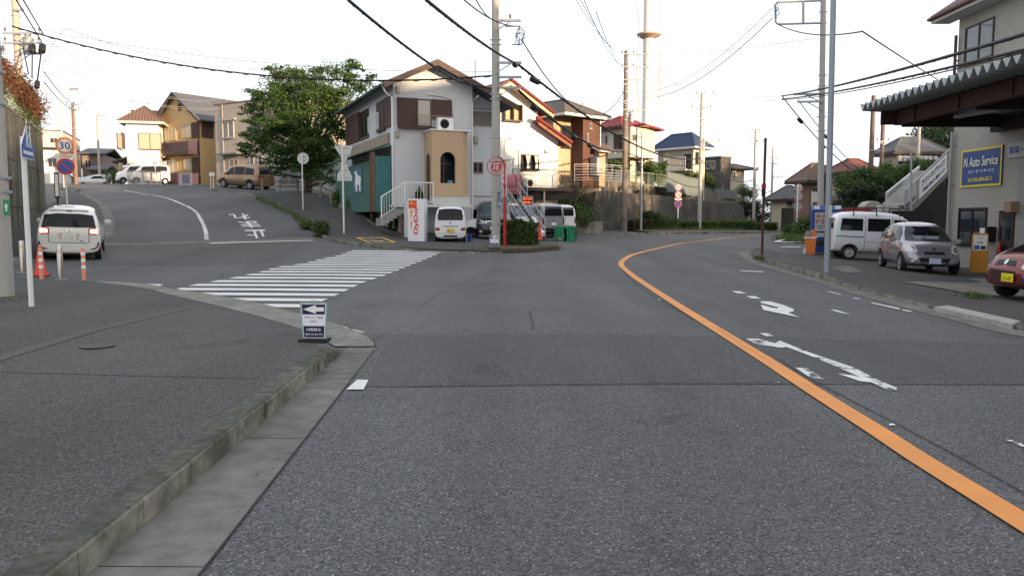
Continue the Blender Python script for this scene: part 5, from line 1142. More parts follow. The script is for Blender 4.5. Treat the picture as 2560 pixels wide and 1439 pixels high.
# --- minivan and kei vans at the lot
GP = paint('paint_bronze', (.26, .165, .09), .65, .28)
PV = at(608, 470, 64); 
mv = [(-2.45, .35, .8, .95, .80, .72), (-2.40, .25, 1.0, 1.45, .90, .74), (-2.2, .22, 1.05, 1.80, .92, .76), (-1.6, .2, 1.05, 1.92, .925, .77), (-.3, .2, 1.04, 1.94, .925, .77), (.6, .2, 1.03, 1.88, .925, .76), (1.15, .2, 1.02, 1.62, .92, .74), (1.6, .22, 1.0, 1.22, .90, .72), (2.15, .24, .92, 1.06, .86, .7), (2.4, .28, .7, .86, .76, .62), (2.48, .36, .55, .62, .6, .5)]
c = Car('minivan', 'bronze gold minivan parked in front of the beige building', (PV.x, PV.y+.5, tz(PV.x, PV.y+.5)), R(150), mv, GP)
c.both('side_window', [(-2.0, 1.15), (-1.0, 1.12), (-1.0, 1.68), (-1.9, 1.62)], gl_); c.both('side_window', [(-.92, 1.12), (.2, 1.10), (.2, 1.72), (-.92, 1.72)], gl_); c.both('side_window', [(.28, 1.10), (1.25, 1.08), (.75, 1.58), (.28, 1.70)], gl_)
c.both('door_gap', [(.2, .4), (.23, .4), (.23, 1.1), (.2, 1.1)], MATS['panel_gap'], step=.3); c.both('chrome_strip', [(-2.2, .42), (1.2, .40), (1.2, .44), (-2.2, .46)], CHROME, step=.4)
c.decal('windscreen', [(-.68, 1.15), (.68, 1.15), (.58, 1.72), (-.58, 1.72)], 'f', gl_); c.decal('rear_window', [(-.7, 1.2), (.7, 1.2), (.62, 1.75), (-.62, 1.75)], 'b', gl_)
for v in 'lr': c.decal('tail_lamp', [(-2.36, .98), (-1.9, 1.05), (-2.3, 1.14)], v, REDL)
for s_ in (1, -1): c.decal('tail_lamp', [(s_*.3, 1.0), (s_*.86, .95), (s_*.86, 1.12), (s_*.3, 1.1)], 'b', REDL); c.decal('headlight', [(s_*.4, .78), (s_*.8, .8), (s_*.8, .92), (s_*.4, .9)], 'f', LAMPL)
c.wheels((-1.5, 1.5), .925, .36, .22, style='multi'); c.mirrors(1.1, 1.15, .92, GP)
KW = paint('paint_white', (.74, .75, .76), .0, .3)
kv = [(-1.66, .3, .8, 1.0, .66, .6), (-1.64, .24, .95, 1.60, .72, .62), (-1.5, .22, .98, 1.74, .735, .64), (-.5, .2, .98, 1.78, .74, .65), (.6, .2, .97, 1.74, .74, .64), (1.0, .2, .95, 1.40, .73, .62), (1.35, .24, .9, 1.08, .72, .62), (1.6, .28, .75, .9, .68, .6), (1.68, .36, .5, .58, .6, .5)]
for px, lb in ((342, 'white boxy kei car nearest the noodle shop, behind the mesh gates'), (374, 'white boxy kei car nearest the yellow house, behind the mesh gates')):
    PV = at(px, 466, 72.5); c = Car('kei_car', lb, (PV.x, PV.y, tz(PV.x, PV.y)), R(215), kv, KW, group='white kei cars behind the mesh gates')
    c.both('side_window', [(-1.45, 1.08), (-.45, 1.05), (-.45, 1.6), (-1.4, 1.58)], gl_); c.both('side_window', [(-.38, 1.05), (.95, 1.02), (.6, 1.52), (-.38, 1.6)], gl_); c.decal('windscreen', [(-.58, 1.1), (.58, 1.1), (.5, 1.6), (-.5, 1.6)], 'f', gl_)
    for s_ in (1, -1): c.decal('headlight', circle(s_*.5, .82, .12, 12), 'f', LAMPL)
    c.decal('grille', [(-.3, .62), (.3, .62), (.3, .78), (-.3, .78)], 'f', BLACKP); c.plate('f', 1.69, 0, .48, '', (.75, .55, .05)); c.wheels((-1.2, 1.2), .73, .27, .15)
PV = at(238, 466, 90); c = Car('parked_car', 'small silver car nose just showing over the street crest', (PV.x, PV.y, tz(PV.x, PV.y)-.2), R(200), kv[:2]+[(-1.3, .2, .9, 1.3, .73, .6), (0, .2, .92, 1.4, .74, .6), (.6, .2, .9, 1.1, .73, .6)]+kv[6:], paint('paint_silver', (.5, .52, .54), .5, .3)); c.both('side_window', [(-1.0, 1.0), (.4, .98), (0, 1.28), (-.8, 1.28)], gl_); c.wheels((-1.1, 1.1), .73, .27, .15)
# mesh gates
for i, (x0, x1, yb) in enumerate(((320, 358, 466), (356, 380, 467), (378, 403, 469))):
    a, b = at(x0, yb, 67.4-i*.5), at(x1, yb+.6, 66.9-i*.5); a.z = tz(a.x, a.y); b.z = tz(b.x, b.y); T = thing('mesh_gate', ('left', 'middle', 'right')[i]+' panel of the three rusty white folding mesh gates in front of the kei cars', 'gate', a, 0, 'folding mesh gates'); a0 = Vector(a); q = MB(); L = b-a
    for p in (Vector((0, 0, 0)), L): q.bar(p, p+Vector((0, 0, 1.15)), .06)
    q.bar(Vector((0, 0, 1.12)), L+Vector((0, 0, 1.12)), .05); q.bar(Vector((0, 0, .1)), L+Vector((0, 0, .1)), .05); q.build('frame', mat('gate_white', (.5, .46, .42), .7, var=.3, scale=5), T)
    q = MB(); n = 12; [q.bar(L*k/n+Vector((0, 0, .1)), L*k/n+Vector((0, 0, 1.1)), .02) for k in range(1, n)]; [q.bar(Vector((0, 0, z)), L+Vector((0, 0, z)), .015) for z in np.arange(.2, 1.1, .12)]; q.build('mesh', mat('gate_mesh', (.34, .30, .27), .8), T)
a, b = at(451, 468, 66), at(480, 468, 66); a.z = b.z = tz(a.x, a.y); T = thing('barrier', 'light blue framed barrier panel in front of the yellow house', 'barrier', a); w_ = b.x-a.x; q = MB(); [q.bar((x, 0, 0), (x, 0, 1.05), .05) for x in (0, .12, w_-.12, w_)]; [q.bar((0, 0, z), (w_, 0, z), .05) for z in (.12, .98)]; q.build('frame', mat('barrier_blue', (.42, .55, .62), .5), T); MB().box(.14, w_-.14, -.01, .01, .2, .9).build('panel', mat('barrier_panel', (.16, .14, .18), .6, var=.3), T)
a = at(531, 470, 63); a.z = tz(a.x, a.y); T = thing('meter_post', 'small white meter box on two posts left of the bronze minivan', 'meter box', a); q = MB(); [q.bar((x, 0, 0), (x, 0, 1.3), .05) for x in (-.1, .1)]; q.build('post', WHITE, T); MB().box(-.2, .2, -.1, .1, .95, 1.2).build('box', WHITE, T, bevel=.02)
shrub('shrub', 'dark green shrub beside the shed at the street crest', at(280, 468, 86), 1.2, .8, 2.2, 900, .09, LEAF_H, 5)
# rustic post fence by the lot under the tree
FP = [at(378*0+656, 474, 60), at(700, 480, 56), at(745, 492, 52), at(802, 515, 48), at(828, 528, 46.5)]
T = thing('post_fence', 'low rusty rail fence with concrete posts along the lot under the tree', 'fence'); q = MB(); FP = [Vector((p.x, p.y, tz(p.x, p.y))) for p in FP]
for p in FP: MB().obox(p-Vector((.06, .06, .2)), (.12, 0, 0), (0, .12, 0), (0, 0, 1.15)).build('post', concrete('post_rust_concrete', (.30, .26, .22), dark=.6) if 'post_rust_concrete' not in MATS else MATS['post_rust_concrete'], T)
for z in (.45, .8):
    for a, b in zip(FP[:-1], FP[1:]): q.tube([a+Vector((0, 0, z)), b+Vector((0, 0, z))], .03, 6)
q.build('rail', RUST, T)
# --- the big leafy tree
P0 = at(770, 470, 52); P0.z = tz(P0.x, P0.y)-.2
def B(px, py, Y, rx, rz, ry=None): p = Vector(at(px, py, Y))-P0; return (p.x, p.y, p.z, rx, ry or rx, rz)
bl = [B(700, 215, 52, 1.5, .9), B(760, 195, 53, 1.3, .8), B(840, 180, 52, 1.3, .75), B(880, 165, 52, .7, .45), B(720, 182, 52, .8, .5), B(800, 225, 51, 1.9, 1.1), B(900, 215, 52, 1.0, .6), B(670, 250, 52, 1.1, .6), B(700, 265, 50.5, 1.6, .9),
 B(760, 270, 50, 2.0, 1.1), B(840, 255, 51, 1.7, 1.1), B(650, 300, 51.5, 1.0, .5), B(625, 275, 52, .8, .35), B(700, 320, 50, 1.8, .9), B(780, 325, 49.5, 2.0, 1.1), B(840, 320, 50, 1.3, 1.2), B(660, 350, 51, 1.3, .6), B(720, 375, 50, 1.7, .8), B(790, 380, 49.5, 1.6, .9), B(640, 330, 52, .7, .4),
 B(640, 375, 51.5, .8, .4), B(700, 405, 50.5, 1.2, .5), B(760, 415, 50, 1.2, .5), B(820, 400, 50, .9, .8), B(800, 440, 49, .9, .45), B(830, 450, 48.5, .6, .35), B(930, 190, 52.5, .45, .25), B(615, 385, 52, .45, .25), B(690, 172, 52, .45, .35), B(690, 430, 51, .5, .3)]
r2 = random.Random(2); bl2 = []
for b in bl:
    for k in range(5):
        a = r2.uniform(0, 6.28); e = r2.uniform(-1, 1); bl2.append((b[0]+math.cos(a)*b[3]*r2.uniform(.8, 1.25), b[1]+math.sin(a)*b[4]*.8, b[2]+e*b[5]*r2.uniform(.7, 1.2), b[3]*r2.uniform(.25, .5), b[4]*r2.uniform(.25, .5), b[5]*r2.uniform(.2, .4)))
T = tree('cherry_tree', 'large spreading leafy cherry tree in front of the beige building', P0, 8.6, bl, 25000, .085, LEAF_T, .24, 5, trunk_h=3.2)
leaf_cloud('crown', bl2, 34000, .08, LEAF_T, T, 17, shell=.7)
# ================================================================== CENTRE
# --- light grey corner house
SID = lined('grey_siding', (.55, .565, .59), 'z', .155, .06, .84, bumpd=.006, var=.04); WBROWN = mat('verge_brown', (.075, .052, .043), .7); GREENM = mat('gutter_green', (.05, .11, .085), .6)
GH = hs('house', 'light grey clad corner house with brown shutters and a tan arched porch', 985, 38, 23, 1182, 866, 600, 205)
GH.P.z = .42; GH.root.location.z = .42; GH.h = at(985, 203, 38).z-.42; h = GH; w, d, H = h.w, h.d, h.h; gh = at(1090, 155, 38.7).z-.42-H-.1
h.walls(SID, z0=-.6, gable='y', gh=gh)
kk = gh/(w/2); wx = h.hit('F', 1251, 400, -.7)[0]   # right wing set back under the running roof slope
mb = MB(); zg = h.hit('F', 1200, 524, -.7)[1]; hr = lambda x: H+gh-kk*(x-w/2)
mb.prism([(w+.003, zg), (wx, zg), (wx, hr(wx)-.02), (w+.003, hr(w)-.02)], (0, 7.5, 0), (0, .7, 0)); mb.build('wing_wall', SID, h.root)
mb = MB(); mb.box(w+.01, wx, 5.5, 5.7, -.6, zg); mb.box(wx-.12, wx, .7, 5.5, -.6, zg); mb.build('garage_wall', mat('garage_dark', (.16, .15, .14), .9), h.root)
mb = MB(); x_ = h.hit('F', 1222, 560, -.75)[0]; mb.box(x_-.09, x_+.09, .75, .95, -.6, zg); mb.build('garage_pillar', WHITE, h.root)
ov = .55
for a_, b_, y_ in ((-.55, w/2, 0), (w/2, wx+.35, .004)):
    za, zb_ = H+gh-kk*abs(a_-w/2), H+gh-kk*abs(b_-w/2); MB().prism([(a_, za), (b_, zb_), (b_, zb_+.13), (a_, za+.13)], (0, d+2*ov, 0), (0, -ov-.15, y_)).build('roof', ROOF_G, h.root)
mb = MB()
for a_, b_ in ((-.6, w/2), (w/2, wx+.4)):
    za, zb_ = H+gh-kk*abs(a_-w/2), H+gh-kk*abs(b_-w/2); mb.prism([(a_, za-.17), (b_, zb_-.17), (b_, zb_+.12), (a_, za+.12)], (0, .04, 0), (0, -ov-.2, 0))
mb.build('verge_board', WBROWN, h.root)
mb = MB(); mb.tube([(-.66, -ov-.1, H-kk*.55), (-.66, d+ov, H-kk*.55)], .07, 8); mb.build('gutter', GREENM, h.root, smooth=True)
mb = MB(); mb.tube([(-.64, -ov+.05, H-kk*.55-.08), (-.4, -.12, H-.55), (-.09, -.09, H-.75), (-.09, -.09, .6)], .042, 8); mb.build('downpipe', WHITE, h.root, smooth=True); MB().tube([(w+.12, -ov+.05, H-.5), (w-.05, -.09, H-.75), (w-.05, -.09, 0)], .035, 8).build('downpipe', WHITE, h.root, smooth=True)
z_ = h.hit('F', 1090, 197)[1]; q = MB(); h.fbox(q, 'F', .05, w-.05, z_-.06, z_+.06, .002, .05); q.build('string_board', WHITE, h.root)
# front shutters and window
h.shutter('F', 993, 1040, 245, 317, SHUTB); h.win('F', 1042, 1078, 248, 318, glass=GLASS2, frame=BRONZE, curtain=True, style='plain'); h.shutter('F', 1080, 1127, 250, 300, SHUTB)
a_, b_, z0, z1 = h.rect('F', 1041, 1128, 292, 318); h.railing([(a_, -.32, z0), (b_, -.32, z0)], z1-z0, mat('rail_bronze', (.30, .23, .16), .5), 'window_rail', .1, .025); q = MB(); h.fbox(q, 'F', a_-.9, b_, z0-.12, z0-.05, 0, .3); q.build('sill', BRONZE, h.root)
# left side shutters and windows
h.shutter('L', 946, 964, 253, 330, SHUTB); h.shutter('L', 965, 981, 242, 318, SHUTB); a_, b_, z0, z1 = h.rect('L', 937, 963, 300, 330); h.railing([(-.35, a_, z0), (-.35, b_, z0)], .8, WHITE, 'window_rail', .1, .025)
h.shutter('L', 868, 900, 288, 358, SHUTB); h.win('L', 901, 923, 276, 345, frame=mat('frame_wood', (.10, .05, .03), .6))
# porch
a_, b_, z0, z1 = h.rect('F', 1080, 1158, 327, 491, 1.25); TAN = mat('stucco_tan', (.50, .355, .225), .9, var=.06, bump=.4, streak=.05)
ax0, ax1, az0, az1 = h.rect('F', 1101, 1139, 380, 458, 1.25); r_ = (ax1-ax0)/2; acx = (ax0+ax1)/2
arch = [(ax0, az0), (ax1, az0)]+[(acx+r_*math.cos(t), az1-r_+r_*math.sin(t)) for t in np.linspace(0, math.pi, 13)]
poly_l = [(a_, z0), (acx, z0), (acx, az0), (ax0, az0)]+[(acx+r_*math.cos(t), az1-r_+r_*math.sin(t)) for t in np.linspace(math.pi, math.pi/2, 7)]+[(acx, z1), (a_, z1)]
poly_r = [(acx, z0), (b_, z0), (b_, z1), (acx, z1)]+[(acx+r_*math.cos(t), az1-r_+r_*math.sin(t)) for t in np.linspace(math.pi/2, 0, 7)]+[(ax1, az0), (acx, az0)]
mb = MB(); mb.prism(poly_l, (0, .14, 0), (0, -1.25, 0)); mb.prism(poly_r, (0, .14, 0), (0, -1.25, 0)); mb.box(a_, a_+.14, -1.11, -.003, z0, z1); mb.prism([(b_, -1.25), (b_+.35, -.9), (b_+.35, -.003), (b_-.1, -.003), (b_-.1, -1.12)], (0, 0, z1-z0), (0, 0, z0), ((1, 0, 0), (0, 1, 0)))
po = mb.build('porch', TAN, h.root)
mb = MB(); mb.box(a_+.14, b_-.1, -1.11, -.01, z1-.3, z1-.2); mb.box(a_+.14, b_-.1, -1.11, -.01, z0, z0+.1); mb.build('porch_inner', mat('porch_inside', (.14, .10, .07), .9), po)
mb = MB(); mb.box(acx-.02, acx+.02, -.6, -.56, z0, z1-.3); mb.box(ax0, ax1, -.6, -.56, az0+.85*(az1-az0)-.3, az0+.85*(az1-az0)-.26); mb.build('porch_mullion', mat('frame_wood2', (.22, .12, .06), .6), po)
MB().box(a_+.15, b_-.12, -.58, -.57, z0+.1, z1-.3).build('porch_glass', GLASS, po); MB().box(acx+.05, ax1-.1, -1.1, -.9, az0-.01, az0+.14).build('box_on_sill', mat('box_blue', (.12, .25, .42), .6), po)
lz0, lz1 = az0-.75, az1-.05; mb = MB(); mb.prism([(-.95, lz0), (-.35, lz0), (-.35, lz1-.3)]+[(-.65+.3*math.cos(t), lz1-.3+.3*math.sin(t)) for t in np.linspace(.2, math.pi-.2, 9)]+[(-.95, lz1-.3)], (-.006, 0, 0), (a_-.001, 0, 0), ((0, 1, 0), (0, 0, 1))); mb.build('side_arch', mat('arch_door', (.07, .035, .02), .6), po)
MB().box(a_-.06, b_+.40, -1.30, -.003, z1+.002, z1+.06).build('porch_cap', WHITE, po); zb0 = h.hit('F', 1120, 518, 1.25)[1]
mb = MB(); mb.box(a_-.0, b_+.33, -1.23, -.003, zb0+.12, z0-.003); mb.box(a_-1.75, b_+.45, -1.35, -.003, zb0, zb0+.118); mb.build('porch_base', mat('base_white', (.55, .55, .53), .8, streak=.1), po)
MB().box(b_+.1, b_+.16, -1.32, -1.26, z1-.5, z1-.36).build('porch_lamp', GREYMET, po)
h.ac_unit('F', h.hit('F', 1091, 320, .6)[0], z1+.07, .55)
u_ = h.hit('F', 1130, 280)[0]; q = MB(); q.tube([h.fp('F', h.hit('F', 1068, 236)[0], h.hit('F', 1068, 236)[1], .05), h.fp('F', h.hit('F', 1110, 242)[0], h.hit('F', 1110, 242)[1], .05), h.fp('F', u_, h.hit('F', 1128, 250)[1], .05), h.fp('F', u_+.08, z1+.5, .05)], .028, 8); q.build('air_conditioner_hose', WHITE, h.root, smooth=True)
for px, py in ((993, 335), (994, 225)): u_, z_ = h.hit('F', px, py); q = MB(); h.fbox(q, 'F', u_-.07, u_+.09, z_-.16, z_+.14, 0, .12); q.build('meter_box', GREYMET, h.root, bevel=.01)
# wing windows
OF = -.7
def wing_win(x0, x1, yt, yb, fr, gm):
    a_, b_, z0, z1 = h.rect('F', x0, x1, yt, yb, OF); q = MB()
    for k in ((a_, b_, z0, z0+.05), (a_, b_, z1-.05, z1), (a_, a_+.05, z0, z1), (b_-.05, b_, z0, z1), ((a_+b_)/2-.025, (a_+b_)/2+.025, z0, z1)): q.box(k[0], k[1], .64, .72, k[2], k[3])
    o = q.build('window', fr, h.root); MB().box(a_+.02, b_-.02, .675, .69, z0+.02, z1-.02).build('pane', gm, o)
FT_ = mat('frame_tan', (.26, .20, .13), .5); wing_win(1182, 1228, 280, 315, FT_, GLASS2); wing_win(1181, 1207, 405, 433, FT_, GLASS)
u_, z_ = h.hit('F', 1187, 350, OF); MB().box(u_-.1, u_+.12, .52, .70, z_-.16, z_+.16).build('meter_box', mat('meter_tan', (.34, .31, .25), .6), h.root, bevel=.01)
for yy in (272, 490): z_ = h.hit('F', 1200, yy, OF)[1]; MB().box(w+.01, wx, .665, .70, z_-.03, z_+.03).build('band', mat('band_grey', (.3, .3, .31), .7), h.root)
# teal lean-to along the street side
TEAL = lined('teal_corrugated', (.04, .14, .135), 'y', .18, .14, .45, round_=True, bumpd=.03, var=.25, col2=(.06, .15, .10)); sd = min(d+2, h.hit('L', 842, 480, .95)[0])
lz0 = h.hit('L', 960, 506, .95)[1]; lzt = h.hit('L', 960, 378, .95)[1]
MB().box(-.95, -.02, .22, .25, lz0-.4, lzt-.05).build('lean_to_end', lined('teal_end', (.06, .21, .21), 'x', .12, .14, .35, round_=True, bumpd=.03, var=.2), h.root); lt = MB().box(-1.0, -.95, .25, sd, lz0-.4, lzt-.25).build('lean_to_wall', TEAL, h.root)
ra = h.hit('L', 975, 368, .95)[1]; mb = MB(); mb.prism([(-.003, ra+.35), (-1.45, ra-.02), (-1.45, ra+.03), (-.003, ra+.41)], (0, sd+.2, 0), (0, .1, 0), ((1, 0, 0), (0, 0, 1))); mb.build('lean_to_roof', GREENM, h.root)
yq = h.hit('L', 937, 440, 1.0)[0]; mb = MB(); mb.box(-1.12, -1.0, yq-.07, yq+.07, lz0-.4, ra); mb.box(-1.12, -1.0, .18, .3, lz0-.4, ra); mb.build('lean_to_post', mat('post_wood', (.13, .075, .05), .8, var=.3), h.root)
mb = MB(); a_, b_, z0, z1 = h.rect('L', 880, 972, 350, 375, .05); h.fbox(mb, 'L', a_, b_, z0, z1, .003, .12); mb.build('fascia_panel', mat('panel_tan', (.30, .24, .18), .8, var=.2), h.root)
a_, b_, z0, z1 = h.rect('L', 884, 906, 420, 482, 1.01); PT = thing('poster', 'blue poster with a white dog on the teal corrugated wall', 'poster', h.P+Matrix.Rotation(h.rot, 3, 'Z')@Vector((-1.01, 0, 0)), h.rot)
mb = MB(); mb.box(-.02, -.0, a_, b_, z0, z1); mb.build('board', mat('poster_blue', (.05, .12, .20), .6, var=.2), PT)
pc = (a_+b_)/2; pw, ph = (b_-a_), (z1-z0); dg = [(-.12, 0), (-.04, 0), (-.05, .3), (.1, .3), (.12, 0), (.22, 0), (.22, .35), (.26, .6), (.12, .72), (-.02, .8), (-.06, .95), (-.16, .98), (-.24, .86), (-.14, .8), (-.16, .6), (-.2, .4)]
MB().prism([(pc-x*pw*1.5, z0+.06*ph+y*ph*.86) for x, y in dg], (-.004, 0, 0), (-.021, 0, 0), ((0, 1, 0), (0, 0, 1))).build('dog_picture', WHITE, PT)
# landing and stair railing in front
RT = lambda x, y, z: Vector(h.P)+Matrix.Rotation(h.rot, 3, 'Z')@Vector((x, y, z))
zl = h.hit('F', 1045, 509, 1.3)[1]; xa, xb = h.hit('F', 1083, 500, 1.3)[0], h.hit('F', 1012, 500, 1.3)[0]; xc, zc = h.hit('F', 954, 545, 1.3)
zc = max(zc, .75)
RL = railing([(xa, -1.3, zl), (xb, -1.3, zl), (xc, -1.3, zc)], at(0, 455, 37).z-at(0, 508, 37).z, WHITE, 'stair_railing', h.root, .14, .035)
mb = MB(); mb.box(xb, xa, -1.28, -.01, zl-.12, zl); n = 6
for k in range(n): x1_ = xb+(xc-xb)*k/n; x2_ = xb+(xc-xb)*(k+1)/n; mb.box(min(x1_, x2_), max(x1_, x2_), -1.25, -.2, zl+(zc-zl)*(k+1)/n-.35, zl+(zc-zl)*(k+1)/n)
mb.build('entrance_stair', concrete('stair_conc', (.32, .32, .30), dark=.7), h.root)
pp = RT(xb+.9, -.6, zl); shrub('potted_plant', 'spiky potted plant on the landing beside the tan porch', pp, .22, .22, .8, 160, .12, LEAF_H, 3, cat='plant')
# --- low retaining wall with rusty rail fence beside the lot
T = thing('rail_fence', 'rusty two rail fence with peeling white posts down the sloping pavement', 'fence'); FP = [at(929, 540, 41.2), at(974, 558, 38.9), at(1000, 571, 37.6)]; FP = [Vector((p.x, p.y, max(tz(p.x, p.y), .5))) for p in FP]
wp = mat('peeling_white_post', (.50, .40, .33), .8, var=.45, scale=9)
for p in FP: MB().obox(p-Vector((.07, .07, .3)), (.14, 0, 0), (0, .14, 0), (0, 0, 1.25)).build('post', wp, T)
q = MB()
for z in (.38, .82):
    for a_, b_ in zip(FP[:-1], FP[1:]): q.tube([a_+Vector((-.2*(a_ == FP[0]), 0, z)), b_+Vector((0, 0, z))], .032, 6)
q.build('rail', RUST, T)
RWT = thing('low_wall', 'low rough concrete wall end with a sloping top beside the vending machine', 'wall'); p1, p2 = at(1002, 590, 37.0), at(1041, 598, 35.8); z_ = tz(p2.x, p2.y)
mb = MB(); dv = Vector((p2.x-p1.x, p2.y-p1.y, 0)); L = dv.length; dv.normalize(); mb.prism([(-.02, -.3), (L, -.3), (L, .12), (L*.75, .60), (L*.45, .78), (-.02, .80)], Vector((-dv.y, dv.x, 0))*.35, (p1.x, p1.y, z_), (dv, (0, 0, 1))); mb.build('wall_end', concrete('rough_conc', (.20, .18, .15), dark=.5, moss=.5), RWT)
W1 = [(p1.x-.05, p1.y+.1), (-6.35, 38.4), (-8.6, 42.6), (-10.8, 47.4)]; mb = MB()
for a_, b_ in zip(W1[:-1], W1[1:]):
    a_, b_ = Vector(a_), Vector(b_); za, zb_ = tz(*a_)+.15, tz(*b_)+.15; dd = (b_-a_).normalized(); nn = Vector((dd.y, -dd.x))*.2; mb.add([(a_.x, a_.y, -.2), (b_.x, b_.y, -.2), (b_.x+nn.x, b_.y+nn.y, -.2), (a_.x+nn.x, a_.y+nn.y, -.2), (a_.x, a_.y, za), (b_.x, b_.y, zb_), (b_.x+nn.x, b_.y+nn.y, zb_), (a_.x+nn.x, a_.y+nn.y, za)], [(0, 3, 2, 1), (4, 5, 6, 7), (0, 1, 5, 4), (1, 2, 6, 5), (2, 3, 7, 6), (3, 0, 4, 7)])
mb.build('wall_run', MATS['rough_conc'], RWT)
# --- vending machine seen from its side
P0 = at(1036, 607, 35.0); P0.z = tz(P0.x, P0.y); VM = thing('vending_machine', 'tall white drinks vending machine seen from its lettered side beside the white kei van', 'vending machine', P0, R(-3))
x0, x1 = at(1019, 560, 35).x-P0.x, at(1061, 560, 35).x-P0.x; ht = at(1040, 497, 35).z-P0.z; vw = mat('vending_white', (.78, .78, .80), .35, var=.03)
MB().box(x0, x1, 0, .9, .05, ht).build('cabinet', vw, VM, bevel=.02); MB().prism([(x0-.16, .25), (x0-.005, .25), (x0-.005, ht-.02), (x0-.16, ht-.12)], (0, .8, 0), (0, .05, 0)).build('door', mat('vending_side', (.5, .5, .54), .4), VM)
MB().box(x0+.02, x1-.02, .05, .85, -.1, .05).build('base', GREYMET, VM)
rd = mat('logo_red', (.68, .03, .07), .5); og = mat('logo_orange', (.85, .38, .06), .5); yl = mat('logo_yellow', (.8, .5, .08), .5)
lx0 = x0+.05; MB().box(lx0, lx0+.36, -.006, 0, ht-.42, ht-.06).build('logo_square', mat('logo_scarlet', (.70, .08, .04), .5), VM); q = MB(); rr = random.Random(3)
for k in range(9): xx, zz_ = lx0+.04+rr.random()*.24, ht-.4+rr.random()*.28; q.box(xx, xx+rr.uniform(.03, .1), -.0085, -.0065, zz_, zz_+.03)
q.build('logo_flourish', yl, VM)
text_mesh('DyDo', rd, 'logo_lettering', VM, ((x0+x1)/2+.02, -.003, ht-.98), (0, 0, 1), (-1, 0, 0), .24, 1.12, off=.006, bold=.03)
MB().prism([(lx0+.06, ht-.47), (lx0+.2, ht-.47), (lx0+.09, ht-1.0)], (0, -.005, 0)).build('logo_wedge', og, VM); MB().prism([(lx0+.06, ht-1.0), (lx0+.18, ht-.98), (lx0+.09, ht-1.4)], (0, -.005, 0)).build('logo_wedge', og, VM)
# --- white kei van (seen from behind)
PV = at(1121, 607, 35.3); c = Car('kei_van', 'white kei van with a yellow plate parked nose-in under the tan porch', (PV.x-.02, PV.y+1.6, tz(PV.x, PV.y)), R(94), [
 (-1.64, .32, .8, 1.0, .62, .56), (-1.63, .22, .96, 1.35, .68, .58), (-1.56, .2, .98, 1.56, .70, .57), (-1.40, .2, .99, 1.63, .705, .58), (-.4, .2, .98, 1.64, .71, .58), (.5, .2, .97, 1.60, .71, .58), (1.0, .2, .94, 1.2, .70, .56), (1.45, .24, .85, 1.0, .67, .56), (1.62, .3, .7, .8, .6, .5), (1.66, .36, .5, .56, .5, .4)], KW, cat='van', slope=False)
c.decal('rear_window', [(-.54, 1.02), (.54, 1.02), (.56, 1.2), (.50, 1.48), (.2, 1.52), (-.2, 1.52), (-.50, 1.48), (-.56, 1.2)], 'b', gl_); c.both('side_window', [(-1.42, 1.05), (-.9, 1.03), (-.9, 1.46), (-1.35, 1.46)], gl_); c.both('side_window', [(-.8, 1.03), (-.05, 1.02), (-.05, 1.48), (-.8, 1.48)], gl_); c.both('side_window', [(.05, 1.02), (.85, 1.0), (.45, 1.46), (.05, 1.48)], gl_)
for s_ in (1, -1): c.decal('tail_lamp', [(s_*.46, .56), (s_*.66, .56), (s_*.66, .70), (s_*.46, .68)], 'b', REDL, off=.008)
c.decal('lower_bumper', [(-.64, .30), (.64, .30), (.64, .42), (-.64, .42)], 'b', KW, off=.03); c.decal('bumper_gap', [(-.6, .425), (.6, .425), (.6, .44), (-.6, .44)], 'b', MATS['panel_gap'], off=.012); c.decal('bumper_slot', [(-.3, .29), (.3, .29), (.3, .36), (-.3, .36)], 'b', BLACKP, off=.035); c.decal('handle_strip', [(-.32, .72), (.32, .72), (.33, .78), (-.33, .78)], 'b', mat('strip_grey', (.35, .35, .35), .5), off=.01)
c.plate('b', -1.665, .0, .57, '9 1', (.78, .50, .03), (.05, .05, .02)); c.decal('emblem', circle(0, .9, .035, 8), 'b', DARK, off=.01, step=.05); MB().bar((-1.63, .0, 1.06), (-1.62, -.32, .98), .018).build('rear_wiper', BLACKP, c.root)
for s_ in (1, -1): MB().bar((-1.35, s_*.52, 1.70), (-.3, s_*.52, 1.70), .035).build('roof_rail', GREYMET, c.root)
c.wheels((-1.15, 1.15), .70, .27, .15)
# --- black minivan in the garage
BP = paint('paint_black', (.012, .012, .015), .3, .15); PV = at(1212, 604, 38.2)
c = Car('minivan', 'black minivan parked facing out in the garage beside the concrete pole', (PV.x+.35, PV.y+2.3, .45), R(-88), mv, BP, slope=False)
c.decal('windscreen', [(-.68, 1.12), (.68, 1.12), (.56, 1.72), (-.56, 1.72)], 'f', glassm('car_glass_blue', (.05, .075, .09), .05, .7)); c.both('side_window', [(-2.0, 1.15), (1.2, 1.1), (.7, 1.6), (-1.9, 1.62)], gl_)
for s_ in (1, -1): c.decal('headlight', [(s_*.42, .80), (s_*.84, .82), (s_*.84, .98), (s_*.5, .94)], 'f', LAMPL); c.decal('fog_lamp', circle(s_*.62, .42, .07, 10), 'f', LAMPL, off=.01, step=.06)
c.decal('grille', [(-.38, .78), (.38, .78), (.42, .92), (-.42, .92)], 'f', CHROME, off=.008); c.decal('grille_mesh', [(-.33, .80), (.33, .80), (.36, .87), (-.36, .87)], 'f', BLACKP, off=.014); c.decal('lower_intake', [(-.5, .34), (.5, .34), (.5, .5), (-.5, .5)], 'f', BLACKP, off=.01)
c.plate('f', 2.50, 0, .58, '8', (.8, .8, .78)); c.wheels((-1.5, 1.5), .925, .34, .2)
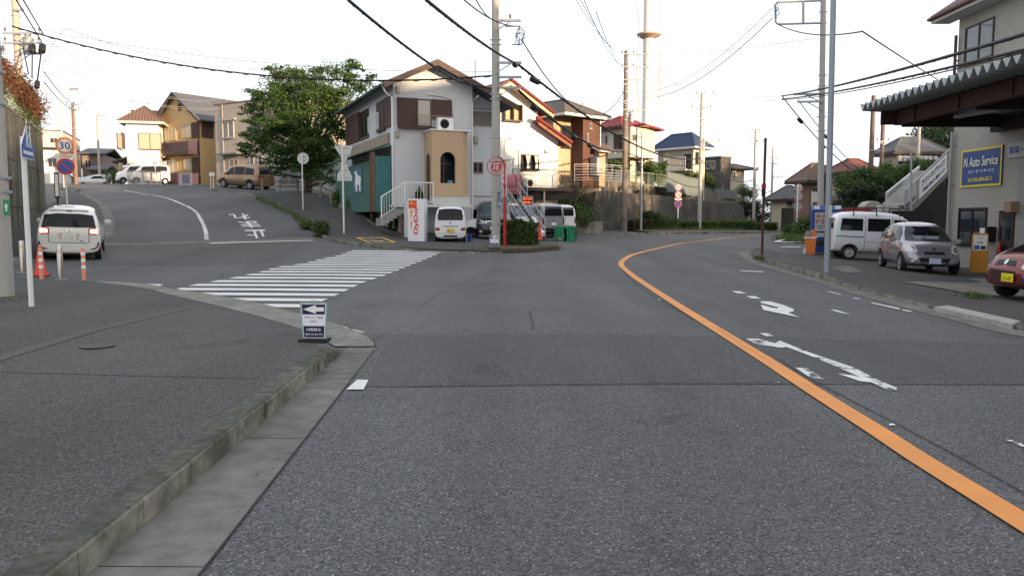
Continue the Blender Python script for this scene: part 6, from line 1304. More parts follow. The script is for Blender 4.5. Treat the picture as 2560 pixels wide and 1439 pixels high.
# pots between van and garage
for i, (px, py, m_, r_, lb) in enumerate(((1165, 606, mat('pot_pale', (.5, .46, .38), .8), .12, 'pale plant pot beside the rear of the kei van'), (1173, 607, mat('bucket_blue', (.03, .06, .28), .5), .14, 'dark blue bucket beside the garage corner'))):
    P0 = at(px, py, 36.6); P0.z = tz(P0.x, P0.y); T = thing('pot', lb, 'pot', P0); MB().lathe([(r_*.7, 0), (r_, .3), (r_*1.08, .3), (r_*1.08, .34), (r_*.9, .34), (r_*.85, .28)], n=16).build('body', m_, T, smooth=True)
# --- centre concrete pole with hardware
cp = pole('utility_pole', 'thick grey concrete utility pole in the centre with a blue address plate', 1240, 622, -60, Y=30.2, r0=.175, r1=.13, ztop=11.2, arms=((53, 1249, 1302, 1), (158, 1249, 1304, 0), (194, 1249, 1304, 0), (220, 1249, 1304, 0)), bands=(100, 112, 235, 248, 345, 405, 420, 480, 560), group='utility poles along the streets')
p = Vector(at(1247, 500, 30.0)); T = thing('address_plate', 'narrow dark blue address plate on the central pole', 'sign', (p.x, 29.97, p.z)); MB().box(-.045, .045, -.01, 0, -.27, .27).build('plate', mat('plate_navy', (.02, .06, .16), .5), T)
for k, ch in enumerate('久里浜台15'): text_mesh(ch, SW, 'character', T, (0, -.011, .22-k*.086), (1, 0, 0), (0, 0, 1), .055, .055, off=.002)
q = MB(); p0 = Vector(at(1262, 66, 30)); p1_ = Vector(at(1298, 66, 30)); p2_ = Vector(at(1298, 112, 30)); p3_ = Vector(at(1280, 112, 30)); T = thing('pole_frame', 'grey pipe frame bracket with black cable coils at the top of the central pole', 'cable bracket'); q.tube([p0, p1_, p2_, p3_], .03, 8); q.build('pipe', STEEL, T, smooth=True)
q = MB(); rr = random.Random(1)
for k in range(4): cpt = Vector(at(1300+rr.uniform(-4, 4), 90+rr.uniform(-12, 12), 29.9)); q.tube([cpt+Vector((.14*math.cos(t), .05*math.sin(t*2), .22*math.sin(t))) for t in np.linspace(0, 6.28, 14)], .012, 5)
q.build('cable_coil', CABLE, T)
def asign(px, py, label, s=1.0):
    P = G(px, py, .12); P.z = tz(P.x, P.y)+(walk_h(P.x, P.y) if P.y < 20 else .14); k = s; T = thing('sandwich_board', label, 'sandwich board', P, R(-4), 'open house arrow boards')
    nv = mat('board_navy', (.018, .015, .06), .5); HT, WT_, WB = .455*k, .155*k, .128*k
    MB().box(-.165*k, .165*k, -.11*k, .11*k, 0, .045*k).build('base', BLACKP, T, bevel=.008)
    MB().prism([(-WB, .05*k), (WB, .05*k), (WT_, HT), (-WT_, HT)], (0, .012, 0), (0, -.02, 0)).build('panel', mat('board_white', (.74, .75, .80), .4, var=.03), T)
    e = MB()
    for sg in (-1, 1): e.bar((sg*WB, -.014, .05*k), (sg*WT_, -.014, HT), .012)
    e.bar((-WT_, -.014, HT), (WT_, -.014, HT), .012); e.box(-.03*k, .03*k, -.02, 0, HT, HT+.03*k); e.build('frame', mat('board_frame_green', (.30, .42, .36), .5), T)
    f = lambda u, v: ((u)*(WB+(WT_-WB)*v), .05*k+(HT-.05*k)*v)
    yq = -.0205; MB().prism([f(-.9, .68), f(.9, .68), f(.9, .965), f(-.9, .965)], (0, -.002, 0), (0, yq, 0)).build('dark_field', nv, T); MB().prism([f(-.9, .02), f(.9, .02), f(.9, .345), f(-.9, .345)], (0, -.002, 0), (0, yq, 0)).build('dark_field', nv, T)
    MB().prism([f(-.82, .825), f(.2, .70), f(.2, .765), f(.82, .765), f(.82, .885), f(.2, .885), f(.2, .95)], (0, -.002, 0), (0, yq-.0025, 0)).build('arrow', SW, T)
    y2 = yq-.003; zz_ = lambda v: .05*k+(HT-.05*k)*v
    text_mesh('デザイナーズ住宅', nv, 'lettering', T, (0, y2+.002, zz_(.59)), (1, 0, 0), (0, 0, 1), .024*k, .215*k, off=.001, bold=.02); text_mesh('御覧会', nv, 'lettering', T, (0, y2+.002, zz_(.49)), (1, 0, 0), (0, 0, 1), .024*k, .085*k, off=.001, bold=.02)
    text_mesh('内覧歓迎', SW, 'lettering', T, (0, y2, zz_(.245)), (1, 0, 0), (0, 0, 1), .034*k, .17*k, off=.001, bold=.01); text_mesh('電話 046-887-478', SW, 'lettering', T, (0, y2, zz_(.11)), (1, 0, 0), (0, 0, 1), .022*k, .2*k, off=.001, bold=.01)
    return T
asign(787, 856, 'small white and navy arrow board on a black base at the near kerb corner', .95); asign(1236, 623, 'small arrow board standing at the foot of the central concrete pole', 1.1)
# --- red post with round shop sign
P0 = at(1262, 618, 29.4); P0.z = tz(P0.x, P0.y)+.1; T = thing('shop_sign_post', 'slim red post with curved top carrying a round red ringed sign by the hedge', 'shop sign', P0)
RP = mat('red_gloss_paint', (.42, .012, .02), .35, var=.1, coat=.3); Zp = lambda y: at(1262, y, 29.4).z-P0.z; X = lambda x, y=430: at(x, y, 29.4).x-P0.x
q = MB(); q.tube([(0, 0, -.1), (0, 0, Zp(505))], .06, 12); q.tube([(0, 0, Zp(505)), (0, 0, Zp(425)), (-.03, 0, Zp(405)), (-.13, 0, Zp(395)), (-.26, 0, Zp(392))], .03, 10); q.lathe([(.045, Zp(470)), (.06, Zp(466)), (.045, Zp(460))]); q.build('post', RP, T, smooth=True)
cx_ = X(1241); cz_ = Zp(416); rr_ = abs(X(1241)-X(1218)); q = MB()
for k in range(28):
    t0, t1 = 2*math.pi*k/28, 2*math.pi*(k+1)/28; q.bar((cx_+rr_*math.cos(t0), 0, cz_+rr_*math.sin(t0)), (cx_+rr_*math.cos(t1), 0, cz_+rr_*math.sin(t1)), .025)
for t in (math.pi*.75, math.pi*1.25, -.8, .8): q.bar((cx_+rr_*.55*math.cos(t), 0, cz_+rr_*.55*math.sin(t)), (cx_+rr_*math.cos(t), 0, cz_+rr_*math.sin(t)), .02)
q.build('ring', RP, T); q = disc(T, 'disc', Vector((cx_, -.01, cz_)), rr_*.58, RP, (0, -1, 0)); text_mesh('酒', SW, 'character', q, (cx_, -.018, cz_), (1, 0, 0), (0, 0, 1), rr_*.75, rr_*.7, off=.003, bold=.02)
# --- clipped hedge
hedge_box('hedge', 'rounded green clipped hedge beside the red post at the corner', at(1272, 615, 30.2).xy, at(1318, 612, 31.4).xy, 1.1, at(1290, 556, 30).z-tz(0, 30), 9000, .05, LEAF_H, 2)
grass('verge_grass', [Vector((-1.6, 28.6, 0)), Vector((-.2, 28.4, 0)), Vector((1.0, 30.2, 0)), Vector((1.6, 31.0, 0))], 900, .14, seed=5, spread=.22, hbase=.05, label='rough grass along the corner kerb below the hedge')
soil = drape('soil', [Vector((-.7, 28.0)), Vector((.6, 28.6)), Vector((1.8, 30.6)), Vector((1.8, 32.3)), Vector((.4, 31.6)), Vector((-.6, 29.6))], .155, M_SOIL, grid=.5, skirt=.15)
# --- light blue car, white sports car, cone
PV = at(1290, 590, 42); c = Car('parked_car', 'white car with pale blue windscreen half hidden behind the hedge and stair', (PV.x-.2, 43.2, tz(0, 43)), R(-60), [(x, a_, b_+.1, e_+.15, f_, g_) for x, a_, b_, e_, f_, g_ in kv], KW, slope=False)
c.decal('windscreen', [(-.6, 1.2), (.6, 1.2), (.5, 1.78), (-.5, 1.78)], 'f', MATS['car_glass_blue']); c.both('side_window', [(-1.4, 1.15), (1.0, 1.12), (.6, 1.7), (-1.3, 1.7)], gl_); c.wheels((-1.2, 1.2), .73, .28, .16)
spo_ = [(-2.1, .34, .7, .8, .7, .62), (-1.95, .26, .82, .94, .82, .66), (-1.4, .2, .86, 1.06, .85, .6), (-.7, .18, .85, 1.26, .86, .56), (0, .18, .83, 1.27, .86, .56), (.5, .18, .80, 1.02, .86, .58), (.9, .19, .78, .84, .86, .66), (1.5, .2, .70, .76, .84, .66), (2.0, .22, .56, .62, .76, .6), (2.15, .28, .42, .46, .6, .5)]
PV = at(1322, 600, 38.5); c = Car('sports_car', 'low white sports car with dark alloy wheels, its nose beside the orange cone', (PV.x-1.35, PV.y+.6, tz(1, 38)), R(-12), spo_, KW, slope=False)
c.both('side_window', [(-.9, .92), (.5, .9), (.1, 1.16), (-.6, 1.18)], gl_); c.decal('windscreen', [(-.6, .86), (.6, .86), (.5, 1.2), (-.5, 1.2)], 'f', gl_); c.wheels((-1.3, 1.3), .86, .325, .22, rimm=mat('rim_dark', (.10, .10, .11), .35, metal=.7), style='multi')
for s_ in (1, -1): c.decal('headlight', [(s_*.5, .5), (s_*.74, .5), (s_*.74, .58), (s_*.5, .58)], 'f', LAMPL)
cone(0, 0, 'orange red traffic cone beside the white sports car', .75, at(1349, 599, 37.3), .17)
# --- silver high-roof van and white van behind it
hv = [(-2.34, .34, .95, 1.3, .78, .68), (-2.32, .26, 1.12, 1.8, .83, .70), (-2.2, .24, 1.14, 1.93, .845, .72), (-1.2, .22, 1.14, 1.98, .85, .73), (.6, .22, 1.13, 1.98, .85, .73), (1.4, .22, 1.1, 1.85, .84, .72), (1.85, .24, 1.05, 1.45, .83, .7), (2.15, .28, .95, 1.1, .8, .68), (2.32, .34, .7, .8, .72, .6), (2.36, .42, .5, .55, .6, .5)]
SV = paint('paint_silver_blue', (.36, .38, .42), .55, .3)
PV = at(1350, 583, 48); c = Car('van', 'silver passenger van seen from behind beside the overgrown bank', (PV.x-.45, PV.y+1.7, .44), R(122), hv, SV, cat='van', slope=False)
def van_bits(c, win=True):
    c.decal('rear_window', [(-.62, 1.2), (.62, 1.2), (.6, 1.75), (-.6, 1.75)], 'b', gl_); c.both('side_window', [(-2.1, 1.2), (-1.25, 1.2), (-1.25, 1.75), (-2.05, 1.75)], gl_) if win else None; c.both('side_window', [(-1.15, 1.2), (.4, 1.2), (.4, 1.75), (-1.15, 1.75)], gl_) if win else None; c.both('side_window', [(.5, 1.2), (1.55, 1.2), (1.2, 1.72), (.5, 1.75)], gl_)
    for s_ in (1, -1): c.decal('tail_lamp', [(s_*.68, .72), (s_*.80, .72), (s_*.80, 1.18), (s_*.70, 1.18)], 'b', REDL, off=.01)
    c.decal('lower_bumper', [(-.8, .26), (.8, .26), (.8, .48), (-.8, .48)], 'b', BLACKP if win else MATS['paint_white'], off=.03); c.decal('door_gap', [(-.01, .5), (.01, .5), (.01, 1.2), (-.01, 1.2)], 'b', MATS['panel_gap'], off=.008); c.plate('b', -2.36, 0, .72, '', (.75, .75, .73)); c.wheels((-1.5, 1.5), .85, .33, .19); c.mirrors(1.6, 1.2, .84, BLACKP)
van_bits(c)
mb = c.decal('side_lettering', [(-1.5, .98), (-.2, .98), (-.2, 1.04), (-1.5, 1.04)], 'r', SB, off=.008); c.decal('round_badge', circle(-1.75, 1.02, .09, 12), 'r', SW, off=.009)
PV = at(1385, 580, 52); c = Car('van', 'plain white van parked on the far side of the silver van', (PV.x-.3, PV.y+2.0, .45), R(116), hv, KW, cat='van', slope=False); van_bits(c, False)
# --- green net refuse cage
P0 = at(1413, 606, 41.0); P0.z = tz(P0.x, P0.y); T = thing('refuse_net', 'bright green netting draped over a folding refuse frame at the kerb', 'refuse net', P0, R(-14))
NG = mat('net_green', (.012, .16, .065), .8, var=.3, scale=9); W0, D0, H0 = .62, .6, .86; mb = MB(); 
def netp(u, v):   # draped profile with folds
    prof = [(-D0*1.05, 0), (-D0*.75, .5), (-D0*.45, .95), (0, 1.0), (D0*.4, .97), (D0*.6, .55), (D0*.8, .0)]; t = v*(len(prof)-1); i = min(int(t), len(prof)-2); f_ = t-i; y = prof[i][0]*(1-f_)+prof[i+1][0]*f_; z = (prof[i][1]*(1-f_)+prof[i+1][1]*f_)*H0
    w_ = 1+.12*(1-z/H0); return (u*W0*w_/1.0+.03*math.sin(v*17), y+.035*math.sin(u*19+z*3), z-.03*abs(math.sin(u*7))*(z > .3))
nu, nv_ = 26, 24; V = [netp(-.75+1.5*i/nu, j/nv_) for j in range(nv_+1) for i in range(nu+1)]; Fq = []
for j in range(nv_):
    for i in range(nu):
        if j < 7 and 12 < i < 17: continue
        Fq.append((j*(nu+1)+i, j*(nu+1)+i+1, (j+1)*(nu+1)+i+1, (j+1)*(nu+1)+i))
mb.add(V, Fq)
for sgn in (-.75, .75): mb.prism([(-D0*.95, .03), (-D0*.45, H0*.93), (D0*.4, H0*.93), (D0*.7, .05)], (.01, 0, 0), (sgn*W0, 0, 0), ((0, 1, 0), (0, 0, 1)))
mb.build('net', NG, T, smooth=True); q = MB(); [q.tube([(x, -D0*.7, 0), (x, 0, H0*.96), (x, D0*.6, 0)], .02, 6) for x in (-.45, .45)]; q.tube([(-.45, 0, H0*.96), (.45, 0, H0*.96)], .02, 6); q.build('frame', GREYMET, T)
P1 = at(1399, 604, 40.4); P1.z = tz(P1.x, P1.y); T = thing('stone', 'rounded stone lying at the foot of the green refuse net', 'stone', P1); bm = bmesh.new(); bmesh.ops.create_icosphere(bm, subdivisions=3, radius=.17)
for v in bm.verts: v.co *= 1+.12*math.sin(v.co.x*31+v.co.y*17); v.co.z = v.co.z*.8+.1
me = bpy.data.meshes.new('rock'); bm.to_mesh(me); bm.free(); me.materials.append(concrete('rock', (.2, .17, .12), dark=.6)); link(bpy.data.objects.new('rock', me), T)
# --- white house with red tiled roof and deck
RT_ = lined('roof_tile_red', (.20, .035, .032), 'x', .27, .16, .45, round_=True, cross=('y', .3, .1), bumpd=.04)
WH = hs('house', 'white rendered house with a red tiled gable and a railed deck, behind the central pole', 1205, 51, 32, 1344, None, 500, 285)
h = WH; w, H = h.w, h.h; h.d = 8; xr = h.hit('F', 1262, 200)[0]; zr = h.hit('F', 1262, 212)[1]; ze = h.hit('F', 1344, 275)[1]
kk2 = (zr-ze)/(w-xr); zl_ = zr-kk2*xr
MB().prism([(0, -2), (w, -2), (w, ze), (xr, zr), (0, zl_)], (0, 8, 0)).build('wall', STU_W, h.root)
OR_ = mat('eave_cream', (.62, .46, .30), .7)
for a_, b_ in ((-.4, xr), (xr, w+.75)):
    za, zb_ = zr-kk2*abs(a_-xr), zr-kk2*abs(b_-xr); MB().prism([(a_, za+.12), (b_, zb_+.12), (b_, zb_+.27), (a_, za+.27)], (0, 9.2, 0), (0, -.75, 0)).build('roof', RT_, h.root); MB().prism([(a_, za-.12), (b_, zb_-.12), (b_, zb_+.117), (a_, za+.117)], (0, .05, 0), (0, -.78, 0)).build('verge_board', OR_, h.root); MB().prism([(a_, za+.003), (b_, zb_+.003), (b_, zb_+.115), (a_, za+.115)], (0, .7, 0), (0, -.72, 0)).build('soffit', OR_, h.root)
q = MB(); n = 16
for k in range(n):
    for a_, b_ in ((xr, w+.8),): x_ = a_+(b_-a_)*k/n; z_ = zr-kk2*abs(x_-xr)+.2; q.tube([(x_, -.82, z_), (x_+(b_-a_)/n*.8, -.82, z_-kk2*(b_-a_)/n*.8)], .11, 8)
q.build('verge_tiles', mat('tile_red_plain', (.19, .035, .03), .5), h.root)
w2 = h.hit('F', 1395, 380)[0]; z2 = h.hit('F', 1344, 316)[1]; z3 = h.hit('F', 1400, 352)[1]; k3 = (z2-z3)/(w2-w)
MB().prism([(w+.003, -2), (w2, -2), (w2, z3), (w+.003, z2)], (0, 6, 0), (0, -.01, 0)).build('annex_wall', STU_W, h.root)
MB().prism([(w-.4, z2+k3*.4), (w2+.6, z3-k3*.6), (w2+.6, z3-k3*.6+.16), (w-.4, z2+k3*.4+.16)], (0, 7, 0), (0, -.7, 0)).build('annex_roof', RT_, h.root); MB().prism([(w-.4, z2+k3*.4-.2), (w2+.6, z3-k3*.6-.2), (w2+.6, z3-k3*.6-.003), (w-.4, z2+k3*.4-.003)], (0, .06, 0), (0, -.72, 0)).build('annex_verge', mat('verge_redbrown', (.20, .09, .05), .7), h.root)
q = MB(); n = 9
for k in range(n): x_ = w-.4+(w2+1-w)*k/n; z_ = z2+k3*.4-k3*(x_-w+.4)+.12; q.tube([(x_, -.76, z_+.04), (x_+.3, -.76, z_+.04-k3*.3)], .1, 8)
q.tube([(w-.6, -.75, z2+k3*.5+.15), (w-.2, -.75, z2+k3*.3+.28)], .14, 8); q.build('verge_tiles', MATS['tile_red_plain'], h.root)
h.win('F', 1256, 1300, 262, 303, glass=mat('curtain_gold', (.45, .32, .18), .6), frame=BRONZE, proud=.35); h.win('F', 1299, 1343, 387, 426, glass=GLASS, frame=DARK, proud=.25)
q = MB(); a_, b_, z0, z1 = h.rect('F', 1309, 1342, 390, 424)
for u0, u1 in ((a_, (a_+b_)/2-.15), ((a_+b_)/2+.15, b_)): uc = (u0+u1)/2; q.prism([(u0, z1), (u1, z1), (uc+.07, z0+.45*(z1-z0)), (u1-.08, z0+.05), (u0+.08, z0+.05), (uc-.07, z0+.45*(z1-z0))], (0, -.01, 0), (0, -.26, 0))
q.build('curtain', CURT, h.root)
u_, z_ = h.hit('F', 1367, 378); q = MB(); q.lathe([(.0, 0), (.2, 0), (.22, .1), (.16, .24), (0, .3)], (u_, -.15, z_-.12), n=16); q.build('vent_hood', WHITE, h.root, smooth=True)
q = MB(); u_ = h.hit('F', 1297, 400)[0]; q.tube([h.fp('F', u_, h.hit('F', 1297, 375)[1], .1), h.fp('F', u_, h.hit('F', 1297, 440)[1], .1)], .06, 8); q.tube([h.fp('F', u_, h.hit('F', 1297, 378)[1], .1), h.fp('F', u_+.9, h.hit('F', 1297, 373)[1], .1)], .05, 8); q.build('duct', WHITE, h.root, smooth=True)
# balcony on the left
a_, b_, z0, z1 = h.rect('F', 1254, 1288, 342, 393, 1.2); MB().box(a_-1, b_, -1.2, -.003, z0-.15, z0).build('balcony_floor', WHITE, h.root); h.railing([(a_-1, -1.15, z0), (b_-.05, -1.15, z0), (b_-.05, -.05, z0)], z1-z0-.1, WHITE, 'balcony_railing', .13); MB().bar((b_-.1, -1.15, z0-2.3), (b_-.1, -1.15, z0), .09).build('balcony_post', WHITE, h.root)
# deck
DK = mat('deck_steel_brown', (.05, .04, .036), .7); a_, b_, z0, z1 = h.rect('F', 1300, 1432, 466, 474, 1.6); zf = h.hit('F', 1350, 466, 1.6)[1]
b_ = h.hit('F', 1430, 466, 1.6)[0]; MB().box(a_-.5, b_, -1.6, -.013, zf-.28, zf-.06).build('deck_floor', DK, h.root); h.railing([(a_-.5, -1.55, zf-.06), (b_-.05, -1.55, zf-.06), (b_-.05, 1.4, zf-.06)], 1.1, DK, 'deck_railing', .13, .035)
MB().box(a_+.5, b_+.6, -1.2, 1.2, zf-.8, zf-.285).build('deck_shade_block', mat('deck_under', (.03, .028, .026), .9), h.root); h.ac_unit('F', h.hit('F', 1313, 450, .3)[0], zf-.05, .1)  # dark block standing in for the shaded void under the deck
for px in (1300, 1360): u_ = h.hit('F', px, 520, 1.4)[0]; MB().bar((u_, -1.4, -3), (u_, -1.4, zf-.3), .1).build('deck_post', mat('post_pale', (.45, .43, .40), .7), h.root)
q = MB(); a_, b_, z0, z1 = h.rect('F', 1338, 1377, 488, 560, .6); q.box(a_, b_, -.6, -.02, z0-1, z1); q.build('basement_wall', mat('basement_tan', (.38, .34, .27), .85, streak=.15), h.root)
# pink awning sign
P0 = at(1262, 484, 42.5); T = thing('awning', 'faded pink rounded awning lettered SERVICE above the workshop bay', 'awning', P0, R(16)); PK = mat('awning_pink', (.38, .12, .14), .6, var=.12); wA = (at(1310, 484, 42.5)-P0).length
hA = at(1290, 432, 42.5).z-P0.z; pr = [(0, 0), (0, hA)]+[(-.9*math.sin(t)-.0, hA*.42+hA*.58*math.cos(t)) for t in np.linspace(0, math.pi/2, 8)]+[(-1.0, 0)]
MB().prism(pr, (wA, 0, 0), (0, 1.0, 0), ((0, 1, 0), (0, 0, 1))).build('canopy', PK, T); q = MB()
for x_ in (.02, wA*.72, wA): q.prism([(a_*1.03, b_*1.01) for a_, b_ in pr], (.05, 0, 0), (x_-.05, 1.0, 0), ((0, 1, 0), (0, 0, 1)))
q.build('rib', DARK, T); tk = mat('awning_ink', (.05, .02, .03), .7); text_mesh('SERVICE', tk, 'lettering', T, (wA*.4, -.005, hA*.36), (1, 0, 0), (0, 0, 1), .1, wA*.5, off=.008); text_mesh('TEL 34-6638', tk, 'lettering', T, (wA*.4, -.01, hA*.10), (1, 0, 0), (0, 0, 1), .1, wA*.55, off=.008)
P0 = at(1253, 492, 42); T = thing('signboard', 'white upright signboard partly hidden behind the central pole, beside the pink awning', 'signboard', P0, R(10)); MB().box(0, .3, 0, .1, 0, 1.3).build('board', SW, T); 
for k, ch in enumerate('酒津戸'): text_mesh(ch, tk, 'character', T, (.15, -.003, 1.0-k*.35), (1, 0, 0), (0, 0, 1), .2, .2, off=.004)
# LED board
P0 = at(1304, 513, 38.4); T = thing('led_sign', 'black LED board with glowing red katakana hanging over the white car', 'LED sign', P0, R(6)); wL = at(1333, 513, 38.4).x-P0.x; hL = at(1304, 490, 38.4).z-P0.z
MB().box(0, wL, 0, .12, 0, hL).build('case', mat('led_case', (.35, .35, .33), .6), T); MB().box(.05, wL-.05, -.006, 0, .05, hL-.05).build('screen', DARK, T); LE = mat('led_red', (.5, .03, .01), .5, emit=((1, .10, .03), 2.2))
text_mesh('クイック', LE, 'lettering', T, (wL/2, -.008, hL*.7), (1, 0, 0), (0, 0, 1), hL*.28, wL*.72, off=.004, bold=.02); text_mesh('ポリマー', LE, 'lettering', T, (wL/2, -.008, hL*.3), (1, 0, 0), (0, 0, 1), hL*.28, wL*.78, off=.004, bold=.02); MB().bar((wL/2, .06, hL), (wL/2, .06, hL+.5), .04).build('hanger', STEEL, T)
# outside stairs with railings
T = thing('outside_stair', 'grey steel outside stair with pipe railings descending toward the hedge', 'stair'); A_, B_ = Vector(at(1255, 500, 41.5)), Vector(at(1322, 590, 38.8)); B_.z = tz(B_.x, B_.y)+.1; side = Vector(((B_-A_).y, -(B_-A_).x, 0)).normalized()*.9*-1
q = MB()
for s_ in (Vector((0, 0, 0)), side): q.bar(A_+s_, B_+s_, .05, .22)
q.build('stringer', GREYMET, T); q = MB(); n = 12
for k in range(1, n): p = A_.lerp(B_, k/n); q.obox(p, side, (B_-A_).normalized().xy.to_3d()*.25, (0, 0, .03))
q.build('tread', GREYMET, T); mb = MB()
for s_ in (Vector((0, 0, 0)), side):
    for z in (.95, .5): mb.bar(A_+s_+Vector((0, 0, z)), B_+s_+Vector((0, 0, z)), .035)
    for k in range(0, 9): p = A_.lerp(B_, k/8)+s_; mb.bar(p, p+Vector((0, 0, .95)), .03)
mb.build('railing', mat('rail_grey', (.42, .42, .42), .5), T)
# ================================================================== RIGHT SIDE AND BACKGROUND
TILE = brick('white_tile', (.42, .40, .355), (.38, .36, .32), (.22, .21, .19), .24, .065, .008, bumpd=.004)
NB_ = House('auto_workshop', 'white tiled two storey auto workshop with a rusty corrugated canopy on the right', (16.0, 6.0, -.3), 0, 10, 23.2, 9.2, 'workshop'); h = NB_
h.walls(TILE, z0=-.5); h.gable_roof(mat('roof_darkbrown', (.09, .065, .055), .7), 3.3, .7, 'y', h=9.45, trim=mat('eave_redbrown', (.12, .05, .04), .6)); MB().prism([(0, 9.2), (10, 9.2), (5, 12.4)], (0, -.2, 0), (0, 23.19, 0)).build('gable_wall', TILE, h.root)  # unseen ridge kept high up to the gable to shade the corner house
MB().prism([(-.68, 8.86), (-.004, 8.86), (-.004, 9.40), (-.68, 8.96)], (0, 24.5, 0), (0, -.64, 0)).build('soffit', FASC_W, h.root)
h.pipe('L', 23.1, -.2, 4.9, mat('pipe_grey', (.36, .34, .33), .5), .12, .06); h.pipe('L', 23.15, 5.6, 8.3, MATS['eave_redbrown'], .12, .055)
h.win('L', 2414.5, 2485, 57, 151, glass=glassm('glass_sky', (.08, .09, .10), .04, .8), frame=BRONZE, curtain=False); h.win('L', 2397, 2467, 519, 612, glass=GLASS, frame=DARK)
a_, b_, z0, z1 = h.rect('L', 2498, 2535, 528, 668); z0 = .02; q = MB(); h.fbox(q, 'L', a_, b_, z0, z1, .002, .05); o = q.build('door', mat('door_brown', (.05, .025, .022), .5), h.root); q = MB(); m_ = (z0+z1)/2
h.fbox(q, 'L', a_+.1, b_-.1, m_+.1, z1-.15, .05, .055); h.fbox(q, 'L', a_+.1, b_-.1, z0+.2, m_-.1, .05, .055); q.build('door_glass', GLASS, o); q = MB(); h.fbox(q, 'L', b_-.12, b_-.06, m_-.1, m_+.05, .055, .1); q.build('handle', CHROME, o)
q = MB(); h.fbox(q, 'L', a_-.05, b_+.05, z1+.02, z1+.08, 0, .25); q.build('door_hood', ALU, h.root)
a_, b_, z0, z1 = h.rect('L', 2526, 2543, 504, 530, .1); q = MB(); h.fbox(q, 'L', a_, b_, z0, z1, .003, .3); q.build('wall_box', mat('box_tan', (.32, .22, .13), .7), h.root)
a_, b_, z0, z1 = h.rect('L', 2463, 2484, 566, 602, .1); q = MB(); h.fbox(q, 'L', a_, b_, z0, z1, .003, .3); o = q.build('mailbox', BLACKP, h.root, bevel=.02); q = MB(); h.fbox(q, 'L', a_+.35*(b_-a_), b_-.03, z0+.45*(z1-z0), z1-.05, .3, .305); q.build('mailbox_label', SW, o)
u_, z_ = h.hit('L', 2501, 628, .1); MB().lathe([(.02, -.28), (.075, -.26), (.075, .16), (.04, .22), (.02, .3)], (-.14, u_, z_), n=14).build('fire_extinguisher', RP, h.root, smooth=True)
a_ = h.hit('L', 2546, 500)[0]; q = MB(); h.fbox(q, 'L', a_-6.5, a_, 0, 3.6, .003, .04); q.build('roller_shutter', lined('shutter_grey', (.36, .35, .33), 'z', .08, .18, .45, bumpd=.015, metal=.2), h.root)
u_, z_ = h.hit('L', 2373, 455); q = MB(); q.box(-.16, -.01, u_-.06, u_+.06, z_-.08, z_+.08); q.build('meter', DARK, h.root)
# sign boards on the wall
def wall_board(name, label, x0, x1, yt, yb, m, rim=None, th=.05):
    a_, b_, z0, z1 = h.rect('L', x0, x1, yt, yb, th); T = thing(name, label, 'sign', h.P+Vector((0, 0, 0)), 0); q = MB(); h.fbox(q, 'L', a_, b_, z0, z1, .003, th); o = q.build('board', m, T)
    if rim:
        q = MB(); e = .07
        for r_ in ((a_, b_, z0, z0+e), (a_, b_, z1-e, z1), (a_, a_+e, z0+e, z1-e), (b_-e, b_, z0+e, z1-e)): h.fbox(q, 'L', *r_, th+.001, th+.006)
        q.build('rim', rim, T)
    return T, a_, b_, z0, z1
BB_ = mat('board_blue', (.02, .07, .25), .45); YL = mat('board_yellow', (.72, .58, .03), .45)
T, a_, b_, z0, z1 = wall_board('wall_sign', 'blue sign with yellow rim reading N Auto Service on the tiled workshop wall', 2403, 2504, 370, 466, BB_, YL); mid = (a_+b_)/2; wd_ = b_-a_; ht = z1-z0; dn = Vector((0, -1, 0)); o_ = -.06
text_mesh('N Auto Service', DARK, 'lettering', T, (o_+.002, mid-.02, z0+ht*.66-.015), dn, (0, 0, 1), ht*.27, wd_*.86, off=.004, bold=.05, shear=.15); text_mesh('N Auto Service', SW, 'lettering', T, (o_, mid, z0+ht*.66), dn, (0, 0, 1), ht*.26, wd_*.84, off=.008, bold=.015, shear=.15)
text_mesh('エヌ・オートサービス', SW, 'lettering', T, (o_, mid-.05, z0+ht*.405), dn, (0, 0, 1), ht*.09, wd_*.64, off=.006, bold=.02); text_mesh('Tel 046-884-8513', YL, 'lettering', T, (o_, mid, z0+ht*.19), dn, (0, 0, 1), ht*.11, wd_*.6, off=.006, bold=.03)
T, a_, b_, z0, z1 = wall_board('wall_sign', 'white sign with blue characters above the roller shutter, cut by the frame', 2520, 2790, 338, 380, mat('board_cream', (.40, .40, .39), .6)); z0b = z0; text_mesh('新車・中古車販売', mat('ink_blue', (.03, .06, .35), .6), 'lettering', T, (o_, b_-.12, (z0+z1)/2), dn, (0, 0, 1), (z1-z0)*.5, (z1-z0)*.5*8.4, off=.006, align='LEFT', bold=.01)
# canopy
CT = mat('canopy_steel', (.34, .36, .36), .55, metal=.3, var=.2, streak=.0); CX0, CX1, CY0, CY1 = 11.75, 16.0, 6.0, 26.6
mb = MB(); per = .38; n = int((CY1-CY0)/per); 
zF, zB = 5.22, 5.02
prof = []
for k in range(n+1):
    y = CY1-k*per; prof += [(y, .0), (y-per*.42, -.24), (y-per*.54, -.24), (y-per*.96, 0)]
V = [(x-.3-h.P.x, y-h.P.y, z+zz-h.P.z) for (x, z) in ((CX0+.0, zF), (CX1+.28, zB)) for y, zz in prof]; m_ = len(prof); V2 = [(x, y, z+.012) for x, y, z in V]
mb.add(V, [(i, i+1, m_+i+1, m_+i) for i in range(m_-1)]); mb.add(V2, [(i, m_+i, m_+i+1, i+1) for i in range(m_-1)])
cn = mb.build('canopy', CT, h.root, fix=False)
q = MB(); L_ = lambda x0, x1, y0, y1, z0, z1: q.box(x0-h.P.x, x1-h.P.x, y0-h.P.y, y1-h.P.y, z0-h.P.z, z1-h.P.z)
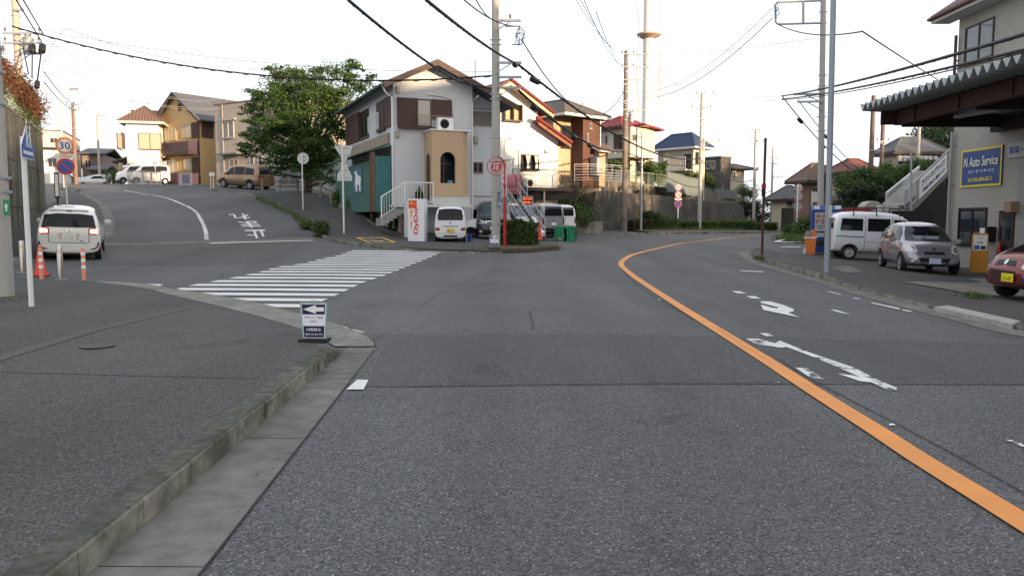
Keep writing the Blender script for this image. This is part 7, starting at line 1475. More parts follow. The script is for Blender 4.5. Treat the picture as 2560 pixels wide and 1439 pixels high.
for (x0, x1, y0, y1, z0, z1) in ((12.4, 12.43, 6, 26.0, 4.5, 4.93), (12.3, 12.53, 6, 26.0, 4.47, 4.5), (12.3, 12.53, 6, 26.0, 4.93, 4.96)): L_(x0, x1, y0, y1, z0, z1)
for y in np.arange(8, 26, 2.4): L_(12.33, 12.5, y, y+.02, 4.51, 4.92)
q.build('canopy_beam', mat('beam_rust', (.06, .03, .023), .9, var=.5, scale=3, bump=.4), h.root)
q = MB()
for y in (25.9, 21.8, 17.6, 13.4): L_(12.55, 15.98, y, y+.12, 4.42, 4.78)
for x in (13.4, 14.6): L_(x, x+.08, 6, 26, 4.79, 4.86)
L_(11.9, 15.98, 26.04, 26.1, 4.5, 4.94); L_(15.7, 15.95, 6, 26.5, 4.3, 4.75)
q.build('canopy_frame', mat('steel_dark_rust', (.045, .028, .022), .85, var=.4), h.root)
q = MB(); pa, pb = Vector(at(2390, 284, 23.6)), Vector(at(2496, 292, 22.0)); pa.z = pb.z = 4.45; q.bar(pa-h.P, pb-h.P, .16, .1); q.build('strip_light', mat('lamp_housing', (.42, .42, .42), .5), h.root)
# orange sign stand
P0 = Vector((14.85, 25.3, tz(14.85, 25.3)+.06)); YO = mat('stand_orange', (.62, .26, .03), .6, var=.15); T = thing('sign_stand', 'tall orange plastic sign stand with an entrance notice by the workshop wall', 'sign stand', P0, R(-28))
MB().prism([(-.23, 0), (.23, 0), (.25, .25), (.22, 1.2), (.2, 1.26), (-.2, 1.26), (-.22, 1.2), (-.25, .25)], (0, .22, 0), (0, -.11, 0)).build('body', YO, T, bevel=.02); q = MB().box(-.19, .19, -.116, -.111, .72, 1.2).build('notice', SW, T)
text_mesh('入口', mat('ink_maroon', (.25, .02, .05), .6), 'lettering', q, (0, -.118, 1.11), (1, 0, 0), (0, 0, 1), .07, .15, off=.002); MB().prism([(-.08, .985), (.03, .985), (.03, 1.01), (.08, .97), (.03, .93), (.03, .955), (-.08, .955)], (0, -.003, 0), (0, -.117, 0)).build('arrow', MATS['ink_maroon'], q); MB().box(-.16, -.01, -.119, -.117, .75, .88).build('picture', SB, q); MB().box(.02, .16, -.119, -.117, .75, .86).build('picture', DARK, q)
# --- lilac hatchback
LP_ = paint('paint_lilac', (.33, .31, .355), .55, .25)
mc_ = [(-1.86, .32, .62, .80, .70, .62), (-1.84, .24, .88, 1.05, .78, .64), (-1.7, .2, .94, 1.26, .82, .62), (-1.45, .2, .95, 1.44, .83, .60), (-1.0, .19, .95, 1.52, .835, .60), (-.3, .19, .94, 1.555, .835, .60), (.25, .19, .92, 1.50, .835, .59), (.62, .19, .90, 1.34, .83, .58), (1.0, .19, .87, 1.04, .82, .60), (1.4, .21, .78, .93, .80, .62), (1.70, .23, .66, .80, .74, .58), (1.86, .28, .5, .60, .64, .5), (1.90, .34, .42, .48, .54, .44)]
def compact(name, lb, P, ang, paintm, plate, pc, st=mc_, wheelx=(-1.22, 1.22), z=0):
    c = Car(name, lb, P, ang, st, paintm)
    c.decal('windscreen', [(-.66, .98), (.66, .98), (.60, 1.2), (.50, 1.42), (-.50, 1.42), (-.60, 1.2)], 'f', gl_); c.decal('rear_window', [(-.6, 1.02), (.6, 1.02), (.5, 1.38), (-.5, 1.38)], 'b', gl_)
    c.both('side_window', [(-1.45, 1.06), (-.98, 1.02), (-.98, 1.42), (-1.22, 1.38)], gl_); c.both('side_window', [(-.92, 1.01), (-.22, .99), (-.22, 1.46), (-.92, 1.43)], gl_); c.both('side_window', [(-.14, .99), (.85, .96), (.62, 1.22), (.3, 1.40), (-.14, 1.46)], gl_)
    for a_ in (-.19, -1.0): c.both('door_gap', [(a_, .36), (a_+.015, .36), (a_+.015, .98), (a_, .98)], MATS['panel_gap'], step=.2)
    c.both('door_handle', [(-.45, .84), (-.25, .83), (-.25, .87), (-.45, .88)], paintm, off=.03); c.both('door_handle', [(-1.2, .86), (-1.02, .85), (-1.02, .89), (-1.2, .90)], paintm, off=.03)
    for s_ in (1, -1): q = c.decal('headlight', [(s_*.46, .66), (s_*.60, .60), (s_*.74, .66), (s_*.76, .82), (s_*.66, .90), (s_*.50, .82)], 'f', LAMPL, off=.012, step=.07); c.decal('lamp_reflector', circle(s_*.60, .73, .075, 12), 'f', CHROME, off=.018, parent=q, step=.05)
    return c
c = compact('hatchback_car', 'lilac grey compact hatchback with a sales card in its windscreen on the forecourt', (13.05, 25.7, tz(13, 25.7)+.06), R(-102), LP_, '', 0)
c.decal('grille', [(-.30, .60), (.30, .60), (.26, .68), (-.26, .68)], 'f', CHROME, off=.01); c.decal('grille_mesh', [(-.28, .615), (.28, .615), (.24, .665), (-.24, .665)], 'f', BLACKP, off=.016); c.decal('lower_intake', [(-.34, .30), (.34, .30), (.46, .50), (-.46, .50)], 'f', BLACKP, off=.01)
c.plate('f', 1.93, 0, .41, '', (.5, .55, .72)); c.decal('emblem', circle(0, .755, .05, 12, .035), 'f', CHROME, off=.012, step=.04); c.wheels((-1.22, 1.25), .83, .29, .17); c.mirrors(.72, 1.0, .84, LP_)
for s_ in (1, -1): c.decal('fog_lamp', circle(s_*.62, .42, .05, 10), 'f', CHROME, off=.01, step=.05)
c.decal('sales_card', [(-.42, 1.02), (.32, 1.02), (.32, 1.14), (-.42, 1.14)], 'f', mat('card_pale', (.22, .28, .30), .6, var=.2, scale=9), off=.011)
c.decal('card_price', [(-.12, 1.05), (.06, 1.05), (.06, 1.11), (-.12, 1.11)], 'f', RP, off=.015); MB().bar((.2, -.45, 1.5), (-.05, -.5, 1.78), .012).build('aerial', BLACKP, c.root)
for sg in (.0, .45): MB().tube([c.bvh.ray_cast(Vector((6, sg-.25, 1.0)), Vector((-1, 0, 0)))[0]+Vector((.03, 0, 0)), c.bvh.ray_cast(Vector((6, sg+.05, 1.24)), Vector((-1, 0, 0)))[0]+Vector((.03, 0, .0))], .009, 5).build('wiper', BLACKP, c.root)
# --- red compact at the frame edge
RD = paint('paint_red', (.17, .02, .022), .35, .22); st = [(x*.92, a, b+.05, e+.09, f_*.9, g*.9) for x, a, b, e, f_, g in mc_]; P0 = Vector((11.65, 16.2, 0)); c = compact('kei_car', 'dark red rounded compact car with a yellow plate, cut by the right frame edge', (P0.x, P0.y, tz(P0.x, P0.y)+.06), R(184), RD, '', 0, st)
c.decal('grille', [(-.30, .68), (-.05, .70), (-.05, .80), (-.26, .79)], 'f', BLACKP, off=.01); c.decal('grille', [(.30, .68), (.05, .70), (.05, .80), (.26, .79)], 'f', BLACKP, off=.01); c.decal('emblem', circle(0, .76, .05, 14), 'f', CHROME, off=.014, step=.04)
for z in (.38, .46, .54): c.decal('lower_grille', [(-.36, z), (.36, z), (.36, z+.05), (-.36, z+.05)], 'f', BLACKP, off=.01)
c.plate('f', 1.79, .22, .46, '31-47', (.70, .58, .02), (.04, .06, .02)); c.wheels((-1.12, 1.15), .745, .28, .16); c.mirrors(.66, 1.02, .75, RD)
for s_ in (1, -1): c.decal('fog_lamp', circle(s_*.54, .42, .055, 12), 'f', BLACKP, off=.01, step=.05)
# --- white van with roof rack
vv = [(-1.64, .36, .95, 1.15, .66, .60), (-1.62, .30, 1.05, 1.55, .71, .63), (-1.5, .28, 1.07, 1.78, .73, .655), (-1.0, .27, 1.07, 1.87, .735, .66), (.5, .27, 1.06, 1.87, .735, .66), (.95, .27, 1.04, 1.76, .73, .65), (1.3, .28, 1.0, 1.45, .72, .62), (1.55, .3, .95, 1.14, .70, .6), (1.70, .34, .75, .88, .66, .56), (1.74, .4, .5, .58, .6, .5)]
P0 = at(2165, 652, 31.3); c = Car('van', 'white kei van with a roof rack parked behind the lilac hatchback', (P0.x+.35, P0.y+.4, tz(P0.x, P0.y)+.06), R(-8), vv, KW, cat='van')
for v in 'lr':
    for po_ in ([(-1.42, 1.14), (-.58, 1.14), (-.58, 1.60), (-1.36, 1.60)], [(-.40, 1.13), (.42, 1.13), (.42, 1.62), (-.40, 1.62)], [(.56, 1.13), (1.42, 1.12), (1.05, 1.58), (.56, 1.60)]): c.decal('side_window', po_, v, gl_, off=.008)
c.both('door_gap', [(-.49, .42), (-.475, .42), (-.475, 1.7), (-.49, 1.7)], MATS['panel_gap'], step=.2); c.both('door_gap', [(.49, .42), (.505, .42), (.505, 1.7), (.49, 1.7)], MATS['panel_gap'], step=.2); c.both('trim_strip', [(-1.55, .90), (-.52, .88), (-.52, .91), (-1.55, .93)], BLACKP); c.both('sill_line', [(-.48, .72), (.5, .72), (.5, .73), (-.48, .73)], MATS['panel_gap'], step=.3)
c.both('door_handle', [(.28, .92), (.38, .92), (.38, 1.04), (.28, 1.04)], BLACKP, off=.012); c.both('door_handle', [(.54, .92), (.64, .92), (.64, 1.04), (.54, 1.04)], BLACKP, off=.012); c.decal('windscreen', [(-.58, 1.18), (.58, 1.18), (.52, 1.66), (-.52, 1.66)], 'f', gl_); c.decal('rear_window', [(-.55, 1.2), (.55, 1.2), (.5, 1.6), (-.5, 1.6)], 'b', gl_)
c.wheels((-1.02, 1.1), .73, .28, .155, rimm=mat('steel_rim', (.42, .42, .42), .5, metal=.3), style='plain'); q = MB()
for x in (-.95, -.1, .75):
    q.bar((x, -.62, 2.0), (x, .62, 2.0), .035)
    for s_ in (1, -1): q.bar((x, s_*.68, 1.72), (x, s_*.60, 2.0), .035)
for y in (-.6, -.25, .1, .45): q.bar((-.9, y, 2.04), (1.1, y, 2.04), .03)
q.build('roof_rack', DARK, c.root)
# --- vending machines, bin, things behind the van
P0 = at(2062, 630, 33.4); P0.z = tz(P0.x, P0.y)+.1; T = thing('vending_machine', 'blue drinks vending machine with rows of cans behind the grey steel pole', 'vending machine', P0, R(-12)); VB = mat('vending_blue', (.02, .05, .25), .4, var=.1)
MB().box(-.52, .58, 0, .7, .05, 1.83).build('cabinet', VB, T, bevel=.02); MB().box(-.44, .36, -.012, 0, .95, 1.72).build('display_window', mat('vend_window', (.30, .38, .42), .3), T)
cans = [mat('can_%d' % i, cc_, .4, var=.05) for i, cc_ in enumerate(((.5, .4, .3), (.15, .3, .6), (.55, .1, .08), (.45, .45, .42), (.4, .25, .08)))]
for r_ in range(3):
    for k in range(9): MB().lathe([(.03, 0), (.034, .01), (.034, .13), (.024, .15)], (-.38+k*.085, -.05, 1.0+r_*.25), n=8).build('can', cans[(k*3+r_*2+k//3) % 5], T)
    MB().box(-.44, .36, -.09, -.013, .965+r_*.25, .99+r_*.25).build('shelf', SW, T)
MB().box(-.40, .30, -.012, 0, .35, .55).build('delivery_slot', DARK, T); MB().box(-.42, -.05, -.012, 0, .70, .88).build('advert', mat('advert_pale', (.45, .5, .42), .6, var=.4, scale=12), T); MB().box(-.52, .58, .02, .6, 1.84, 2.02).build('top_sign', mat('vend_top', (.10, .22, .5), .5, var=.5, scale=7), T)
for k, x_ in enumerate((-.38, .46)): MB().box(x_-.12, x_+.12, -.01, .015, 1.86, 2.0).build('price_card', SW, T)
P0 = at(2027, 635, 32.6); P0.z = tz(P0.x, P0.y)+.1; T = thing('recycling_bin', 'orange recycling bin with a clear bag left of the blue vending machine', 'bin', P0, R(-10)); MB().prism([(-.16, 0), (.16, 0), (.2, .72), (.2, 1.0), (.06, 1.0), (-.0, .72), (-.2, .70)], (0, .4, 0)).build('body', mat('bin_orange', (.66, .18, .04), .5, var=.12), T, bevel=.015); MB().box(-.19, .02, .05, .35, .73, .96).build('lid', mat('bin_lid', (.28, .24, .22), .6), T, bevel=.03); MB().box(-.22, .21, -.02, .42, .66, .71).build('bag_rim', SW, T, bevel=.01)
P0 = at(2012, 630, 32.2); P0.z = tz(P0.x, P0.y)+.1; T = thing('bottle', 'clear plastic bottle with a pale label standing beside the orange bin', 'bottle', P0); MB().lathe([(.05, 0), (.055, .03), (.055, .2), (.02, .26), (.02, .3)], n=12).build('body', mat('bottle_clear', (.5, .55, .55), .2), T, smooth=True)
P0 = at(2130, 560, 35.2); P0.z = tz(P0.x, P0.y); T = thing('vending_machine', 'red topped vending machine hidden behind the white van', 'vending machine', P0, R(-12)); zt = at(2130, 519, 35.2).z-P0.z; MB().prism([(-.85, 0), (.85, 0), (.85, zt-.12), (.6, zt-.02), (-.75, zt), (-.85, zt-.1)], (0, .7, 0)).build('cabinet', mat('vending_red', (.28, .04, .035), .45, var=.2), T)
P0 = at(2184, 535, 36.5); P0.z = tz(P0.x, P0.y); T = thing('water_tank', 'round topped cream tank standing behind the white van', 'tank', P0); zt = at(2184, 501, 36.5).z-P0.z; q = MB(); q.prism([(-.42, 0), (.42, 0), (.44, zt-.35)]+[(.44*math.cos(t), zt-.42+.40*math.sin(t)) for t in np.linspace(.2, math.pi-.2, 9)]+[(-.44, zt-.35)], (0, .8, 0)); q.build('tank', mat('tank_cream', (.34, .32, .29), .6), T, bevel=.05)
P0 = at(2210, 535, 36); P0.z = tz(P0.x, P0.y); T = thing('stacked_basins', 'stack of white plastic basins behind the van beside the ramp foot', 'basins', P0); zt = at(2210, 522, 36).z-P0.z; MB().box(-.3, .35, 0, .6, 0, zt-.12).build('table', GREYMET, T); q = MB(); [q.lathe([(.1, z), (.16, z+.08), (.17, z+.1)], (x, .2, zt-.12), n=14) for x in (-.1, .2) for z in (0, .1, .2)]; q.build('basin', WHITE, T)
# dark fence panel behind the van
T = thing('dark_fence', 'black mesh panel fence behind the white van below the ramp', 'fence'); a, b = at(2205, 600, 37), at(2330, 600, 35.5); a.z = tz(a.x, a.y); q = MB(); zt = at(2260, 527, 36.5).z-a.z; q.obox(a, b-a-Vector((0, 0, (b-a).z)), (0, .06, 0), (0, 0, zt)); q.build('panel', mat('mesh_black', (.02, .02, .022), .9, var=.3), T)
# --- ramp with guardrail and banner
T = thing('ramp', 'steep concrete pedestrian ramp with railings rising to the right behind the workshop', 'ramp'); A1, B1 = at(2262, 532, 37.5), at(2372, 424, 41.5); dv = B1-A1; pn_ = Vector((-dv.y, dv.x, 0)).normalized()*1.5
q = MB(); q.obox(A1-Vector((0, 0, .3)), dv, pn_, (0, 0, .3)); q.build('ramp_slab', concrete('ramp_slab', (.22, .215, .2), dark=.75), T)
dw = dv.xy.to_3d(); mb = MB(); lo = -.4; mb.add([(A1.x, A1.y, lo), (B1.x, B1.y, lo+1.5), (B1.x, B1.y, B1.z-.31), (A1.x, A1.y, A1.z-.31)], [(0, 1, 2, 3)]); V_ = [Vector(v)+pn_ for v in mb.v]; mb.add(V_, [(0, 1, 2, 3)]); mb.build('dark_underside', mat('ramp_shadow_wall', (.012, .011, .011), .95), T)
railing([A1+dv*t for t in (0, .25, .5, .75, 1)], 1.05, GREYMET, 'railing', T, .22, .04)
P3, P4 = at(2215, 512, 40.5), at(2297, 442, 46); mb = MB(); d2 = P4-P3; nb_ = 44
for k in range(nb_): a_ = P3+d2*k/nb_; mb.bar(a_, a_+Vector((0, 0, .55)), .06)
mb.bar(P3+Vector((0, 0, .55)), P4+Vector((0, 0, .55)), .1, .14); mb.bar(P3+Vector((0, 0, .1)), P4+Vector((0, 0, .1)), .1, .14); mb.bar(P3, P4, .3, .12); mb.build('guardrail', mat('guardrail_white', (.50, .50, .48), .6, var=.2), T); mb = MB(); mb.obox(P3-Vector((0, 0, .1)), d2, A1-P3-Vector((0, 0, (A1-P3).z)), (0, 0, .05)); mb.build('ramp_landing', MATS['ramp_slab'], T)
bw = thing('banner', 'white slanting banner with a company name and telephone number tied to the ramp railing', 'banner'); s0, s1 = A1+dv*.27-pn_.normalized()*.06, A1+dv*.90-pn_.normalized()*.06; bh = .95
q = MB(); q.obox(s0+Vector((0, 0, .05)), s1-s0, pn_.normalized()*-.012, (0, 0, bh)); q.build('cloth', mat('banner_cloth', (.72, .72, .74), .7, var=.06), bw); rt = (s1-s0).normalized(); upv = Vector((0, 0, 1)); nk = mat('banner_ink', (.015, .02, .08), .7); nrm = -pn_.normalized()
def skew_text(s, cpos, hh, ww, bold=.01, m=nk):
    o = text_mesh(s, m, 'lettering', bw, (0, 0, 0), (1, 0, 0), (0, 1, 0), hh, ww, off=0, bold=bold)
    for v in o.data.vertices: x, y = v.co.x, v.co.y; v.co = cpos+rt*x+upv*y+nrm*.02
mc2 = (s0+s1)/2+Vector((0, 0, .05)); skew_text('アクトサプライ㈱', mc2+upv*bh*.68, .34, (s1-s0).length*.86, .035); skew_text('046-841-8011', mc2+upv*bh*.27-rt*.15, .22, (s1-s0).length*.7, .035); q = MB(); c_ = mc2+upv*bh*.27+rt*(s1-s0).length*.4+nrm*.02; q.add([c_-rt*.18-upv*.1, c_+rt*.18+upv*0, c_-rt*.1+upv*.12], [(0, 1, 2)]); q.build('red_arrow', RP, bw)
q = MB(); q.tube([at(2278, 528, 37.3), at(2278, 380, 37.3)], .05, 8); T = thing('thin_post', 'thin grey post standing in front of the ramp', 'post'); q.build('shaft', STEEL, T)
# --- poles on the right
P0 = at(2067, 695, 21.9); P0.z = tz(P0.x, P0.y)+.1; T = thing('steel_pole', 'plain smooth grey steel pole by the kerb, nearest on the right', 'pole', P0); MB().tube([(0, 0, -.3), (-.12, 0, 11)], [.083, .07], 20).build('shaft', mat('steel_pole_grey', (.30, .32, .35), .45, metal=.2, var=.06), T, smooth=True)
o = MB().box(-.035, .035, -.092, -.082, at(0, 546, 21.9).z-P0.z, at(0, 514, 21.9).z-P0.z).build('number_plate', SW, T); 
for k, ch in enumerate('0537'): text_mesh(ch, DARK, 'digit', o, (0, -.093, at(0, 520, 21.9).z-P0.z-k*.088), (1, 0, 0), (0, 0, 1), .06, .05, off=.002, bold=.01)
pole('utility_pole', 'grey concrete utility pole behind the blue vending machine, with a pipe frame on top', 2050, 598, -60, Y=36, lean=-.02, r0=.145, r1=.11, ztop=12.8, arms=((235, 1990, 2060, 0), (254, 2000, 2060, 0)), bands=(30, 58, 188, 215, 221, 292, 327))
T = thing('pole_frame', 'grey pipe frame with tangled wires reaching left from the right concrete pole', 'cable bracket'); q = MB(); fr_ = [at(2055, 2, 36), at(1945, 6, 36), at(1939, 12, 36), at(1939, 56, 36), at(1945, 61, 36), at(2055, 58, 36)]; q.tube(fr_, .045, 8); q.build('pipe', STEEL, T, smooth=True); q = MB(); q.bar(at(2008, 3, 36), at(2008, 57, 36), .09); q.build('plate', STEEL, T); q = MB(); rr = random.Random(5)
for k in range(6): cpt = Vector(at(1943+rr.uniform(-6, 6), 26+rr.uniform(-14, 16), 35.8)); q.tube([cpt+Vector((.1*math.cos(t)*rr.uniform(.6, 1.2), .05*math.sin(t*2), .18*math.sin(t))) for t in np.linspace(0, 6.28, 12)], .008, 4)
q.build('cable_tangle', CABLE, T)
P0 = at(1905, 627, 30.5); P0.z = tz(P0.x, P0.y)+.1; T = thing('rusty_post', 'thin rusty red brown post leaning slightly, with a small red box, at the kerb tip', 'post', P0); zt = at(1914, 345, 30.5); MB().tube([(0, 0, -.2), Vector(zt)-P0], .05, 10).build('shaft', mat('post_rustbrown', (.09, .035, .03), .8, var=.3), T); p = Vector(at(1909, 478, 30.4))-P0; MB().box(p.x-.06, p.x+.06, -.16, -.04, p.z-.2, p.z+.12).build('red_box', DARK, T); MB().box(p.x-.07, p.x+.07, -.17, -.04, p.z+.12, p.z+.28).build('red_cap', RP, T)
pole('utility_pole', 'brown weathered pole with two insulator crossarms and a transformer before the red roofed house', 1560, 587, 128, Y=62, r0=.24, r1=.15, m=concrete('pole_weathered', (.22, .18, .15), dark=.6), arms=((136, 1553, 1613, 3), (168, 1553, 1613, 3), (200, 1558, 1610, 0), (212, 1552, 1580, 0), (254, 1548, 1570, 0), (275, 1558, 1610, 0)), bands=(180, 230, 260, 285, 300, 345, 350), trafo=((1578, 294, .42, .8),), steps=True)
pole('utility_pole', 'grey pole with a small transformer in front of the blue roofed house', 1748, 576, 230, Y=72, r0=.19, r1=.12, arms=((236, 1739, 1785, 3), (270, 1726, 1778, 3), (298, 1750, 1800, 0), (309, 1740, 1762, 0), (354, 1755, 1800, 2)), trafo=((1758, 366, .3, .75),), bands=(350, 395, 410))
pole('utility_pole', 'slim far pole behind the rusty post, topped by an insulator arm', 1883, 578, 323, Y=88, r0=.19, r1=.12, arms=((328, 1863, 1900, 3), (355, 1875, 1910, 3)), trafo=((1894, 423, .3, .3),))
pole('utility_pole', 'farthest thin pole between the rusty post and the round sign backs', 1927, 560, 370, Y=112, r0=.17, r1=.12, arms=((374, 1918, 1946, 3), (395, 1918, 1946, 2), (409, 1925, 1945, 1), (443, 1932, 1958, 2)))
pole('utility_pole', 'dark bare pole rising behind the canopy corner', 2174, 500, 240, Y=52, r0=.17, r1=.13, m=mat('pole_darkbrown', (.17, .12, .11), .9), arms=((376, 2174, 2200, 0), (443, 2170, 2200, 1)))
pole('utility_pole', 'second dark pole with a small crossarm under the canopy corner', 2200, 500, 250, Y=60, r0=.17, r1=.13, m=MATS['pole_darkbrown'], arms=((354, 2190, 2222, 2),))
pole('utility_pole', 'ivy wrapped pole on the slope before the hillside house', 2292, 450, 300, Y=56, r0=.14, r1=.10)
p = at(2292, 420, 55.9); T = thing('ivy', 'green ivy sleeve climbing the pole on the slope', 'climbing plant', p); leaf_cloud('foliage', [(0, 0, z, .3, .3, .5) for z in (-1.2, -.6, 0, .5)], 900, .07, LEAF_H, T, 3)
pole('street_lamp', 'slim grey street lamp with a disc head before the red roofed house', 1602, 584, 328, Y=64, r0=.11, r1=.07, m=STEEL, cat='street lamp', group=None); p = at(1609, 318, 64); T = thing('lamp_disc', 'rusty disc lamp head on top of the slim street lamp', 'lamp head', p); MB().lathe([(.05, -.1), (.45, -.02), (.4, .08), (.1, .14)], n=18).build('head', mat('lamp_rust', (.28, .10, .07), .7), T)
T = thing('chimney_tower', 'very tall white slender chimney tower with a service platform and cable stays', 'tower', at(1616, 470, 170)); P0 = T.location; zt = 130; q = MB(); q.tube([(0, 0, -12), (0, 0, zt)], [1.15, 1.05], 28); q.build('shaft', mat('tower_white', (.72, .68, .66), .7, var=.03), T, smooth=True); zpl = at(1606, 88, 170).z-P0.z
q = MB(); q.lathe([(1.2, zpl-.8), (2.5, zpl-.1), (2.5, zpl+.2), (1.2, zpl+.2)], n=24); q.build('platform', mat('platform_rust', (.42, .30, .24), .8), T); q = MB(); [q.tube([(x, -1, -10), (x*.9, -1, zt)], .09, 5) for x in (-2.6, -2.1, 2.1, 2.5)]; [q.bar((x, -1, z), (x+sg*.6, -1, z), .08) for z in range(-6, zt, 6) for x, sg in ((-2.6, .8), (1.9, .8))]; q.build('ladder_rail', mat('ladder_pale', (.40, .37, .36), .7), T)
# signs: three round on the left verge, backs on the right
P0 = at(1694, 577, 69.5); P0.z = tz(P0.x, P0.y)+.1; T = thing('road_sign', 'post with red rimmed 40, no U-turn and no parking signs before the dark wall', 'road sign', P0); Z = lambda y: at(1694, y, 69.5).z-P0.z; MB().tube([(0, 0, -.2), (0, 0, Z(460))], .045, 10).build('post', SW, T)
ring_sign(T, Z(468), .30, 'num', SR, (-.15, -1, 0), '40'); ring_sign(T, Z(486.5), .30, 'noturn', SR, (-.15, -1, 0)); ring_sign(T, Z(509.5), .31, 'nopark', SR, (-.15, -1, 0)); MB().box(-.3, .3, -.07, -.06, Z(500), Z(495)).build('supplementary_plate', SW, T); MB().box(-.2, .2, -.075, -.07, Z(498.5), Z(496.5)).build('double_arrow', SR, T)
P0 = at(1991, 583, 60); P0.z = tz(P0.x, P0.y)+.05; T = thing('road_sign', 'backs of three round signs on one white post beside the far side road', 'road sign', P0); Z = lambda y: at(1991, y, 60).z-P0.z; MB().tube([(0, 0, -.2), (0, 0, Z(462))], .045, 10).build('post', SW, T); [disc(T, 'round_sign', Vector((.08, .06, Z(y))), .31, mat('sign_back_dark', (.30, .27, .28), .6), (0, 1, 0)) for y in (470, 490, 516)]
P0 = at(2028, 560, 50); P0.z = tz(P0.x, P0.y); T = thing('notice_sign', 'white framed rectangular notice on a post by the far side road', 'sign', P0); Z = lambda y: at(2028, y, 50).z-P0.z; MB().bar((0, 0, 0), (0, 0, Z(478)), .07).build('post', SG, T); MB().box(-.05, .45, -.05, 0, Z(505), Z(480)).build('board', mat('notice_pale', (.5, .48, .42), .6, var=.3, scale=15), T)
# --- hill on the right with wooded slope; unseen part shaped to shade the street
def hillz(X, Y):
    e = 29 if Y < 30 else (26+(Y-30)*.22 if Y < 66 else .45*Y-1); t = max(0, min(1, (X-e)/(16.0 if Y < 66 else 9))); t = t*t*(3-2*t)
    g = float(np.interp(Y+(X-45)*.9*max(0, min(1, (60-Y)/20)), (-80, -50, -38, -14, 1, 10, 30, 55, 75, 110, 140), (7, 9, 15, 15.5, 15.5, 9.6, 6.8, 8.5, 9, 14, 14)))+.7*math.sin(X*.13+Y*.09)+.05*max(0, X-e-20)
    return (tz(min(X, 34), min(Y, 95))-.6)+g*t
mb = MB(); xs = np.arange(24, 150, 2.5); ys = np.arange(-80, 132, 3.0); V = [(x, y, hillz(x, y)) for y in ys for x in xs]; n_ = len(xs); mb.add(V, [(j*n_+i, j*n_+i+1, (j+1)*n_+i+1, (j+1)*n_+i) for j in range(len(ys)-1) for i in range(n_-1)])
HILLM = mat('hill_soil_green', (.035, .05, .018), .95, var=.5, scale=.6, bump=.6); o = mb.build('hillside', HILLM, smooth=True); o['kind'] = 'structure'
hb = [(x, y, hillz(x, y)+.8, 2.6, 2.6, 1.7) for x, y in [(rnd.uniform(38, 66), rnd.uniform(50, 125)) for _ in range(200)]]
o = leaf_cloud('hillside_wood', hb, 60000, .22, LEAF_D, None, 5); o['kind'] = 'stuff'; tag(o, 'dark wood covering the hillside behind the workshop', 'wood')
hb = [(x, y, hillz(x, y)+2.2, 3.5, 3.5, 3.0) for x, y in [(rnd.uniform(31, 60), rnd.uniform(-60, 40)) for _ in range(110)]]; o = leaf_cloud('hillside_wood', hb, 22000, .5, LEAF_D, None, 6); o['kind'] = 'stuff'; tag(o, 'added unseen wood on the hill right of the workshop, shading the street', 'wood')  # out-of-view wood added on the hill to block the low sun
# trees on the slope in view
ls_ = ['rounded dark tree below the red roofed hillside house', 'bushy tree between the two dark poles', 'green tree right of the second dark pole', 'leafy tree above the white guardrail', 'dark tree at the foot of the slope behind the steel pole', 'low bright shrubby tree below the hillside house with laundry']
for i, (px, py, Y, rx, rz, m_) in enumerate(((2135, 470, 50, 1.5, 1.5, LEAF_T), (2185, 455, 52, 1.5, 1.3, LEAF_T), (2240, 450, 54, 1.5, 1.3, LEAF_T), (2275, 440, 50, 1.2, 1.0, LEAF_T), (2150, 500, 46, 1.5, 1.0, LEAF_D), (2340, 425, 52, 1.3, .8, LEAF_H))):
    p = at(px, py, Y); r2 = random.Random(i); g0_ = max(tz(min(p.x, 34), p.y), hillz(p.x, p.y))-.2; g0_ = min(g0_, p.z-.8); foot = Vector((p.x, p.y, g0_)); bl = [(r2.uniform(-rx, rx)*.7, r2.uniform(-rx, rx)*.7, p.z-g0_+r2.uniform(-rz, rz)*.7, rx*r2.uniform(.3, .6), rx*r2.uniform(.3, .6), rz*r2.uniform(.25, .5)) for _ in range(12)]+[(0, 0, p.z-g0_, rx*.8, rx*.8, rz*.8)]
    tree('slope_tree', ls_[i], foot, p.z-g0_, bl, 7000, .09, m_, .15, i+3, 'trees on the slope', trunk_h=(p.z-g0_)*.5)
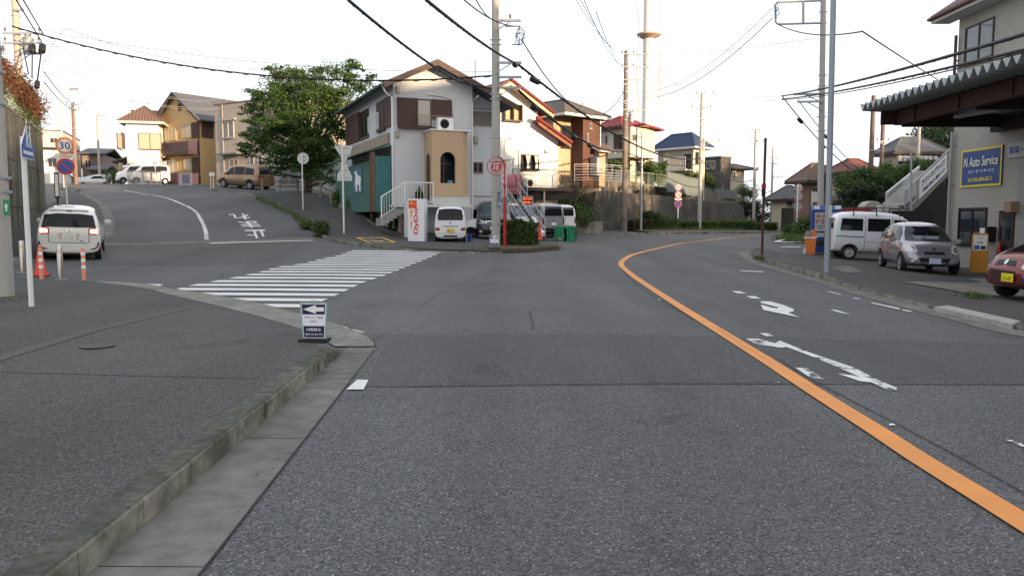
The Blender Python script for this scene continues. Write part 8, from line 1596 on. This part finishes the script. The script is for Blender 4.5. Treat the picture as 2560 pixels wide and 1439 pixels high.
# hillside and right background houses
h = hs('house', 'cream hillside house with a grey hip roof and laundry hung along its windows', 2240, 62, 8, 2352, 2232, 430, 383); h.walls(STU_C, z0=-4); h.hip_roof(ROOF_G, 1.3, .6, trim=FASC_B); h.d = 7
h.win('F', 2244, 2283, 392, 413, style='slide'); h.win('F', 2300, 2326, 392, 412); h.shutter('F', 2330, 2345, 385, 412, SHUTD); q = MB(); rr = random.Random(9); u0 = h.hit('F', 2246, 390, .9)[0]
for k in range(8): x_ = u0+k*.42; zz_ = h.hit('F', 2270, 389, .9)[1]; q.box(x_, x_+.32, -.92, -.9, zz_-rr.uniform(.3, .6), zz_)
q.build('laundry', mat('laundry_pale', (.5, .5, .52), .8, var=.3, scale=2), h.root); h.railing([(.2, -.9, .0), (h.w-.2, -.9, .0)], 1.0, DARK, 'balcony_railing', .2)
for (lb, px, Y, rot, pr, pl, yb, yt, wm, rm, gh, wins) in (
 ('house with a rusty red roof peeking above the slope trees', 2118, 68, 20, 2190, 2104, 470, 433, STU_C, mat('roof_rustred', (.14, .05, .04), .7), 1.3, ((2125, 2140, 438, 450),)),
 ('brown tiled house with a green awning behind the concrete pole', 2022, 70, 18, 2095, 2014, 530, 455, mat('wall_brown', (.20, .13, .10), .85), ROOF_B, 1.7, ((2030, 2046, 468, 480), (2062, 2084, 480, 500))),
 ('low pale house with solar panels on its roof behind the round sign backs', 1962, 82, 22, 2016, 1950, 530, 500, STU_C, ROOF_G, 1.5, ((1968, 1980, 503, 515), (1990, 2000, 503, 518)))):
    h = hs('house', lb, px, Y, rot, pr, pl, yb, yt); h.d = min(h.d, 9); h.walls(wm, z0=-3); h.hip_roof(rm, gh, .6, trim=FASC_B); [h.win('F', *w_) for w_ in wins]
    if 'solar' in lb: MB().prism([(.8, -.55), (3.8, -.55), (3.6, .8), (1.4, .8)], (0, .0, .05), (0, 0, h.h+.14), ((1, 0, 0), (0, .82, .58))).build('solar_panel', glassm('solar', (.05, .08, .16), .1), h.root)
T = thing('stone_wall', 'weathered block retaining wall below the slope trees behind the blue vending machine', 'wall'); a, b = at(2080, 540, 50), at(2165, 540, 47); q = MB(); zt = at(2120, 487, 48).z; q.obox((a.x, a.y, -.5), (b.x-a.x, b.y-a.y, 0), (0, 1, 0), (0, 0, zt+.5)); q.build('wall', brick('block_wall', (.17, .16, .14), (.13, .12, .11), (.06, .055, .05), .4, .2, .012), T)
T = thing('dark_wall', 'long dark concrete wall behind the round sign backs at the far bend', 'wall'); a, b = at(1935, 560, 86), at(2075, 560, 66); q = MB(); q.obox((a.x, a.y, -2), (b.x-a.x, b.y-a.y, 0), (0, 1, 0), (0, 0, at(2000, 517, 74).z+2)); q.build('wall', concrete('dark_wall', (.055, .05, .045), dark=.6, vert=True), T)
# --- dark retaining wall of the terrace, upper walls, fences, houses
FB = [at(1472, 590, 60), at(1500, 585, 63), at(1560, 582, 68), at(1640, 578, 73), at(1740, 573, 81), at(1820, 569, 88), at(1868, 566, 93)]; TOPY = [478, 477, 482, 488, 500, 508, 512]; FTp = [1490, 1518, 1572, 1648, 1742, 1816, 1858]
T = thing('retaining_wall', 'long dark sloping retaining wall with drainage streaks along the far bend', 'retaining wall'); mb = MB(); bot = []; top = []
for p, ty, tx in zip(FB, TOPY, FTp): p.z = tz(min(p.x, 33), min(p.y, 98))-.3; bot.append(p); t_ = at(tx, ty, p.y+1.6); top.append(t_)
mb.add(bot+top+[t+Vector((-.3, 6, -.3)) for t in top]+[b_+Vector((-.3, 7, -.3)) for b_ in bot], [(i, i+1, 7+i+1, 7+i) for i in range(6)]+[(7+i, 7+i+1, 14+i+1, 14+i) for i in range(6)]+[(0, 7, 14, 21), (6, 27, 20, 13)]); mb.build('wall_face', concrete('dark_streaked', (.088, .082, .074), dark=.55, sc_=.5, bump=.6, moss=.3), T)
q = MB(); rr = random.Random(6)
for k in range(60): i = rr.randrange(6); t_ = rr.random(); u_ = rr.random(); p = bot[i].lerp(bot[i+1], t_).lerp(top[i].lerp(top[i+1], t_), .15+.7*u_)+Vector((.0, -.03, 0)); q.box(p.x, p.x+.05, p.y, p.y+.03, p.z-rr.uniform(.05, .25), p.z)
q.build('weep_hole', mat('lime_streak', (.30, .28, .25), .9), T)
up = [(1395, 462, 485, 59.5), (1450, 455, 478, 60.2), (1500, 455, 478, 61), (1560, 450, 475, 71), (1660, 468, 483, 77), (1700, 470, 492, 80), (1780, 478, 498, 87), (1858, 495, 508, 94)]; mb = MB(); V = []
for x, yt, yb, Y in up: a, b = at(x, yt, Y+2.2), at(x, yb, Y+2.2); V += [a, b+Vector((0, 0, -1.5)), a+Vector((0, 3, 0))]
mb.add(V, [(3*i, 3*i+1, 3*i+4, 3*i+3) for i in range(7)]+[(3*i, 3*i+3, 3*i+5, 3*i+2) for i in range(7)]); T2 = thing('terrace_wall', 'pale block terrace wall with weeds above the dark retaining wall', 'wall'); mb.build('wall_face', concrete('pale_block', (.17, .155, .13), dark=.6, sc_=.8), T2)
leaf_cloud('weeds', [(Vector(at(x, y, Y+1.6)).x, Y+1.6, Vector(at(x, y, Y+1.6)).z, 1.2, .5, .3) for x, y, Y in ((1500, 474, 65), (1540, 472, 69), (1600, 478, 73), (1650, 484, 77), (1700, 490, 81))], 2500, .07, LEAF_B, T2, 4)
def fence(name, lb, pts, h_, m, sp, rail=.03, post=2.0, panel=None, mids=(), bars=True):
    T = thing(name, lb, 'fence'); P_ = [at(*p) for p in pts]; railing(P_, h_, m, 'panel', T, sp, rail, bars, panel, mids); return T
fence('fence', 'white railing fence in front of the brown brick house', [(1436, 453, 57.5), (1470, 452, 58), (1503, 453, 58.5), (1530, 454, 59), (1554, 456, 59.5)], 1.2, mat('rail_dull', (.42, .42, .41), .6), 8, .026, bars=False, mids=(.25, .45, .65, .85, 1.05))
fence('fence', 'green and grey mesh fence on the terrace wall behind the street lamp', [(1568, 462, 71), (1620, 465, 74), (1665, 470, 77)], 1.2, mat('mesh_green', (.20, .26, .20), .6), .16, .04)
fence('fence', 'grey sheet fence with posts before the blue roofed house', [(1668, 480, 77), (1700, 484, 80), (1719, 490, 82), (1745, 492, 84)], 1.9, mat('sheet_grey', (.14, .17, .16), .6), .2, .05, panel=mat('sheet_panel', (.13, .155, .15), .6, var=.15))
fence('fence', 'low grey panel fence in front of the dark modern house', [(1755, 494, 88), (1800, 497, 91), (1842, 500, 94)], 1.1, MATS['sheet_grey'], .2, .05, panel=MATS['sheet_panel'])
# brown brick house group
BRK = brick('tan_brick', (.46, .36, .23), (.36, .28, .17), (.26, .22, .17), .3, .1, .012); BRN = lined('brown_siding', (.10, .047, .034), 'z', .16, .05, .8, bumpd=.008); ROOF_K = mat('roof_charcoal', (.10, .085, .07), .8, var=.2)
h = hs('house', 'three storey brown and tan brick house with a charcoal hip roof', 1457, 62, 42, 1490, 1400, 461, 292); y1 = uext(h.P.xy.to_3d(), Vector((-math.sin(h.rot), math.cos(h.rot), 0)), 1434) ; h.d = 9.5; h.walls(BRN, z0=-.2)
y1 = max(1.2, min(y1, 6)); bb = max(2.0, abs(uext(Vector((h.P.x-math.sin(h.rot)*y1, h.P.y+math.cos(h.rot)*y1, h.P.z)), Vector((-math.cos(h.rot), -math.sin(h.rot), 0)), 1406)))
MB().box(-bb, -.004, y1, h.d, -.2, h.h-.003).build('brick_bay', BRK, h.root); MB().box(-bb-.9, -bb-.004, y1+2.2, h.d+1, -.2, h.h-.9).build('rear_wing', lined('darkbrown_siding', (.055, .04, .042), 'z', .16, .05, .8), h.root)
h.hip_roof(ROOF_K, 1.5, .6, x0=-bb, y0=0, trim=FASC_W); a_ = h.rect('L', 1415, 1432, 287, 327)
def bay_win(x0, x1, z0, z1, m): o = MB().box(x0, x1, y1-.06, y1-.003, z0, z1).build('window', BRONZE, h.root); MB().box(x0+.06, x1-.06, y1-.075, y1-.062, z0+.06, z1-.06).build('pane', m, o)
bay_win(-bb*.62, -.15, h.h-2.4, h.h-.6, GLASS); bay_win(-bb*.62, -.15, h.h-6.2, h.h-4.4, SHUTD); h.win('F', 1473, 1479, 308, 322, style='plain'); h.win('F', 1467, 1471, 333, 356, style='plain'); q = MB(); [q.tube([h.fp('F', u_, -.5, .08), h.fp('F', u_, h.h-.1, .08)], .05, 6) for u_ in (h.w-.1,)]; q.build('downpipe', WHITE, h.root)
h2 = hs('house', 'small tan brick annex with a low brown roof right of the brown house', 1498, 62.5, 42, 1519, 1488, 460, 374); h2.d = 3; h2.w = 1.0; h2.walls(BRK, z0=-.2); h2.gable_roof(mat('roof_redbrown', (.20, .10, .06), .7), .7, .4, 'x', trim=FASC_W); q = MB(); a_, b_, z0, z1 = h2.rect('L', 1489, 1497, 393, 440); q.box(-.6, -.01, -.3, .4, z0, z1); q.build('storage_cabinet', GREYMET, h2.root)
# red roofed beige house
h = hs('house', 'beige two storey house with a bright red metal roof behind the brown pole', 1576, 76, 40, 1636, 1494, 470, 316); h.walls(STU_C, z0=-2); RRM = lined('roof_red_metal', (.22, .03, .032), 'y', .45, .06, .6, bumpd=.02); h.hip_roof(RRM, 1.3, .7, y0=1.2, trim=FASC_B); MB().prism([(h.w*.35, h.h+.15), (h.w+.6, h.h-.2), (h.w+.6, h.h-.05), (h.w*.35, h.h+.3)], (0, 4, 0), (0, -.7, 0)).build('roof', RRM, h.root)
h.shutter('L', 1536, 1548, 336, 372, SHUTB); h.shutter('L', 1549, 1568, 336, 372, SHUTD); h.win('L', 1496, 1512, 340, 362, glass=SHUT); h.win('L', 1513, 1520, 338, 360, style='plain'); h.win('F', 1580, 1592, 336, 352); MB().box(-.8, h.w*.6, -1.1, h.d*.9, h.h*.47, h.h*.47+.12).build('lower_roof', mat('eave_brown', (.09, .06, .05), .7), h.root); h.win('F', 1592, 1606, 405, 440, frame=DARK)
# blue roofed house
h = hs('house', 'cream two storey house with a bright blue tiled hip roof', 1733, 86, 40, 1750, 1646, 470, 369); h.walls(STU_C, z0=-2); BLU = lined('roof_tile_blue', (.03, .052, .115), 'h', .3, .16, .45, round_=True, bumpd=.04); h.hip_roof(BLU, 1.7, .7, trim=FASC_W); h.d = max(h.d, 8); h.shutter('L', 1712, 1729, 385, 426, SHUTD); h.shutter('L', 1677, 1707, 385, 422, SHUT); h.shutter('L', 1647, 1656, 375, 420, SHUT); h.win('F', 1738, 1746, 380, 410, frame=BRONZE)
z_ = h.hit('L', 1690, 424, 1.0)[1]; ya = h.hit('L', 1660, 424, 1.0)[0]; h.railing([(-1.0, .3, z_), (-1.0, ya, z_)], 1.3, WHITE, 'balcony_railing', .2); MB().box(-1.05, -.003, .2, ya, z_-.15, z_).build('balcony_floor', STU_C, h.root)
# dark modern house and neighbour
h = hs('house', 'boxy dark grey modern house beyond the blue roofed house', 1801, 98, 38, 1820, 1758, 490, 393); h.walls(lined('dark_siding', (.07, .062, .06), 'z', .3, .03, .85), z0=-2); h.flat_roof(MATS['sheet_grey'], .15, .15); h.win('L', 1766, 1789, 402, 421); h.win('F', 1806, 1808, 412, 420, style='plain'); h.win('F', 1806, 1808, 460, 472, style='plain')
h = hs('house', 'pale beige house end with a dark eave right of the dark modern house', 1832, 104, 30, 1842, 1818, 490, 424); h.walls(STU_C, z0=-2); h.hip_roof(FASC_B, .8, 1.2); h.win('F', 1833, 1838, 430, 445, style='plain')
# background vegetation on the terrace and far trees
for lb, px, py, Y, rx, rz, n, m_ in (('clipped layered garden pine behind the white fence', 1535, 415, 70, 1.6, .55, 2500, LEAF_H), ('bright green garden tree before the blue roofed house', 1628, 430, 77, 1.3, 1.3, 3500, LEAF_Y), ('small bright shrub beside the garden tree', 1648, 425, 78, .9, 1.0, 1800, LEAF_Y), ('dark bushy tree behind the pole and sheet fence', 1728, 455, 85, 1.2, 1.4, 2500, LEAF_H), ('leafy tree beside the grey panel fence', 1768, 455, 90, 1.4, 1.6, 2500, LEAF_H),
 ('dark round tree at the end of the terrace', 1862, 490, 98, 2.0, 2.4, 5000, LEAF_T), ('lower dark tree beside the end of the retaining wall', 1872, 530, 96, 1.8, 1.6, 4000, LEAF_D), ('dark roadside tree between the two far poles', 1905, 530, 104, 2.6, 2.0, 5000, LEAF_D), ('low trees beyond the far bend before the dark wall', 1955, 525, 112, 2.6, 1.4, 4000, LEAF_D)):
    p = at(px, py, Y); r2 = random.Random(px); fz = p.z-rz-1.0; bl = [(r2.uniform(-rx, rx)*.6, r2.uniform(-rx, rx)*.6, 1.0+rz+r2.uniform(-rz, rz)*.6, rx*r2.uniform(.3, .55), rx*r2.uniform(.3, .55), rz*r2.uniform(.3, .5)) for _ in range(9)]; tree('garden_tree', lb, (p.x, p.y, fz), 1+rz, bl, n, .10, m_, .1, px, 'garden and roadside trees', trunk_h=1)
# overgrown bank between the vans and the dark wall
T = thing('overgrown_bank', 'overgrown weedy bank between the parked vans and the dark retaining wall', 'vegetation bank'); r2 = random.Random(12)
def bankblob(px, py, Y, r): p = at(px, py, Y); return (p.x, p.y, p.z, r, r*.8, r*.8)
leaf_cloud('foliage', [bankblob(*q_) for q_ in ((1400, 505, 57, 1.0), (1395, 540, 56, 1.0), (1420, 500, 58, .9), (1425, 535, 57, 1.1), (1450, 545, 57, .9), (1465, 535, 58, .9), (1440, 515, 58.5, .8), (1480, 548, 57, .6), (1410, 565, 55, .7), (1460, 552, 56, .6), (1385, 490, 58, .8))], 9000, .085, LEAF_H, T, 7); leaf_cloud('dry_foliage', [bankblob(*q_) for q_ in ((1440, 480, 59, 1.0), (1455, 500, 59, 1.0), (1430, 465, 60, .7), (1470, 510, 59, .8))], 3500, .06, LEAF_B, T, 8)
q = MB()
for k in range(26): p = Vector(at(1430+r2.uniform(-30, 45), 530, 58.5+r2.uniform(-.5, .5))); q.tube([p-Vector((0, 0, 1)), p+Vector((r2.uniform(-.5, .5), 0, r2.uniform(1, 2.4)))], .015, 4)
q.build('twigs', BARK, T)
T = thing('rock_slope', 'smooth grey concrete sprayed slope beside the overgrown bank', 'slope'); mb = MB(); V = [at(1380, 590, 60), at(1480, 590, 60.5), at(1500, 478, 63.5), at(1450, 472, 63), at(1380, 478, 62.5)]; mb.add(V+[v+Vector((0, 3, 0)) for v in V], [(0, 1, 2, 3, 4), (2, 7, 8, 3), (3, 8, 9, 4)]); mb.build('slope_face', concrete('sprayed_concrete', (.15, .14, .12), dark=.6, sc_=.6), T)
P0 = at(1448, 581, 56); z_ = tz(P0.x, P0.y); T = thing('planter', 'stained grey concrete planter box at the foot of the overgrown bank', 'planter', (P0.x, P0.y, z_), R(12)); k_ = 56/1991; MB().box(-.2, 61*k_, 0, 1.6, -.2, at(0, 553, 56).z-z_).build('box', concrete('planter_conc', (.27, .25, .21), dark=.5, vert=True), T)
# planted verge along the far kerb
hd = [((1592, 585), (1612, 583), .9, LEAF_B, 'brownish clipped hedge clump at the foot of the brown pole'), ((1611, 584), (1636, 583), 1.5, LEAF_T, 'tall dark clipped hedge block beside the slim street lamp'), ((1638, 583), (1690, 582), 1.1, LEAF_Y, 'loose light green hedge left of the round road signs'), ((1705, 582), (1740, 581), .8, LEAF_H, 'small hedge clump between the road signs and the grey pole'), ((1758, 581), (1800, 580), .9, LEAF_Y, 'clipped hedge segment right of the grey pole'), ((1802, 580), (1880, 579), 1.05, LEAF_Y, 'long bright clipped hedge before the retaining wall end'), ((1886, 579), (1935, 577), .9, LEAF_Y, 'far clipped hedge behind the rusty post'), ((1568, 586), (1590, 585), .8, LEAF_B, 'small dry hedge just right of the brown pole')]
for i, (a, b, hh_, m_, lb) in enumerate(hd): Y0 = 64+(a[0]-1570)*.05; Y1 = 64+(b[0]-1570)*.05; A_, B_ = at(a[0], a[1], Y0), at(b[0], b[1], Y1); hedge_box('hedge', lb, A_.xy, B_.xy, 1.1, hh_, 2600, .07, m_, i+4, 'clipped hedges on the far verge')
drape('verge_soil', [Vector((p.x, p.y)) for p in KF[::4] if p.x > 8.5]+[Vector((34, 98)), Vector((20, 92)), Vector((9.5, 66.5))], .12, M_SOIL, grid=1.2)
grass('verge_grass', [Vector((9, 64.5, 0)), Vector((14, 67, 0)), Vector((20, 70.5, 0))], 900, .3, seed=8, spread=.4, hbase=.1, label='long grass on the far verge below the hedges')
p = at(2003, 578, 47); shrub('shrub', 'dark green clump of weeds beside the round sign backs', (p.x-.5, p.y, tz(p.x, p.y)), .8, .6, 1.0, 1500, .07, LEAF_T, 5); p = at(2032, 570, 45); shrub('shrub', 'bright green bamboo grass clump left of the blue vending machine', (p.x, p.y, tz(p.x, p.y)), 1.2, .7, 1.5, 3000, .08, LEAF_Y, 6)
grass('weeds', [at(1975, 590, 46)*1.0, at(2040, 595, 42)*1.0], 1400, .45, seed=9, spread=.5, label='bright grass below the weeds by the far side road')
# weeds at kerbs
grass('kerb_weeds', [G(640, 500), G(700, 525), G(740, 548), G(770, 570)], 700, .22, seed=11, spread=.12, hbase=.1, label='grass growing along the side street kerb')
P0 = G(800, 588, .1); P0.z = tz(P0.x, P0.y); shrub('shrub', 'reddish green weed bush at the corner end of the side street kerb', P0, .5, .42, .82, 1800, .06, LEAF_H, 21); p = G(765, 568, .1); shrub('shrub', 'small grassy weed tuft just up the kerb from the corner bush', (p.x, p.y, tz(p.x, p.y)), .4, .3, .45, 600, .06, LEAF_Y, 22)
for i, (px, py, Y, r_, hh_, lb) in enumerate(((895, 520, 42.8, .8, 1.0, 'leafy weeds at the foot of the teal wall'), (850, 505, 45.5, .7, 1.4, 'tall weeds beside the dark end of the teal wall'), (905, 515, 41.8, .35, .8, 'small pale bush beside the plant pot by the teal wall'), (985, 560, 38.0, .35, .9, 'bright climbing weed over the rusty rail fence'))): p = at(px, py, Y); shrub('shrub', lb, (p.x, p.y, tz(p.x, p.y)), r_, r_*.7, hh_, 1100, .06, LEAF_H if i % 2 == 0 else LEAF_Y, 40+i)
p = G(2437, 745, .06); grass('weeds', [p], 120, .12, seed=15, spread=.12, hbase=.08, label='weed tuft at the edge of the forecourt concrete'); p = G(1898, 656); grass('weeds', [p], 160, .16, seed=16, spread=.1, hbase=.1, label='weed tuft growing on the right kerb')
# ================================================================== overhead cables
W_ = wire
W_((30, 66, 33), (1236, 189, 30.4), .9, .032, label='thick black cable running from the left pole across to the central pole', wrap=.04)
W_((60, 66, 33), (1236, 180, 30.4), .5, .010, CABLE2, label='thin grey wire just above the thick cable to the central pole')
W_((870, 0, 16), (1150, 205, 30.2), .12, .034, label='thick black cable dropping from the top left of centre to the grey house', wrap=.03)
W_((1150, 205, 30.2), (1245, 222, 30.2), .05, .03, label='short thick cable joining the grey house corner to the central pole')
W_((1065, 0, 15), (1296, 162, 29.9), .10, .034, label='thick black cable dropping to the arm of the central pole', wrap=.03, closures=((.93, .5, .09),))
W_((1296, 162, 29.9), (1752, 395, 71), 1.2, .045, label='thick black cable from the central pole toward the blue roofed house', closures=((.04, .8, .12),), wrap=.05)
W_((1296, 226, 29.9), (1560, 378, 62), .7, .05, label='lower thick cable with splice boxes from the central pole to the brown pole', closures=((.08, .7, .14), (.35, .9, .14), (.5, .7, .12)), wrap=.05)
W_((1560, 378, 62), (1752, 410, 71), .5, .035, label='low cable between the brown pole and the grey pole'); W_((1752, 400, 71), (1884, 450, 88), .8, .04, label='cable from the grey pole to the slim far pole', wrap=.04); W_((1884, 450, 88), (1928, 475, 112), .8, .04, label='cable between the two farthest poles')
W_((1304, 100, 30), (1562, 225, 62), 2.3, .025, label='sagging brown cable from the pole frame to the brown pole'); W_((1300, 66, 30), (1160, 0, 22), .2, .02, label='short cable rising left from the central pole frame'); W_((1225, 45, 30), (1180, -20, 18), .1, .018, label='dark drop cable curling to the top of the central pole')
W_((1612, 245, 62), (1932, 45, 36), .9, .018, label='cable rising from the brown pole to the right pipe frame, lower of two'); W_((1612, 228, 62), (1932, 20, 36), .9, .013, CABLE2, label='cable rising from the brown pole to the right pipe frame, upper of two')
for i, (y0, y1) in enumerate(((-40, 126), (-10, 130), (30, 158), (60, 162))): W_((1400+i*30, y0-30, 20), (1556+i*3, y1, 62), .6, .010, CABLE2, label='thin wire descending to the brown pole, number %s from the left' % ('one', 'two', 'three', 'four')[i])
for i, (a, b) in enumerate((((1613, 130, 62), (1740, 232, 72)), ((1590, 130, 62), (1730, 266, 72)), ((1613, 162, 62), (1776, 268, 72)), ((1785, 232, 72), (1898, 325, 88)), ((1778, 268, 72), (1908, 352, 88)), ((1740, 300, 72), (1884, 380, 88)))): W_(a, b, .6, .016, mat('wire_pale', (.28, .28, .28), .7), label=('upper thin wire between the brown pole and the grey pole', 'middle thin wire between the brown pole and the grey pole', 'lower thin wire between the brown pole and the grey pole', 'upper thin wire from the grey pole to the slim far pole', 'middle thin wire from the grey pole to the slim far pole', 'lower thin wire from the grey pole to the slim far pole')[i])
W_((1942, 60, 35.8), (2156, 79, 22), .25, .022, label='cable leaving the right pipe frame for the bend above the canopy'); W_((2156, 79, 22), (2350, 203, 35.8), .02, .02, label='straight cable slanting down to the canopy roof')
W_((1955, 240, 35.8), (2700, 45, 9.5), .12, .030, label='upper thick cable crossing in front of the workshop window', wrap=.02); W_((1955, 248, 35.8), (2700, 90, 10.5), .12, .026, label='lower thick cable just above the canopy edge', wrap=.02); W_((1955, 250, 35.8), (2700, 96, 10.5), .16, .014, label='thin cable paired under the lower thick cable')
W_((1955, 240, 35.8), (2150, 440, 44), .3, .025, label='left drop cable with splice boxes slanting behind the right poles', closures=((.2, .5, .09), (.48, .4, .08))); W_((1995, 250, 35.8), (2180, 450, 50), .3, .02, label='right drop cable slanting behind the right poles', closures=((.3, .5, .08),))
W_((2045, 95, 36), (1610, 137, 62), .2, .010, CABLE2, label='long thin level wire between the right pole and the brown pole')
W_((1785, 238, 72), (1960, 240, 35.8), .1, .010, CABLE2, label='thin level wire with two markers, upper one'); W_((1790, 250, 72), (1960, 250, 35.8), .1, .010, CABLE2, label='thin level wire with two markers, lower one')
for i, (y0, y1, sg_) in enumerate(((95, 255, .8), (150, 262, .8), (178, 300, .9), (210, 325, .5))): W_((105, y0, 32), (560+i*30, y1-20*i, 60), sg_, .012, mat('wire_pale', (.28, .28, .28), .7), label='faint thin wire fanning right from the left pole, %s lowest' % ('fourth', 'third', 'second', 'very')[i])
W_((40, -30, 20), (108, 85, 33.8), .0, .022, label='left of two dark cables dropping to the creeper wall pole'); W_((22, -30, 20), (104, 104, 33.8), .0, .022, label='right of two dark cables dropping to the creeper wall pole'); W_((106, 110, 33.8), (92, 212, 32), .0, .03, label='thick cable hanging from the arm down to the creeper', closures=((.05, .5, .14), (.95, .4, .1))); W_((81, 108, 33.8), (80, 195, 32), .0, .025, label='shorter hanging cable left of the thick one', closures=((.1, .6, .13),)); W_((58, 118, 33.8), (71, 185, 32), .0, .025, label='leftmost hanging cable by the creeper wall pole')
W_((110, 180, 32), (191, 261, 66), .3, .02, label='thin wire from the creeper wall to the brown pole, upper'); W_((110, 205, 32), (191, 275, 66), .3, .02, label='thin wire from the creeper wall to the brown pole, lower')
W_((104, 175, 33), (166, 72, 33.4), -.25, .010, CABLE2, label='curved thin drop wire rising to the thick cable') ; W_((166, 72, 33.4), (760, 172, 42), .6, .012, CABLE2, label='thin wire above the thick cable toward the tree')
# rooftop aerials
for lb, px, yb, yt, Y in (('thin aerial mast above the grey house roof', 1188, 200, 149, 46), ('small aerial behind the brown house roof', 1456, 280, 255, 66)): p = at(px, yb, Y); T = thing('aerial', lb, 'aerial', p); MB().bar((0, 0, -1.5), (0, 0, at(px, yt, Y).z-p.z), .06).build('mast', mat('mast_brown', (.2, .12, .1), .7), T)
